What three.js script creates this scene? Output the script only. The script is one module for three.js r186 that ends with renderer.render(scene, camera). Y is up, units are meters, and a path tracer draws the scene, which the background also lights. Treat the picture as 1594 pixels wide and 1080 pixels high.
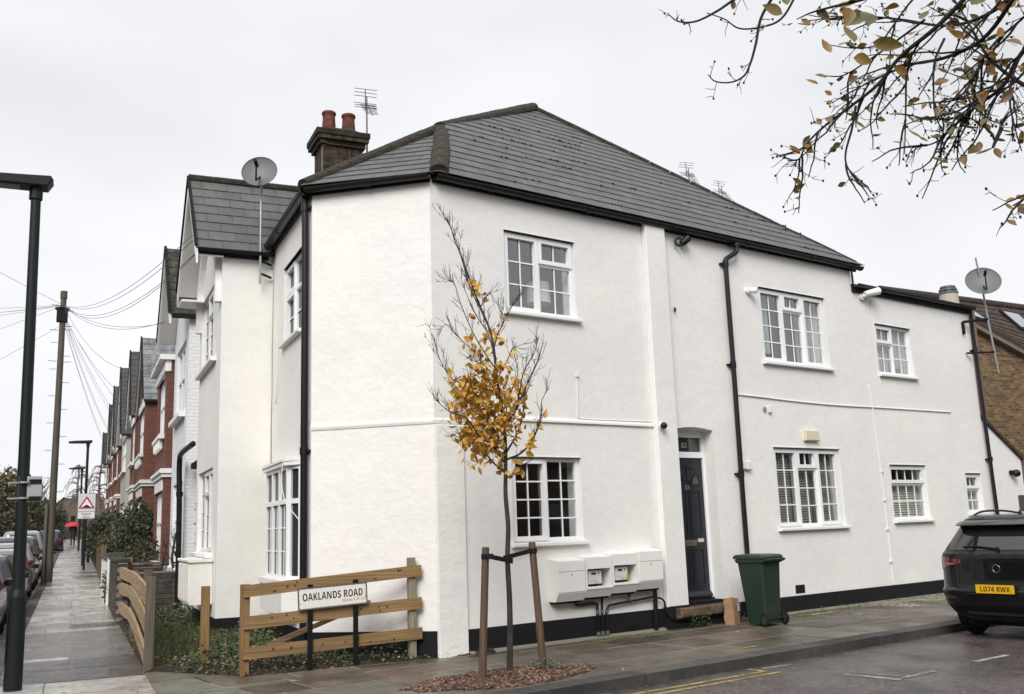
import * as THREE from 'three';
import { mergeGeometries } from 'three/addons/utils/BufferGeometryUtils.js';
import { MarchingCubes } from 'three/addons/objects/MarchingCubes.js';
import { FontLoader } from 'three/addons/loaders/FontLoader.js';
import { TextGeometry } from 'three/addons/geometries/TextGeometry.js';

// ------------------------------------------------------------------ camera, sky, sun, exposure
const scene = new THREE.Scene();
const FOCAL = 1500 / 1080, PITCH = THREE.MathUtils.degToRad(10.586), ROLL = THREE.MathUtils.degToRad(1.989);
const camera = new THREE.PerspectiveCamera(2 * Math.atan(0.5 / FOCAL) * 180 / Math.PI, 1024 / 694, 0.05, 3000);
camera.position.set(0, 1.6, 0);
camera.rotation.order = 'XYZ';
camera.quaternion.setFromEuler(new THREE.Euler(PITCH, 0, 0)).multiply(new THREE.Quaternion().setFromAxisAngle(new THREE.Vector3(0, 0, 1), -ROLL));
scene.add(camera);

const renderer = new THREE.WebGLRenderer({ antialias: true });
renderer.setSize(1024, 694);
renderer.toneMapping = THREE.LinearToneMapping;
renderer.toneMappingExposure = 2.17;
renderer.shadowMap.enabled = true;
renderer.shadowMap.type = THREE.PCFSoftShadowMap;

const SUN_DIR = new THREE.Vector3(-0.2, 0.82, 0.95).normalize();
const sun = new THREE.DirectionalLight(new THREE.Color(1.0, 0.972, 0.935), 1.5);
sun.position.copy(SUN_DIR).multiplyScalar(60); sun.target.position.set(0, 2, -12); sun.position.add(sun.target.position);
sun.castShadow = true; sun.shadow.radius = 60; sun.shadow.mapSize.set(2048, 2048);
Object.assign(sun.shadow.camera, { left: -40, right: 40, top: 40, bottom: -40, near: 1, far: 160 });
scene.add(sun, sun.target);

// ------------------------------------------------------------------ random and noise
function rng(seed) { let a = seed >>> 0; return () => { a = (a + 0x6d2b79f5) | 0; let t = Math.imul(a ^ (a >>> 15), 1 | a); t = (t + Math.imul(t ^ (t >>> 7), 61 | t)) ^ t; return ((t ^ (t >>> 14)) >>> 0) / 4294967296; }; }
function lattice(seed, n) { const r = rng(seed), a = new Float32Array(n * n); for (let i = 0; i < n * n; i++) a[i] = r(); return a; }
const sm = (t) => t * t * (3 - 2 * t), clamp = (v, a = 0, b = 1) => Math.min(b, Math.max(a, v)), mix = (a, b, t) => a + (b - a) * t;
const rad = THREE.MathUtils.degToRad;
// tiling value noise: fx, fy whole cells per tile
function tileNoise(seed, fx, fy) {
  const n = Math.max(fx, fy), a = lattice(seed, n);
  return (u, v) => {
    const x = (u - Math.floor(u)) * fx, y = (v - Math.floor(v)) * fy; let i = Math.floor(x), j = Math.floor(y);
    const s = sm(x - i), t = sm(y - j); i %= fx; j %= fy; const i1 = (i + 1) % fx, j1 = (j + 1) % fy;
    return mix(mix(a[j * n + i], a[j * n + i1], s), mix(a[j1 * n + i], a[j1 * n + i1], s), t);
  };
}
function fbm(seed, fx, fy, oct, gain = 0.5) {
  const L = []; let amp = 1, sum = 0; for (let o = 0; o < oct; o++) { L.push([tileNoise(seed + o * 17, fx << o, fy << o), amp]); sum += amp; amp *= gain; }
  return (u, v) => { let s = 0; for (const [f, a] of L) s += f(u, v) * a; return s / sum; };
}
function tex(size, fn, { srgb = false, rx = 1, ry = 1, h = size } = {}) {
  const d = new Uint8Array(size * h * 4);
  for (let y = 0, o = 0; y < h; y++) for (let x = 0; x < size; x++, o += 4) { const c = fn(x / size, y / h); if (typeof c === 'number') { d[o] = d[o + 1] = d[o + 2] = clamp(c) * 255; } else { d[o] = clamp(c[0]) * 255; d[o + 1] = clamp(c[1]) * 255; d[o + 2] = clamp(c[2]) * 255; } d[o + 3] = 255; }
  const t = new THREE.DataTexture(d, size, h, THREE.RGBAFormat); t.wrapS = t.wrapT = THREE.RepeatWrapping; t.magFilter = THREE.LinearFilter; t.minFilter = THREE.LinearMipmapLinearFilter; t.generateMipmaps = true;
  if (srgb) t.colorSpace = THREE.SRGBColorSpace; t.repeat.set(rx, ry); t.needsUpdate = true; return t;
}
const lin2s = (v) => v <= 0.0031308 ? v * 12.92 : 1.055 * Math.pow(v, 1 / 2.4) - 0.055;
const S3 = (r, g, b) => [lin2s(r), lin2s(g), lin2s(b)];      // linear base colour -> texture value

// overcast sky: bright, faint soft cloud structure, no sun disc
{
  const W = 1024, H = 512, d = new Float32Array(W * H * 4), a = fbm(11, 6, 5, 5, 0.55), b = fbm(57, 3, 4, 4, 0.5);
  for (let y = 0; y < H; y++) for (let x = 0; x < W; x++) {
    const el = (y + 0.5) / H * Math.PI - Math.PI / 2, s = Math.max(0, Math.sin(el));
    const c = (a(x / W, y / H * 1.5) - 0.5) * 0.8 + (b(x / W, y / H) - 0.5) * 0.7, k = 0.42 * (1.0 + 0.12 * s) * (1 + c * Math.min(1, 0.35 + s * 2.2));
    const o = (y * W + x) * 4, low = el < 0 ? 0.5 : 1;
    d[o] = k * 0.985 * low; d[o + 1] = k * 0.998 * low; d[o + 2] = k * 1.03 * low; d[o + 3] = 1;
  }
  const t = new THREE.DataTexture(d, W, H, THREE.RGBAFormat, THREE.FloatType); t.mapping = THREE.EquirectangularReflectionMapping; t.magFilter = THREE.LinearFilter; t.minFilter = THREE.LinearFilter; t.wrapS = THREE.RepeatWrapping; t.needsUpdate = true;
  scene.background = t; scene.environment = t;
}
scene.fog = new THREE.FogExp2(new THREE.Color(0.62, 0.64, 0.67), 0.00018);

// ------------------------------------------------------------------ frames of the place
// R: the long white wall (x along it to the right, z out to the road); F: the splayed corner face; L: the side street front (x = minus the distance up the street, z out to the pavement)
const C0 = new THREE.Vector3(-1.06707, 0, -12.75468), C1 = new THREE.Vector3(-2.78626, 0, -13.16108);
const frameM = (o, ax) => new THREE.Matrix4().makeBasis(ax, new THREE.Vector3(0, 1, 0), new THREE.Vector3(-ax.z, 0, ax.x)).setPosition(o);
const AR = rad(53.378), AF = rad(103.3), AL = rad(-24.3998);
const FR = frameM(C0, new THREE.Vector3(Math.sin(AR), 0, -Math.cos(AR)));
const FF = frameM(C0, new THREE.Vector3(Math.sin(AF), 0, -Math.cos(AF)));
const FL = frameM(C1, new THREE.Vector3(-Math.sin(AL), 0, Math.cos(AL)));
const ID = new THREE.Matrix4();
const iFR = FR.clone().invert(), iFL = FL.clone().invert();
const RW = (u, y, n) => new THREE.Vector3(u, y, n).applyMatrix4(FR), LW = (s, y, n) => new THREE.Vector3(-s, y, n).applyMatrix4(FL);
const toR = (p) => p.clone().applyMatrix4(iFR), toL = (p) => { const q = p.clone().applyMatrix4(iFL); q.x *= -1; return q; };
const softplus = (t, k) => t / k > 40 ? t : Math.log1p(Math.exp(t / k)) * k;
const hgt = (x, z) => { const s = toL(new THREE.Vector3(x, 0, z)).x; return 0.022 * (softplus(s - 9, 2) - softplus(s - 105, 4)); };
const hL = (s) => 0.022 * (softplus(s - 9, 2) - softplus(s - 105, 4));
// a point in the direction of picture position (px, py) of the 1594 x 1080 photograph, `depth` metres ahead: used to lay out branches
const at = (px, py, depth) => { const d = new THREE.Vector3((px - 797) / 1500, -(py - 540) / 1500, -1).applyQuaternion(camera.quaternion); return d.multiplyScalar(depth / -d.z).add(camera.position); };

// ------------------------------------------------------------------ building blocks
const V = (x, y, z) => new THREE.Vector3(x, y, z);
function metricUV(g) {
  const p = g.attributes.position, n = g.attributes.normal, uv = new Float32Array(p.count * 2);
  for (let i = 0; i < p.count; i += 3) {
    const ax = Math.abs(n.getX(i) + n.getX(i + 1) + n.getX(i + 2)), ay = Math.abs(n.getY(i) + n.getY(i + 1) + n.getY(i + 2)), az = Math.abs(n.getZ(i) + n.getZ(i + 1) + n.getZ(i + 2));
    for (let k = i; k < i + 3; k++) {
      const x = p.getX(k), y = p.getY(k), z = p.getZ(k);
      if (ay >= ax && ay >= az) { uv[2 * k] = x; uv[2 * k + 1] = z; } else if (ax >= az) { uv[2 * k] = z; uv[2 * k + 1] = y; } else { uv[2 * k] = x; uv[2 * k + 1] = y; }
    }
  }
  g.setAttribute('uv', new THREE.BufferAttribute(uv, 2)); return g;
}
function prep(g, keepUV) {
  g = g.index ? g.toNonIndexed() : g.clone();
  for (const k of Object.keys(g.attributes)) if (!['position', 'normal', 'uv', 'color'].includes(k)) g.deleteAttribute(k);
  if (!g.attributes.normal) g.computeVertexNormals();
  if (!keepUV || !g.attributes.uv) metricUV(g);
  g.morphAttributes = {}; return g;
}
const merged = (list, keepUV) => { const l = [].concat(list).map((g) => prep(g, keepUV)); return l.length > 1 ? mergeGeometries(l) : l[0]; };
const used = {};
function numbered(name) { const k = used[name] ?? 0; used[name] = k + 1; return k ? name + '_' + String(k).padStart(3, '0') : name; }
function mesh(name, g, m) { const o = new THREE.Mesh(g, m); o.name = name; o.castShadow = o.receiveShadow = true; return o; }
// a mesh `name` under `parent`; geometry given in frame `fr` (world matrix) and turned into the parent's own space
function part(parent, name, geos, m, fr, keepUV) {
  const g = merged(geos, keepUV);
  if (fr) { parent.updateWorldMatrix(true, false); g.applyMatrix4(parent.matrixWorld.clone().invert().multiply(fr)); }
  const o = mesh(name, g, m); parent.add(o); return o;
}
function thing(name, label, category, matrix, group) {
  const o = new THREE.Group(); o.name = numbered(name); if (matrix) matrix.decompose(o.position, o.quaternion, o.scale);
  o.userData = { label, category }; if (group) o.userData.group = group; scene.add(o); o.updateWorldMatrix(true, false); return o;
}
function solo(name, geos, m, label, category, matrix, group, keepUV) {      // a thing that is one mesh
  const o = mesh(numbered(name), merged(geos, keepUV), m); if (matrix) matrix.decompose(o.position, o.quaternion, o.scale);
  o.userData = { label, category }; if (group) o.userData.group = group; scene.add(o); return o;
}
function struct(name, geos, m, matrix, keepUV) { const o = mesh(numbered(name), merged(geos, keepUV), m); if (matrix) matrix.decompose(o.position, o.quaternion, o.scale); o.userData = { kind: 'structure' }; scene.add(o); return o; }
const sub = (parent, name, fr) => { const o = new THREE.Group(); o.name = name; if (fr) { parent.updateWorldMatrix(true, false); parent.matrixWorld.clone().invert().multiply(fr).decompose(o.position, o.quaternion, o.scale); } parent.add(o); o.updateWorldMatrix(true, false); return o; };
const bx = (x0, x1, y0, y1, z0, z1) => new THREE.BoxGeometry(Math.abs(x1 - x0), Math.abs(y1 - y0), Math.abs(z1 - z0)).translate((x0 + x1) / 2, (y0 + y1) / 2, (z0 + z1) / 2);
// box with chamfered edges, c metres
function cbx(x0, x1, y0, y1, z0, z1, c = 0.006) {
  const s = new THREE.Shape(); const w = x1 - x0 - 2 * c, h = y1 - y0 - 2 * c; s.moveTo(0, 0); s.lineTo(w, 0); s.lineTo(w, h); s.lineTo(0, h); s.closePath();
  return new THREE.ExtrudeGeometry(s, { depth: z1 - z0 - 2 * c, bevelEnabled: true, bevelSize: c, bevelThickness: c, bevelSegments: 1 }).translate(x0 + c, y0 + c, z0 + c);
}
function cyl(p, q, r0, r1 = r0, seg = 10, open = false) {
  const d = q.clone().sub(p), g = new THREE.CylinderGeometry(r1, r0, d.length(), seg, 1, open);
  g.applyQuaternion(new THREE.Quaternion().setFromUnitVectors(V(0, 1, 0), d.normalize())); g.translate((p.x + q.x) / 2, (p.y + q.y) / 2, (p.z + q.z) / 2); return g;
}
// tapered tube through points with own radii
function tube(pts, r0, r1, seg = 6, pw = 1) {
  const n = pts.length, pos = [], idx = []; let u = V(0.31, 0.2, 0.93);
  for (let i = 0; i < n; i++) {
    const t = pts[Math.min(n - 1, i + 1)].clone().sub(pts[Math.max(0, i - 1)]).normalize();
    u = u.clone().addScaledVector(t, -u.dot(t)); if (u.lengthSq() < 1e-6) u = V(t.y, t.z, t.x).addScaledVector(t, -(t.x * t.y + t.y * t.z + t.z * t.x)); u.normalize();
    const w = t.clone().cross(u), r = mix(r0, r1, Math.pow(i / (n - 1), pw));
    for (let k = 0; k < seg; k++) { const a = k / seg * Math.PI * 2; const c = Math.cos(a) * r, s = Math.sin(a) * r; pos.push(pts[i].x + u.x * c + w.x * s, pts[i].y + u.y * c + w.y * s, pts[i].z + u.z * c + w.z * s); }
  }
  for (let i = 0; i < n - 1; i++) for (let k = 0; k < seg; k++) { const a = i * seg + k, b = i * seg + (k + 1) % seg; idx.push(a, b, a + seg, b, b + seg, a + seg); }
  const cap = (i, flip) => { for (let k = 1; k < seg - 1; k++) flip ? idx.push(i, i + k + 1, i + k) : idx.push(i, i + k, i + k + 1); }; cap(0, true); cap((n - 1) * seg, false);
  const g = new THREE.BufferGeometry(); g.setAttribute('position', new THREE.Float32BufferAttribute(pos, 3)); g.setIndex(idx); g.computeVertexNormals(); return g;
}
const smooth = (pts, n) => new THREE.CatmullRomCurve3(pts, false, 'centripetal').getPoints(n);
// convex polygon (2D pairs) cut to dot(p, n) <= d
function cutPoly(poly, nx, ny, d) {
  const out = []; for (let i = 0; i < poly.length; i++) {
    const a = poly[i], b = poly[(i + 1) % poly.length], da = a[0] * nx + a[1] * ny - d, db = b[0] * nx + b[1] * ny - d;
    if (da <= 0) out.push(a); if ((da < 0 && db > 0) || (da > 0 && db < 0)) { const t = da / (da - db); out.push([a[0] + (b[0] - a[0]) * t, a[1] + (b[1] - a[1]) * t]); }
  } return out;
}
const areaOf = (p) => { let s = 0; for (let i = 0; i < p.length; i++) { const a = p[i], b = p[(i + 1) % p.length]; s += a[0] * b[1] - a[1] * b[0]; } return s / 2; };
// prism over a convex polygon; P(x, y, h) gives the point, top and bottom heights are functions of x, y
function prism(poly, P, top, bot) {
  if (areaOf(poly) < 0) poly = poly.slice().reverse();
  const pos = [], tri = (a, b, c) => pos.push(a.x, a.y, a.z, b.x, b.y, b.z, c.x, c.y, c.z), T = poly.map((p) => P(p[0], p[1], top(p[0], p[1]))), B = poly.map((p) => P(p[0], p[1], bot(p[0], p[1])));
  for (let i = 1; i < poly.length - 1; i++) { tri(T[0], T[i], T[i + 1]); tri(B[0], B[i + 1], B[i]); }
  for (let i = 0; i < poly.length; i++) { const j = (i + 1) % poly.length; tri(B[i], B[j], T[j]); tri(B[i], T[j], T[i]); }
  const g = new THREE.BufferGeometry(); g.setAttribute('position', new THREE.Float32BufferAttribute(pos, 3)); g.computeVertexNormals(); return g;
}
// plate with holes in the x-y plane from z0 to z1; outline and holes as point lists
function plate(outline, holes, z0, z1) {
  const s = new THREE.Shape(outline.map((p) => new THREE.Vector2(...p))); for (const h of holes) s.holes.push(new THREE.Path(h.map((p) => new THREE.Vector2(...p))));
  return new THREE.ExtrudeGeometry(s, { depth: z1 - z0, bevelEnabled: false }).translate(0, 0, z0);
}
const rect = (x0, x1, y0, y1) => [[x0, y0], [x1, y0], [x1, y1], [x0, y1]];

// ------------------------------------------------------------------ materials
const std = (o) => { if (Array.isArray(o.color)) o.color = new THREE.Color().setRGB(...o.color); return new THREE.MeshStandardMaterial({ roughness: 0.8, side: THREE.DoubleSide, ...o }); };
const phy = (o) => { if (Array.isArray(o.color)) o.color = new THREE.Color().setRGB(...o.color); return new THREE.MeshPhysicalMaterial({ roughness: 0.5, side: THREE.DoubleSide, ...o }); };
const again = (t, rx, ry = rx) => { const c = t.clone(); c.repeat.set(rx, ry); c.needsUpdate = true; return c; };

const fStucBig = fbm(3, 5, 6, 4, 0.55), fStucStreak = fbm(5, 6, 17, 3, 0.5), fStucFine = fbm(7, 60, 70, 3, 0.6), fStucMask = fbm(9, 6, 7, 3, 0.5);
const tStucBump = tex(1024, (u, v) => 0.66 * fStucBig(u, v) + 0.20 * fStucStreak(u, v) * clamp(fStucMask(u, v) * 3 - 1.2) + 0.14 * fStucFine(u, v), { rx: 1 / 3.2, ry: 1 / 3.2 });
const tStucCol = tex(512, (u, v) => { const a = fStucBig(u + 0.3, v) - 0.5, b = fStucFine(u, v) - 0.5, k = 0.965 + a * 0.06 + b * 0.035; return [k, k * (0.995 - a * 0.008), k * (0.985 - a * 0.03)]; }, { srgb: true, rx: 1 / 5.1, ry: 1 / 5.1 });
const stucco = (c, bump = 0.03) => std({ color: c, map: tStucCol, bumpMap: tStucBump, bumpScale: bump, roughness: 0.72 });
const fineN = fbm(21, 90, 90, 3, 0.6), midN = fbm(23, 9, 9, 5, 0.55), lowN = fbm(25, 4, 4, 3, 0.5);
const tGrain = tex(512, (u, v) => fineN(u, v), { rx: 2, ry: 2 });
const tMottle = tex(512, (u, v) => { const k = 0.74 + (midN(u, v) - 0.5) * 0.55 + (fineN(u, v) - 0.5) * 0.28; return [k, k, k]; }, { srgb: true, rx: 0.8, ry: 0.8 });
const tMottleBig = again(tMottle, 0.22);
const M = {
  wallF: stucco([0.845, 0.835, 0.82], 0.025), wallR: stucco([0.82, 0.817, 0.808], 0.016), wallL: stucco([0.82, 0.817, 0.805], 0.014), wallBay: stucco([0.83, 0.82, 0.78], 0.012),
  plinth: phy({ color: [0.009, 0.0095, 0.011], roughness: 0.8, specularIntensity: 0.4, bumpMap: tStucBump, bumpScale: 0.01 }),
  upvc: phy({ color: [0.80, 0.81, 0.82], roughness: 0.32 }), trim: std({ color: [0.78, 0.775, 0.755], roughness: 0.5 }),
  black: phy({ color: [0.007, 0.007, 0.008], roughness: 0.4, specularIntensity: 0.7 }), blackMatt: phy({ color: [0.009, 0.009, 0.010], roughness: 0.8, specularIntensity: 0.4 }),
  cableW: std({ color: [0.72, 0.71, 0.68], roughness: 0.6 }),
  lead: std({ color: [0.17, 0.175, 0.185], roughness: 0.55, map: tMottle }),
  dark: std({ color: [0.02, 0.02, 0.02], roughness: 0.9 }),
  galv: std({ color: [0.36, 0.37, 0.38], roughness: 0.45, metalness: 0.6 }),
  mortar: std({ color: [0.20, 0.18, 0.15], roughness: 0.95, bumpMap: tGrain, bumpScale: 0.004 }),
  concrete: std({ color: [0.33, 0.31, 0.28], map: tMottle, roughness: 0.9, bumpMap: tGrain, bumpScale: 0.004 }),
};
M.glass = phy({ color: [0.93, 0.97, 0.96], transmission: 1, thickness: 0, roughness: 0.015, ior: 2.1 });
M.glassLow = phy({ color: [0.035, 0.036, 0.036], roughness: 0.22, ior: 1.3, specularIntensity: 0.35 }); M.glassUp = phy({ color: [0.93, 0.97, 0.96], transmission: 1, thickness: 0, roughness: 0.015, ior: 2.5 });
M.glassDark = phy({ color: [0.014, 0.017, 0.017], roughness: 0.05, ior: 1.9 });
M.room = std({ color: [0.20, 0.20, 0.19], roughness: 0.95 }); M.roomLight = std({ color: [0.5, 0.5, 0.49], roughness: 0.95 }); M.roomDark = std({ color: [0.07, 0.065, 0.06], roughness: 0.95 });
// ================================================================== THE CORNER HOUSE
const house = thing('corner_house', 'white rendered two storey corner house with hipped slate roof and navy front door', 'house', FR);

// wall with window and door openings along the road
const winR = { A: [1.25, 2.58, 4.66, 5.87], B: [1.25, 2.51, 1.38, 2.57], C: [6.88, 8.80, 4.34, 5.70], D: [10.40, 11.65, 4.35, 5.37], E: [6.93, 8.82, 1.43, 2.82], F: [10.40, 11.66, 1.48, 2.55], G: [13.15, 13.77, 1.57, 2.40] };
const WT = 0.32;
const doorHole = (() => { const p = [[4.49, 0.02], [5.41, 0.02], [5.41, 3.06]]; for (let i = 1; i < 8; i++) p.push([5.41 - 0.92 * i / 8, 3.06 + 0.045 * Math.sin(Math.PI * i / 8)]); p.push([4.49, 3.06]); return p; })();
part(house, 'wall', plate([[0.0, -0.3], [14.07, -0.3], [14.07, 5.98], [9.74, 5.98], [9.74, 6.42], [0.0, 6.42]], [...Object.values(winR).map((w) => rect(...w)), doorHole], -WT, 0), M.wallR, FR);
// splayed corner face
const FWD = 1.7666;
part(house, 'wall', bx(-FWD, 0, -0.3, 6.42, -0.3, 0), M.wallF, FF);
// side street wall
const winL = { up: [-2.02, -0.66, 4.56, 5.80], low: [-2.86, -0.60, 0.98, 2.58] };
part(house, 'wall', plate(rect(-2.95, 0, -0.3, 6.42), [rect(...winL.up), rect(...winL.low)], -0.3, 0), M.wallL, FL);
// bay projection up the side street: cheek wall, front wall with gable
const BN = 0.84, BS0 = 2.95, BS1 = 5.98;
part(house, 'wall', bx(-BS0 - 0.3, -BS0, -0.3, 6.42, 0.0, BN - 0.3), M.wallBay, FL);
const winBayU = [-5.72, -3.58, 4.62, 6.0], winBayL = [-5.70, -3.62, 1.36, 2.76], RIDGE_S = 4.45, RIDGE_Y = 8.06, EAVE_Y = 6.34;
part(house, 'wall', plate([[-BS1, -0.3], [-BS0, -0.3], [-BS0, EAVE_Y], [-RIDGE_S, RIDGE_Y - 0.12], [-BS1, EAVE_Y]], [rect(...winBayU), rect(...winBayL)], BN - 0.3, BN), M.wallL, FL);
part(house, 'wall', bx(-BS1, -BS1 + 0.3, -0.3, 6.42, -3, BN - 0.3), M.wallL, FL);
part(house, 'wall', [bx(-9, -8.7, -0.3, 6.0, -6.5, 0.0)], M.wallL, FL);
// closing walls at the back and end, so that daylight enters only through the windows
part(house, 'wall', [bx(14.07 - 0.3, 14.07, -0.3, 5.98, -7.2, -WT), bx(9.5, 14.07, -0.3, 5.98, -7.5, -7.2)], M.wallR, FR);
part(house, 'roof_deck', [bx(9.75, 14.07, 5.95, 6.03, -7.5, -0.02)], M.lead, FR);

// plinth, corner strip, string course, pilaster
part(house, 'plinth', [bx(0.45, 4.02, -0.25, 0.31, 0.0, 0.022), bx(5.45, 14.07, -0.25, 0.28, 0.0, 0.022)], M.plinth, FR);
part(house, 'plinth', [bx(-FWD - 0.005, -0.01, -0.25, 0.33, 0.0, 0.022)], M.plinth, FF);
part(house, 'plinth', [bx(-2.95, 0, -0.25, 0.32, 0, 0.02), bx(-BS0, -BS0 + 0.02, -0.25, 0.36, 0.02, BN), bx(-BS1, -BS0 + 0.02, -0.25, 0.36, BN, BN + 0.02)], M.plinth, FL);
function band(x0, x1, prof) {               // profile [z, y] swept along x
  const s = new THREE.Shape(prof.map((p) => new THREE.Vector2(...p))), g = new THREE.ExtrudeGeometry(s, { depth: x1 - x0, bevelEnabled: false });
  return g.applyMatrix4(new THREE.Matrix4().set(0, 0, 1, x0, 0, 1, 0, 0, 1, 0, 0, 0, 0, 0, 0, 1)).index ? g : flip(g);
}
function flip(g) { const p = g.attributes.position; for (let i = 0; i < p.count; i += 3) { const a = [p.getX(i + 1), p.getY(i + 1), p.getZ(i + 1)]; p.setXYZ(i + 1, p.getX(i + 2), p.getY(i + 2), p.getZ(i + 2)); p.setXYZ(i + 2, ...a); } g.computeVertexNormals(); return g; }
part(house, 'string_course', band(-FWD, 0.0, [[0, 2.99], [0.010, 2.99], [0.018, 3.02], [0.018, 3.04], [0, 3.075]]), M.wallF, FF);
part(house, 'string_course', [band(0.0, 1.4, [[0, 2.99], [0.008, 2.99], [0.014, 3.02], [0.014, 3.04], [0, 3.07]]), band(1.4, 4.02, [[0, 3.075], [0.03, 3.075], [0.03, 3.1], [0.012, 3.14], [0, 3.14]])], M.wallR, FR);
part(house, 'corner_strip', cbx(0.0, 0.445, -0.25, 2.975, 0.0, 0.034, 0.008), M.wallF, FR);
part(house, 'pilaster', cbx(4.03, 4.475, 0.33, 6.40, 0.0, 0.11, 0.01), M.wallR, FR);
part(house, 'plinth', bx(4.02, 4.482, -0.25, 0.326, 0.0, 0.122), M.plinth, FR);
part(house, 'mortar_fillet', [band(0.45, 4.0, [[0.022, -0.05], [0.09, -0.05], [0.075, 0.012], [0.022, 0.035]]), band(5.6, 14.0, [[0.022, -0.05], [0.07, -0.05], [0.06, 0.01], [0.022, 0.03]])], M.mortar, FR);

// ---------------------------------------------------------------- windows
function ring(x0, x1, y0, y1, t, z0, z1) { return [bx(x0, x0 + t, y0, y1, z0, z1), bx(x1 - t, x1, y0, y1, z0, z1), bx(x0 + t, x1 - t, y0, y0 + t, z0, z1), bx(x0 + t, x1 - t, y1 - t, y1, z0, z1)]; }
// lights: [x0, x1, y0, y1, columns, rows, opening] as shares of the window
function windowIn(owner, fr, [x0, x1, y0, y1], zf, lights, o = {}) {
  const w = sub(owner, 'window', fr), W = x1 - x0, H = y1 - y0, t = 0.045, fg = [...ring(x0 + 0.004, x1 - 0.004, y0 + 0.004, y1 - 0.004, t, zf - 0.065, zf)], bars = [], sash = [];
  const X = (f) => mix(x0 + t, x1 - t, f), Y = (f) => mix(y0 + t, y1 - t, f);
  for (const [a, b, c, d, nc, nr, op] of lights) {
    let l = X(a), r = X(b), lo = Y(c), hi = Y(d); const q = 0.022;
    if (a > 0) l += q; if (b < 1) r -= q; if (c > 0) lo += q; if (d < 1) hi -= q;
    if (op) { sash.push(...ring(l - 0.018, r + 0.018, lo - 0.018, hi + 0.018, 0.062, zf - 0.05, zf + 0.018)); const k = 0.044; l += k; r -= k; lo += k; hi -= k; }
    else { fg.push(...ring(l, r, lo, hi, 0.016, zf - 0.06, zf - 0.014)); l += 0.016; r -= 0.016; lo += 0.016; hi -= 0.016; }
    const bw = 0.0105;
    for (let i = 1; i < nc; i++) { const x = mix(l, r, i / nc); bars.push(bx(x - bw, x + bw, lo, hi, zf - 0.036, zf - 0.026)); }
    for (let j = 1; j < nr; j++) { const y = mix(lo, hi, j / nr); bars.push(bx(l, r, y - bw, y + bw, zf - 0.034, zf - 0.024)); }
    w.add(mesh('pane', prep(bx(l, r, lo, hi, -0.0005, 0.0005).scale(1, 1, 1)), M.glass));
    const pane = w.children[w.children.length - 1]; pane.geometry.dispose(); pane.geometry = prep(new THREE.PlaneGeometry(r - l, hi - lo).translate((l + r) / 2, (lo + hi) / 2, zf - 0.042)); pane.material = o.glass ?? M.glass;
  }
  // mullions and transoms fill the gaps between the lights
  for (const [a, b, c, d] of lights) { if (b < 1) fg.push(bx(X(b) - 0.022, X(b) + 0.022, Y(c), Y(d), zf - 0.064, zf - 0.003)); if (d < 1) fg.push(bx(X(a) + (a > 0 ? 0.022 : 0), X(b) - (b < 1 ? 0.022 : 0), Y(d) - 0.022, Y(d) + 0.022, zf - 0.063, zf - 0.004)); }
  w.add(mesh('frame', merged(fg), M.upvc)); if (sash.length) w.add(mesh('sash', merged(sash), M.upvc)); if (bars.length) w.add(mesh('glazing_bars', merged(bars), M.upvc));
  if (o.sill !== 0) { const e = o.sill ?? 0.05; w.add(mesh('sill', merged(cbx(x0 - e, x1 + e, y0 - 0.055, y0 - 0.004, zf - 0.02, 0.075, 0.008)), M.trim)); }
  if (o.drip !== 0) w.add(mesh('drip_bead', merged(bx(x0 - 0.01, x1 + 0.01, y1, y1 + 0.012, -0.05, 0.012)), o.dripMat ?? M.trim));
  const rd = o.depth ?? 2.2, rm = o.room ?? M.room, zb = zf - 0.3, mg = o.margin ?? 0.6;   // the room behind
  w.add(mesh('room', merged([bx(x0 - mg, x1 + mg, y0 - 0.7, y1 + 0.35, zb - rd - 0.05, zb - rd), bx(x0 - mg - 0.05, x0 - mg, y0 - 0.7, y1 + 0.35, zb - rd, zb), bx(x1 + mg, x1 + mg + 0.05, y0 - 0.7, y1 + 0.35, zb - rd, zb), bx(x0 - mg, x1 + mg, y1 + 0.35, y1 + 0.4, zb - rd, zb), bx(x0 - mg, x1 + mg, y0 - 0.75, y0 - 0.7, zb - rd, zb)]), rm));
  return w;
}
const L3 = [[0, 0.355, 0, 1, 2, 4, 1], [0.355, 0.665, 0.76, 1, 2, 1, 1], [0.355, 0.665, 0, 0.76, 2, 3, 0], [0.665, 1, 0, 1, 2, 4, 1]];
const zR = -0.055;
const wA = windowIn(house, FR, winR.A, zR, [[0, 0.49, 0, 1, 2, 3, 1], [0.49, 1, 0.67, 1, 2, 1, 1], [0.49, 1, 0, 0.67, 2, 2, 0]], { room: M.roomLight, depth: 2.6, glass: M.glassUp });
const wB = windowIn(house, FR, winR.B, zR, [[0, 0.51, 0, 1, 2, 4, 1], [0.51, 1, 0, 1, 2, 4, 0]], { room: M.roomDark });
const wC = windowIn(house, FR, winR.C, zR, L3, { room: M.roomLight, glass: M.glassUp });
const wD = windowIn(house, FR, winR.D, zR, [[0, 0.5, 0.64, 1, 2, 1, 1], [0, 0.5, 0, 0.64, 2, 2, 0], [0.5, 1, 0, 1, 2, 3, 0]], { room: M.room });
const wE = windowIn(house, FR, winR.E, zR, L3, { room: M.roomDark });
const wF = windowIn(house, FR, winR.F, zR, [[0, 1, 0.68, 1, 4, 1, 1], [0, 1, 0, 0.68, 4, 2, 0]], { room: M.roomDark });
const wG = windowIn(house, FR, winR.G, zR, [[0, 1, 0.62, 1, 2, 1, 1], [0, 1, 0, 0.62, 2, 2, 0]], { room: M.roomDark });
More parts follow.
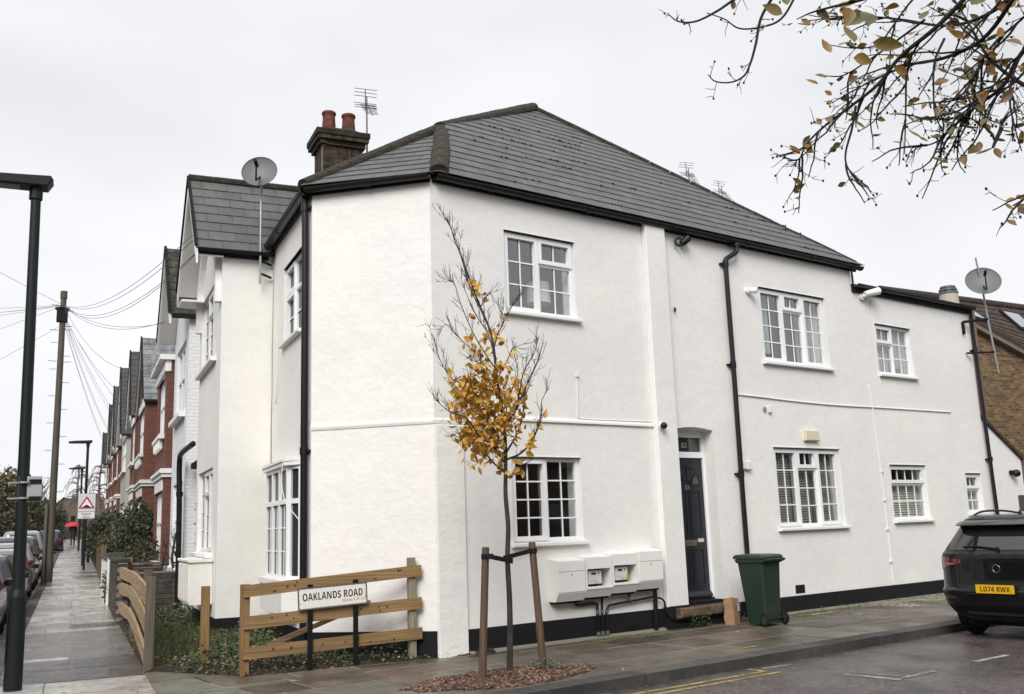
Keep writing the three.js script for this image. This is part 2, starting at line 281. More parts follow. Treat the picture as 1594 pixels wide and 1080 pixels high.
windowIn(house, FL, winL.up, -0.05, [[0, 0.5, 0.62, 1, 1, 1, 1], [0, 0.5, 0, 0.62, 1, 2, 1], [0.5, 1, 0.62, 1, 1, 1, 0], [0.5, 1, 0, 0.62, 1, 2, 0]], { room: M.roomDark, glass: M.glassLow });
windowIn(house, FL, winBayU, BN - 0.05 - 0.0, [[0, 0.33, 0, 1, 2, 4, 0], [0.33, 0.67, 0.7, 1, 2, 1, 1], [0.33, 0.67, 0, 0.7, 2, 3, 0], [0.67, 1, 0, 1, 2, 4, 1]], { room: M.roomDark, sill: 0 , drip: 0, depth: 0.25, margin: 0.25, glass: M.glassLow });
windowIn(house, FL, winBayL, BN - 0.05, [[0, 0.33, 0, 1, 2, 4, 0], [0.33, 0.67, 0.7, 1, 2, 1, 1], [0.33, 0.67, 0, 0.7, 2, 3, 0], [0.67, 1, 0, 1, 2, 4, 1]], { room: M.roomDark, sill: 0, drip: 0, depth: 0.25, margin: 0.25, glass: M.glassLow });
for (const [a, b, c, d] of [[-5.8, -3.5, 4.54, 4.615], [-5.76, -3.56, 1.28, 1.355]]) part(house, 'sill', cbx(a, b, c, d, BN - 0.05, BN + 0.1, 0.01), M.trim, FL);
// ground floor bow window on the side street: canted ends and a flat front under a moulded head
{
  const w = sub(house, 'window', FL), y0 = 0.98, y1 = 2.58, d = 0.2, zz = d - 0.05, fr = [], bars = [], a = -2.80, b = -0.66, ia = -2.56, ib = -0.9;
  fr.push(...ring(ia, ib, y0, y1, 0.05, zz - 0.06, zz));
  const cols = [ia + 0.05, -2.0, -1.46, ib - 0.05];
  for (let i = 1; i < 3; i++) fr.push(bx(cols[i] - 0.045, cols[i] + 0.045, y0 + 0.05, y1 - 0.05, zz - 0.06, zz + 0.004));
  fr.push(bx(cols[0], cols[1] - 0.045, 2.04, 2.11, zz - 0.058, zz + 0.006), bx(cols[1] + 0.045, cols[2] - 0.045, 2.04, 2.11, zz - 0.058, zz + 0.006), bx(cols[2] + 0.045, cols[3], 2.04, 2.11, zz - 0.058, zz + 0.006));
  for (let i = 0; i < 3; i++) {
    const l = cols[i] + (i ? 0.045 : 0), r = cols[i + 1] - (i < 2 ? 0.045 : 0);
    for (const [lo, hi, nr] of [[y0 + 0.05, 2.04, 3], [2.11, y1 - 0.05, 1]]) {
      w.add(mesh('pane', prep(new THREE.PlaneGeometry(r - l, hi - lo).translate((l + r) / 2, (lo + hi) / 2, zz - 0.035)), M.glassLow));
      if (nr > 1) { bars.push(bx((l + r) / 2 - 0.01, (l + r) / 2 + 0.01, lo, hi, zz - 0.03, zz - 0.02)); for (let j = 1; j < nr; j++) { const y = mix(lo, hi, j / nr); bars.push(bx(l, r, y - 0.01, y + 0.01, zz - 0.028, zz - 0.018)); } }
    }
  }
  for (const [p, q] of [[[a, 0.0], [ia, zz - 0.03]], [[ib, zz - 0.03], [b, 0.0]]]) {       // canted ends
    const ang = Math.atan2(-(q[1] - p[1]), q[0] - p[0]), len = Math.hypot(q[0] - p[0], q[1] - p[1]), m4 = new THREE.Matrix4().makeRotationY(ang).setPosition(p[0], 0, p[1]);
    for (const g of [...ring(0, len, y0, y1, 0.05, -0.05, 0.0), bx(0.05, len - 0.05, 2.04, 2.11, -0.048, 0.002)]) fr.push(g.applyMatrix4(m4));
    w.add(mesh('pane', prep(new THREE.PlaneGeometry(len - 0.1, y1 - y0 - 0.1).translate(len / 2, (y0 + y1) / 2, -0.03).applyMatrix4(m4)), M.glassLow));
  }
  w.add(mesh('frame', merged(fr), M.upvc), mesh('glazing_bars', merged(bars), M.upvc));
  const head = [[a - 0.05, -0.02], [ia - 0.04, d + 0.02], [ib + 0.04, d + 0.02], [b + 0.05, -0.02]], PP = (x, z, y) => V(x, y, z);
  w.add(mesh('head_moulding', merged([prism(head.map(([x, z]) => [x, z > 0 ? z - 0.02 : z]), PP, () => 2.64, () => 2.582), prism(head.map(([x, z]) => [x, z > 0 ? z + 0.0 : z]), PP, () => 2.675, () => 2.641)]), M.trim));
  w.add(mesh('sill', merged(prism(head.map(([x, z]) => [x, z > 0 ? z + 0.03 : z]), PP, () => 0.978, () => 0.90)), M.trim));
  w.add(mesh('apron', merged(prism(head, PP, () => 0.899, () => 0.5)), M.wallL));
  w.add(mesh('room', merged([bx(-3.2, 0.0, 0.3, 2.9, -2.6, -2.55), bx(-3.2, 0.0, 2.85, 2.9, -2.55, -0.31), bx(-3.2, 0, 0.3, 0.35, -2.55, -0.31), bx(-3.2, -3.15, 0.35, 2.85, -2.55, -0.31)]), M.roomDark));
  const cur = []; const crt = std({ color: [0.045, 0.04, 0.036], roughness: 0.95 }); for (const [l, r] of [[-2.54, -2.35], [-2.35, -2.16], [-2.16, -1.97], [-1.97, -1.78], [-1.78, -1.59], [-1.59, -1.40], [-1.40, -1.21], [-1.21, -1.02]]) { cur.length = 0; for (let i = 0; i < 5; i++) { const x = mix(l, r, (i + 0.5) / 5); cur.push(cyl(V(x, 1.0, 0.05 - (i % 2) * 0.02), V(x, 2.55, 0.05 - (i % 2) * 0.02), 0.03, 0.026, 7)); } w.add(mesh('curtain', merged(cur), crt)); }
}
// blinds, curtains and the lamp behind the glass
const linen = std({ color: [0.62, 0.60, 0.54], roughness: 0.9 }), wood0 = std({ color: [0.55, 0.52, 0.44], roughness: 0.6 });
const slats = (x0, x1, y0, y1, z, gap = 0.045) => { const g = []; for (let y = y0; y < y1; y += gap) g.push(bx(x0, x1, -0.0015, 0.0015, -0.024, 0.024).rotateX(0.9).translate(0, y, z)); return g; };
wE.add(mesh('blind', merged([...slats(7.0, 7.58, 1.5, 2.76, -0.22), ...slats(7.62, 8.15, 1.5, 2.55, -0.22), ...slats(8.19, 8.76, 1.5, 2.76, -0.22)]), std({ color: [0.30, 0.29, 0.25], roughness: 0.7 })));
wF.add(mesh('blind', merged(slats(10.46, 11.6, 1.52, 2.22, -0.2)), std({ color: [0.62, 0.60, 0.52], roughness: 0.7 })));
wG.add(mesh('blind', merged(slats(13.2, 13.72, 1.6, 2.0, -0.2)), linen));
{ const g = []; for (let i = 0; i < 26; i++) { const x = 10.45 + i * 0.045; g.push(cyl(V(x, 4.38, -0.2 - (i % 2) * 0.02), V(x, 5.36, -0.2 - (i % 2) * 0.02), 0.024, 0.024, 7)); } wD.add(mesh('curtain', merged(g), std({ color: [0.42, 0.41, 0.41], roughness: 0.95 }))); }
{ const g = []; for (let i = 0; i < 18; i++) { const x = i < 9 ? 7.0 + i * 0.05 : 8.3 + (i - 9) * 0.055; g.push(cyl(V(x, 4.36, -0.3 - (i % 2) * 0.03), V(x, 5.68, -0.3 - (i % 2) * 0.03), 0.03, 0.03, 7)); } for (const [k, l] of [[0, 9], [9, 18]]) wC.add(mesh('curtain', merged(g.slice(k, l)), std({ color: [0.36, 0.39, 0.38], roughness: 0.95 }))); }
{ const s = new THREE.LatheGeometry([[0.19, 0], [0.17, 0.33], [0.164, 0.33], [0.184, 0]].map((p) => new THREE.Vector2(...p)), 28).translate(2.28, 4.98, -0.55);
  wA.add(mesh('lamp_shade', merged(s), std({ color: [0.75, 0.74, 0.68], roughness: 0.9 })), mesh('lamp_base', merged(new THREE.LatheGeometry([[0, 0], [0.08, 0], [0.1, 0.08], [0.03, 0.18], [0.012, 0.3], [0.012, 0.42], [0, 0.42]].map((p) => new THREE.Vector2(...p)), 18).translate(2.28, 4.62, -0.55)), std({ color: [0.3, 0.3, 0.3], roughness: 0.3 }))); }
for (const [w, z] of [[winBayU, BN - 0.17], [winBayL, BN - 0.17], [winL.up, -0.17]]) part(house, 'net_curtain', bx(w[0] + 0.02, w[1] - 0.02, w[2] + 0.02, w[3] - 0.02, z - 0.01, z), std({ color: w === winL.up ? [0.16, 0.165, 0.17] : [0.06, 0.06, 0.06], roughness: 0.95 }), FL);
part(house, 'roller_vent', cbx(1.36, 1.80, 2.475, 2.515, -0.052, -0.015, 0.004), M.upvc, FR);
// white meter cabinet under the bay window
part(house, 'bay_cabinet', [cbx(-5.0, -3.30, 0.56, 1.22, BN + 0.001, BN + 0.36, 0.012), cbx(-5.03, -3.27, 1.221, 1.27, BN + 0.001, BN + 0.39, 0.01), ...[0, 1, 2, 3, 4].map((i) => cbx(-4.95 + i * 0.33, -4.68 + i * 0.33, 0.60, 1.19, BN + 0.355, BN + 0.375, 0.006))], M.wallBay, FL);

// ---------------------------------------------------------------- the door
{
  const d = sub(house, 'door', FR), zd = -0.26, x0 = 4.60, x1 = 5.37, y0 = 0.38, y1 = 2.62, navy = phy({ color: [0.0095, 0.0115, 0.018], roughness: 0.42 });
  d.add(mesh('leaf', merged(bx(x0, x1, y0, y1, zd - 0.05, zd)), navy));
  const pan = (a, b, c, e) => [...ring(a, b, c, e, 0.022, zd, zd + 0.012), cbx(a + 0.05, b - 0.05, c + 0.05, e - 0.05, zd, zd + 0.009, 0.006)];
  for (const [a, b, c, e] of [[x0 + 0.09, 4.955, 1.35, 2.10], [5.015, x1 - 0.09, 1.35, 2.10], [x0 + 0.09, 4.955, 0.56, 1.16], [5.015, x1 - 0.09, 0.56, 1.16]]) d.add(mesh('panel', merged(pan(a, b, c, e)), navy));
  const cx = 4.985, cy = 2.17, seg = [];
  for (let k = 0; k < 4; k++) {
    const a0 = Math.PI * k / 4 + 0.06, a1 = Math.PI * (k + 1) / 4 - 0.06, sh = (r0, r1, e) => { const p = []; for (let i = 0; i <= 8; i++) { const a = mix(a0 + e, a1 - e, i / 8); p.push([cx + Math.cos(a) * r1, cy + Math.sin(a) * r1]); } for (let i = 8; i >= 0; i--) { const a = mix(a0 + e, a1 - e, i / 8); p.push([cx + Math.cos(a) * r0, cy + Math.sin(a) * r0]); } return p; };
    seg.push(plate(sh(0.075, 0.315, 0), [sh(0.1, 0.295, 0.05)], zd, zd + 0.014));
    d.add(mesh('glazed_segment', merged(plate(sh(0.1, 0.295, 0.05), [], zd + 0.001, zd + 0.004)), phy({ color: [0.03, 0.032, 0.035], roughness: 0.08, ior: 1.8 })));
  }
  d.add(mesh('fan_beading', merged(seg), navy));
  const brass = std({ color: [0.55, 0.47, 0.30], metalness: 1, roughness: 0.3 });
  d.add(mesh('letterbox', merged([cbx(4.86, 5.12, 1.205, 1.295, zd, zd + 0.012, 0.004), cbx(4.885, 5.095, 1.228, 1.272, zd + 0.012, zd + 0.02, 0.003)]), brass));
  const font = await new FontLoader().loadAsync('fonts/droid/droid_sans_bold.typeface.json');
  const txt = (s, size, dep) => { const g = new TextGeometry(s, { font, size, depth: dep, curveSegments: 4, bevelEnabled: false }); g.computeBoundingBox(); return g.translate(-(g.boundingBox.min.x + g.boundingBox.max.x) / 2, 0, 0); };
  d.add(mesh('number', merged(txt('83', 0.075, 0.006).translate(cx, 2.105, zd + 0.001)), std({ color: [0.4, 0.4, 0.42], metalness: 0.9, roughness: 0.35 })));
  d.add(mesh('notice', merged(bx(5.16, 5.30, 1.26, 1.315, zd + 0.001, zd + 0.003)), std({ color: [0.5, 0.5, 0.5], roughness: 0.6 })));
  d.add(mesh('weather_bar', merged(band(x0, x1, [[zd, 0.40], [zd + 0.06, 0.40], [zd + 0.055, 0.43], [zd, 0.49]])), navy));
  d.add(mesh('frame', merged([bx(4.49, x0 - 0.003, 0.36, 3.12, zd - 0.06, zd + 0.03), bx(x1 + 0.003, 5.43, 0.36, 3.12, zd - 0.06, zd + 0.03), bx(x0 - 0.003, x1 + 0.003, y1 + 0.004, 2.72, zd - 0.06, zd + 0.034), bx(x0 - 0.003, x1 + 0.003, 2.96, 3.12, zd - 0.06, zd + 0.03)]), M.upvc));
  d.add(mesh('fanlight', merged(bx(x0, x1, 2.72, 2.96, zd - 0.04, zd - 0.02)), M.glassDark), mesh('fanlight_number', merged(txt('83', 0.09, 0.003).translate(5.0, 2.79, zd - 0.019)), std({ color: [0.25, 0.25, 0.22] })));
  d.add(mesh('threshold', merged([bx(4.49, 5.40, 0.31, 0.355, -0.30, -0.02), bx(4.50, 5.39, 0.356, 0.38, -0.33, -0.19)]), M.blackMatt));
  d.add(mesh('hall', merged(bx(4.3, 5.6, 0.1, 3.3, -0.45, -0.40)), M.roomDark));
  const tStone = tex(256, (u, v) => { const k = 0.75 + (midN(u, v) - 0.5) * 0.9; return [k, k * 0.97, k * 0.92]; }, { srgb: true, rx: 1.3, ry: 1.3 });
  part(house, 'doorstep', cbx(4.17, 5.53, 0.16, 0.305, -0.02, 0.235, 0.02), std({ color: [0.18, 0.125, 0.085], map: tStone, roughness: 0.85, bumpMap: tGrain, bumpScale: 0.012 }), FR);
  part(house, 'plinth', bx(4.485, 5.46, -0.25, 0.158, 0.0, 0.13), M.plinth, FR);
}
// air bricks
part(house, 'air_brick', [bx(7.21, 7.46, 0.315, 0.455, -0.02, 0.006)], M.blackMatt, FR);
part(house, 'air_brick', [bx(3.25, 3.50, 0.05, 0.062, 0.022, 0.03), bx(3.25, 3.50, 0.08, 0.092, 0.022, 0.03), bx(3.25, 3.50, 0.11, 0.122, 0.022, 0.03)], M.blackMatt, FR);

// ---------------------------------------------------------------- roof
const roof = sub(house, 'roof', FR);
const apexR = V(4.75, 10.0, -3.62), hipA = V(1.36, 8.08, -1.74), EY = 6.47, eR0 = V(0.07, EY, 0.16), eR1 = V(9.95, EY, 0.16);
const FtoR = iFR.clone().multiply(FF), LtoR = iFR.clone().multiply(FL);
const eF0 = V(-FWD - 0.09, EY, 0.16).applyMatrix4(FtoR);
const eLfar = V(-9, EY, 0.16).applyMatrix4(LtoR), back = V(7.5, 6.4, -9.5), apexBack = V(2.5, 10.0, -8.5);
const quadGeo = (...t) => { const pos = []; for (const a of t) for (const p of a) pos.push(p.x, p.y, p.z); const g = new THREE.BufferGeometry(); g.setAttribute('position', new THREE.Float32BufferAttribute(pos, 3)); g.computeVertexNormals(); return g; };
roof.add(mesh('roof_deck', merged(quadGeo([eR0, eR1, apexR], [eR0, apexR, hipA], [eF0, eR0, hipA], [eF0, hipA, apexR], [eF0, apexR, apexBack], [eF0, apexBack, eLfar], [eR1, back, apexR], [back, apexBack, apexR], [back, eLfar, apexBack])), std({ color: [0.05, 0.05, 0.052], roughness: 0.9 })));
const tSlate = tex(512, (u, v) => { const k = 0.84 + (midN(u, v) - 0.5) * 0.16 + (fineN(u, v) - 0.5) * 0.14; return [k, k, k * 1.0]; }, { srgb: true, rx: 1.1, ry: 1.1 });
const slateMats = [0.122, 0.131, 0.139, 0.15].map((k, i) => std({ color: [k * 1.02, k, k * (0.985 + (i % 3) * 0.008)], map: tSlate, bumpMap: tGrain, bumpScale: 0.0025, roughness: 0.58 }));
const allSlates = [];
// slates on the flat slope O + a*ex + b*ey inside the convex outline [a, b]
function slateSlope(O, ex, ey, poly, { gauge = 0.268, width = 0.35, seed = 1, mats = slateMats, rough = 0 } = {}) {
  const nn = ex.clone().cross(ey).normalize(), r = rng(seed); if (nn.y < 0) nn.negate();
  let a0 = 1e9, a1 = -1e9, b1 = -1e9; for (const [a, b] of poly) { a0 = Math.min(a0, a); a1 = Math.max(a1, a); b1 = Math.max(b1, b); }
  const area = areaOf(poly) > 0 ? 1 : -1;
  for (let row = 0, b = -0.03; b < b1; row++, b += gauge) for (let a = a0 - (row % 2 ? width / 2 : 0); a < a1; a += width) {
    const j = 0.0035; let p = [[a + j, b], [a + width - j, b], [a + width - j, b + gauge + 0.06], [a + j, b + gauge + 0.06]];
    const low = (r() - 0.5) * (0.006 + rough * 0.03); p[0][1] += low; p[1][1] += low + (r() - 0.5) * 0.004;
    for (let i = 0; i < poly.length && p.length > 2; i++) { const A = poly[i], B = poly[(i + 1) % poly.length], ux = (B[1] - A[1]) * area, uy = -(B[0] - A[0]) * area; p = cutPoly(p, ux, uy, ux * A[0] + uy * A[1] + (A[1] <= 0 && B[1] <= 0 ? 1 : 0)); }
    if (p.length < 3 || Math.abs(areaOf(p)) < 0.004) continue;
    const lift = r() * 0.003, h = (x, y) => 0.021 + lift - 0.045 * (y - b);
    const P = (x, y, z) => O.clone().addScaledVector(ex, x).addScaledVector(ey, y).addScaledVector(nn, z);
    const g = prep(prism(p, P, h, (x, y) => h(x, y) - 0.008 - rough * 0.006));
    const c = P(a + width / 2, b, 0); allSlates.push({ g, m: mats[Math.floor(r() * mats.length)], c, size: Math.abs(areaOf(p)) });
  }
}
const down = (a, b, c) => { const ex = b.clone().sub(a).normalize(), v = c.clone().sub(a), ey = v.addScaledVector(ex, -v.dot(ex)).normalize(); return [ex, ey, (p) => { const q = p.clone().sub(a); return [q.dot(ex), q.dot(ey)]; }]; };
{ const [ex, ey, to] = down(eR0, eR1, apexR); slateSlope(eR0, ex, ey, [to(eR0), to(eR1), to(apexR), to(hipA)], { seed: 5 }); }
{ const [ex, ey, to] = down(eF0, eR0, hipA); slateSlope(eF0, ex, ey, [to(eF0), to(eR0), to(hipA)], { seed: 9 }); }
// gable roof of the side street bay (in the L frame: x = -s)
const GN = 1.28, g0 = V(-2.84, EAVE_Y - 0.05, GN).applyMatrix4(LtoR), g0b = V(-2.84, EAVE_Y - 0.05, -2.4).applyMatrix4(LtoR), gr = V(-RIDGE_S, RIDGE_Y, GN).applyMatrix4(LtoR), grb = V(-RIDGE_S, RIDGE_Y, -2.4).applyMatrix4(LtoR), g1 = V(-6.06, EAVE_Y - 0.05, GN).applyMatrix4(LtoR), g1b = V(-6.06, EAVE_Y - 0.05, -2.4).applyMatrix4(LtoR);
roof.add(mesh('roof_deck', merged(quadGeo([g0, g0b, grb], [g0, grb, gr], [g1, grb, g1b], [g1, gr, grb])), std({ color: [0.05, 0.05, 0.052], roughness: 0.9 })));
{ const [ex, ey, to] = down(g0, g0b, gr); slateSlope(g0, ex, ey, [to(g0), to(g0b), to(grb), to(gr)], { seed: 21, gauge: 0.29, width: 0.44 }); }
const camR = toR(camera.position); for (const s of allSlates) s.k = s.size / s.c.distanceToSquared(camR);
allSlates.sort((a, b) => b.k - a.k); allSlates.forEach((s, i) => { if (i < 300) roof.add(mesh('slate', s.g, s.m)); });
{ const rest = allSlates.slice(300); if (rest.length) { const o = mesh('slates', mergeGeometries(rest.map((s) => s.g)), slateMats[1]); o.userData.kind = 'stuff'; roof.add(o); } }
// moss along the slate edges
{
  const r = rng(77), [ex, ey, to] = down(eR0, eR1, apexR), nn = ex.clone().cross(ey).normalize(), g = new THREE.IcosahedronGeometry(1, 0), N = 170, im = new THREE.InstancedMesh(g, std({ color: [0.016, 0.017, 0.011], roughness: 1 }), N), m4 = new THREE.Matrix4(); let k = 0;
  if (nn.y < 0) nn.negate();
  while (k < N) {
    const row = 1 + Math.floor(Math.pow(r(), 1.1) * 17), b = row * 0.268 - 0.03, half = (1 - b / 5.6), a0 = 1.2 + r() * 7.6; if (a0 > 9.9 - b * 1.0 || a0 < b * 0.62 + 0.3) continue;
    const run = r() < 0.5 ? 3 + Math.floor(r() * 6) : 1;
    for (let i = 0; i < run && k < N; i++) { const p = eR0.clone().addScaledVector(ex, a0 + i * (0.035 + r() * 0.05)).addScaledVector(ey, b - 0.002 + r() * 0.02).addScaledVector(nn, 0.018); const s = 0.010 + r() * 0.014; m4.makeRotationY(r() * 6).scale(V(s * 1.4, s, s)).setPosition(p); im.setMatrixAt(k++, m4); }
  }
  im.name = 'moss'; im.userData.kind = 'stuff'; im.castShadow = im.receiveShadow = true; roof.add(im);
}
// hip and ridge tiles
const tTile = tex(256, (u, v) => { const k = 0.72 + (midN(u, v) - 0.5) * 0.8 + (fineN(u, v) - 0.5) * 0.35; return [k, k, k * 0.96]; }, { srgb: true, rx: 1.6, ry: 1.6 });
const hipMats = [[0.085, 0.066, 0.05], [0.075, 0.06, 0.047], [0.07, 0.066, 0.042]].map((c) => std({ color: c, map: tTile, roughness: 0.95, bumpMap: tGrain, bumpScale: 0.012 }));
function hipTiles(a, b, r, len, name = 'hip_tile', mats = hipMats, parent = roof, lift = 0.0) {
  const d = b.clone().sub(a), L = d.length(), n = Math.max(1, Math.round(L / len)); d.normalize();
  const side = V(0, 1, 0).cross(d).normalize(), up = d.clone().cross(side);
  for (let i = 0; i < n; i++) {
    const p = [], seg = 8, r1 = r * (1 + ((i * 7) % 3) * 0.03), t0 = i / n * L, t1 = (i + 1) / n * L - 0.012; const sh = []; for (let k = 0; k <= seg; k++) { const q = Math.PI * k / seg; sh.push([Math.cos(q) * r1, Math.sin(q) * r1 * 0.72]); }
    const outline = [...sh, [-r1, -0.05], [r1, -0.05]];
    const m4 = new THREE.Matrix4().makeBasis(side, up, d).setPosition(a.clone().addScaledVector(d, t0).addScaledVector(up, lift));
    parent.add(mesh(name, prep(plate(outline, [], 0, t1 - t0)).applyMatrix4(m4), mats[(i * 5 + 1) % mats.length]));
  }
}
hipTiles(eR0.clone().add(V(0.0, 0.02, -0.02)), hipA.clone().add(V(0, 0.02, 0)), 0.135, 0.46);
hipTiles(eF0.clone().add(V(0.05, 0.03, -0.05)), hipA.clone().add(V(-0.02, 0.03, -0.02)), 0.13, 0.46);
hipTiles(hipA.clone().add(V(-0.12, -0.02, 0.08)), apexR.clone().add(V(0, 0.03, 0)), 0.13, 0.46);
hipTiles(apexR.clone().add(V(-0.06, 0.05, -0.05)), eR1.clone().add(V(-0.1, 0.03, -0.1)), 0.10, 0.46);
hipTiles(gr.clone(), grb.clone(), 0.10, 0.45, 'ridge_tile', hipMats.slice(1));
// fascia, gutters, downpipes
const halfPipe = (p, q, r) => { const d = q.clone().sub(p), L = d.length(); d.normalize(); const side = V(0, 1, 0).cross(d).normalize(), up = V(0, 1, 0), o = []; for (let k = 0; k <= 10; k++) { const a = Math.PI + Math.PI * k / 10; o.push([Math.cos(a) * r, Math.sin(a) * r]); } for (let k = 10; k >= 0; k--) { const a = Math.PI + Math.PI * k / 10; o.push([Math.cos(a) * (r - 0.008), Math.sin(a) * (r - 0.008)]); } return plate(o, [], 0, L).applyMatrix4(new THREE.Matrix4().makeBasis(side, up, d).setPosition(p)); };
part(house, 'fascia', [bx(0.03, 9.9, 6.36, 6.47, 0.004, 0.035)], M.blackMatt, FR); part(house, 'fascia', bx(-FWD - 0.02, 0.01, 6.36, 6.47, 0.004, 0.035), M.blackMatt, FF); part(house, 'fascia', bx(-2.95, 0.02, 6.34, 6.46, 0.004, 0.05), M.blackMatt, FL);
const gutter = (a, b, fr, r = 0.065) => { const g = [halfPipe(a, b, r)], d = b.clone().sub(a), L = d.length(); d.normalize(); for (let t = 0.9; t < L; t += 1.85) g.push(halfPipe(a.clone().addScaledVector(d, t), a.clone().addScaledVector(d, t + 0.09), r + 0.009)); return part(house, 'gutter', g, M.black, fr); };
gutter(V(0.03, 6.435, 0.115), V(9.93, 6.435, 0.115), FR); gutter(V(-FWD - 0.06, 6.435, 0.115), V(0.03, 6.435, 0.115), FF); gutter(V(-2.86, 6.42, 0.115), V(0.05, 6.42, 0.115), FL, 0.07);
part(house, 'fascia', [bx(9.72, 14.12, 5.94, 6.10, 0.004, 0.05)], M.blackMatt, FR); gutter(V(9.72, 6.08, 0.115), V(14.16, 6.08, 0.115), FR, 0.06);
part(house, 'eaves_return', [cyl(V(9.70, 6.42, 0.06), V(9.71, 6.1, 0.06), 0.022), new THREE.SphereGeometry(0.075, 12, 8, 0, Math.PI * 2, Math.PI / 2, Math.PI / 2).translate(9.93, 6.44, 0.115)], M.black, FR);
const pipeOf = (pts, r, fr, collars = []) => part(house, 'downpipe', [tube(smooth(pts, 60), r, r, 14), ...collars.map(([x, y, z]) => cyl(V(x, y - 0.05, z), V(x, y + 0.05, z), r + 0.011, r + 0.011, 14)), ...collars.map(([x, y, z]) => bx(x - 0.09, x + 0.09, y - 0.015, y + 0.015, 0.0, z - 0.02))], M.black, fr);
pipeOf([V(6.23, 6.40, 0.115), V(6.23, 6.24, 0.115), V(6.20, 6.20, 0.112), V(6.02, 6.09, 0.085), V(5.97, 6.05, 0.08), V(5.965, 5.9, 0.078), V(5.965, 4, 0.075), V(5.95, 2, 0.075), V(5.95, 0.05, 0.075)], 0.042, FR, [[5.965, 5.98, 0.078], [5.962, 4.2, 0.075], [5.95, 2.35, 0.075], [6.23, 6.36, 0.115]]);
pipeOf([V(-0.10, 6.36, 0.09), V(-0.10, 6.2, 0.08), V(-0.10, 3, 0.075), V(-0.10, 0.02, 0.075)], 0.05, FL, [[-0.1, 6.2, 0.08], [-0.1, 2.72, 0.075], [-0.1, 0.9, 0.075]]);
pipeOf([V(14.02, 6.02, 0.10), V(14.04, 5.8, 0.08), V(14.10, 3, 0.075), V(14.16, 0.05, 0.075)], 0.04, FR, [[14.05, 5.1, 0.078], [14.12, 2.7, 0.075]]);
// barge boards, soffit and arched moulding of the bay gable
{
  const v = [[-2.80, EAVE_Y - 0.10], [-RIDGE_S, RIDGE_Y - 0.06], [-6.10, EAVE_Y - 0.10]];
  const board = (a, b, h, z0, z1) => plate([[a[0], a[1]], [b[0], b[1]], [b[0], b[1] - h], [a[0], a[1] - h]], [], z0, z1);
  part(house, 'barge_board', [board(v[1], v[0], 0.22, GN - 0.03, GN), board(v[2], v[1], 0.22, GN - 0.03, GN)], M.trim, FL);
  part(house, 'verge', [board([v[0][0], v[0][1] + 0.06], [v[1][0], v[1][1] + 0.06], -0.05, GN - 0.02, GN + 0.03), board([v[1][0], v[1][1] + 0.06], [v[2][0], v[2][1] + 0.06], -0.05, GN - 0.02, GN + 0.03)], M.blackMatt, FL);
  part(house, 'soffit', [board([v[0][0] - 0.05, v[0][1] - 0.06], v[1].map((t, i) => i ? t - 0.08 : t), 0.02, BN, GN - 0.03), board(v[2], v[1].map((t, i) => i ? t - 0.08 : t), 0.02, BN, GN - 0.03), bx(-6.1, -5.5, EAVE_Y - 0.34, EAVE_Y - 0.30, BN, GN - 0.03)], M.trim, FL);
  const arch = []; const o = []; for (let i = 0; i <= 20; i++) { const a = Math.PI * i / 20; o.push([-RIDGE_S + Math.cos(a) * 1.44, 5.45 + Math.sin(a) * 1.75]); } for (let i = 20; i >= 0; i--) { const a = Math.PI * i / 20; o.push([-RIDGE_S + Math.cos(a) * 1.30, 5.45 + Math.sin(a) * 1.60]); }
  part(house, 'arch_moulding', plate(o, [], BN, BN + 0.10), M.trim, FL);
  gutterBay();
  function gutterBay() { part(house, 'gutter', [halfPipe(V(-2.80, EAVE_Y - 0.06, 0.02), V(-2.80, EAVE_Y - 0.06, GN - 0.02), 0.06), bx(-2.93, -2.87, EAVE_Y - 0.16, EAVE_Y - 0.02, 0.1, GN - 0.06)], M.blackMatt, FL); }
}
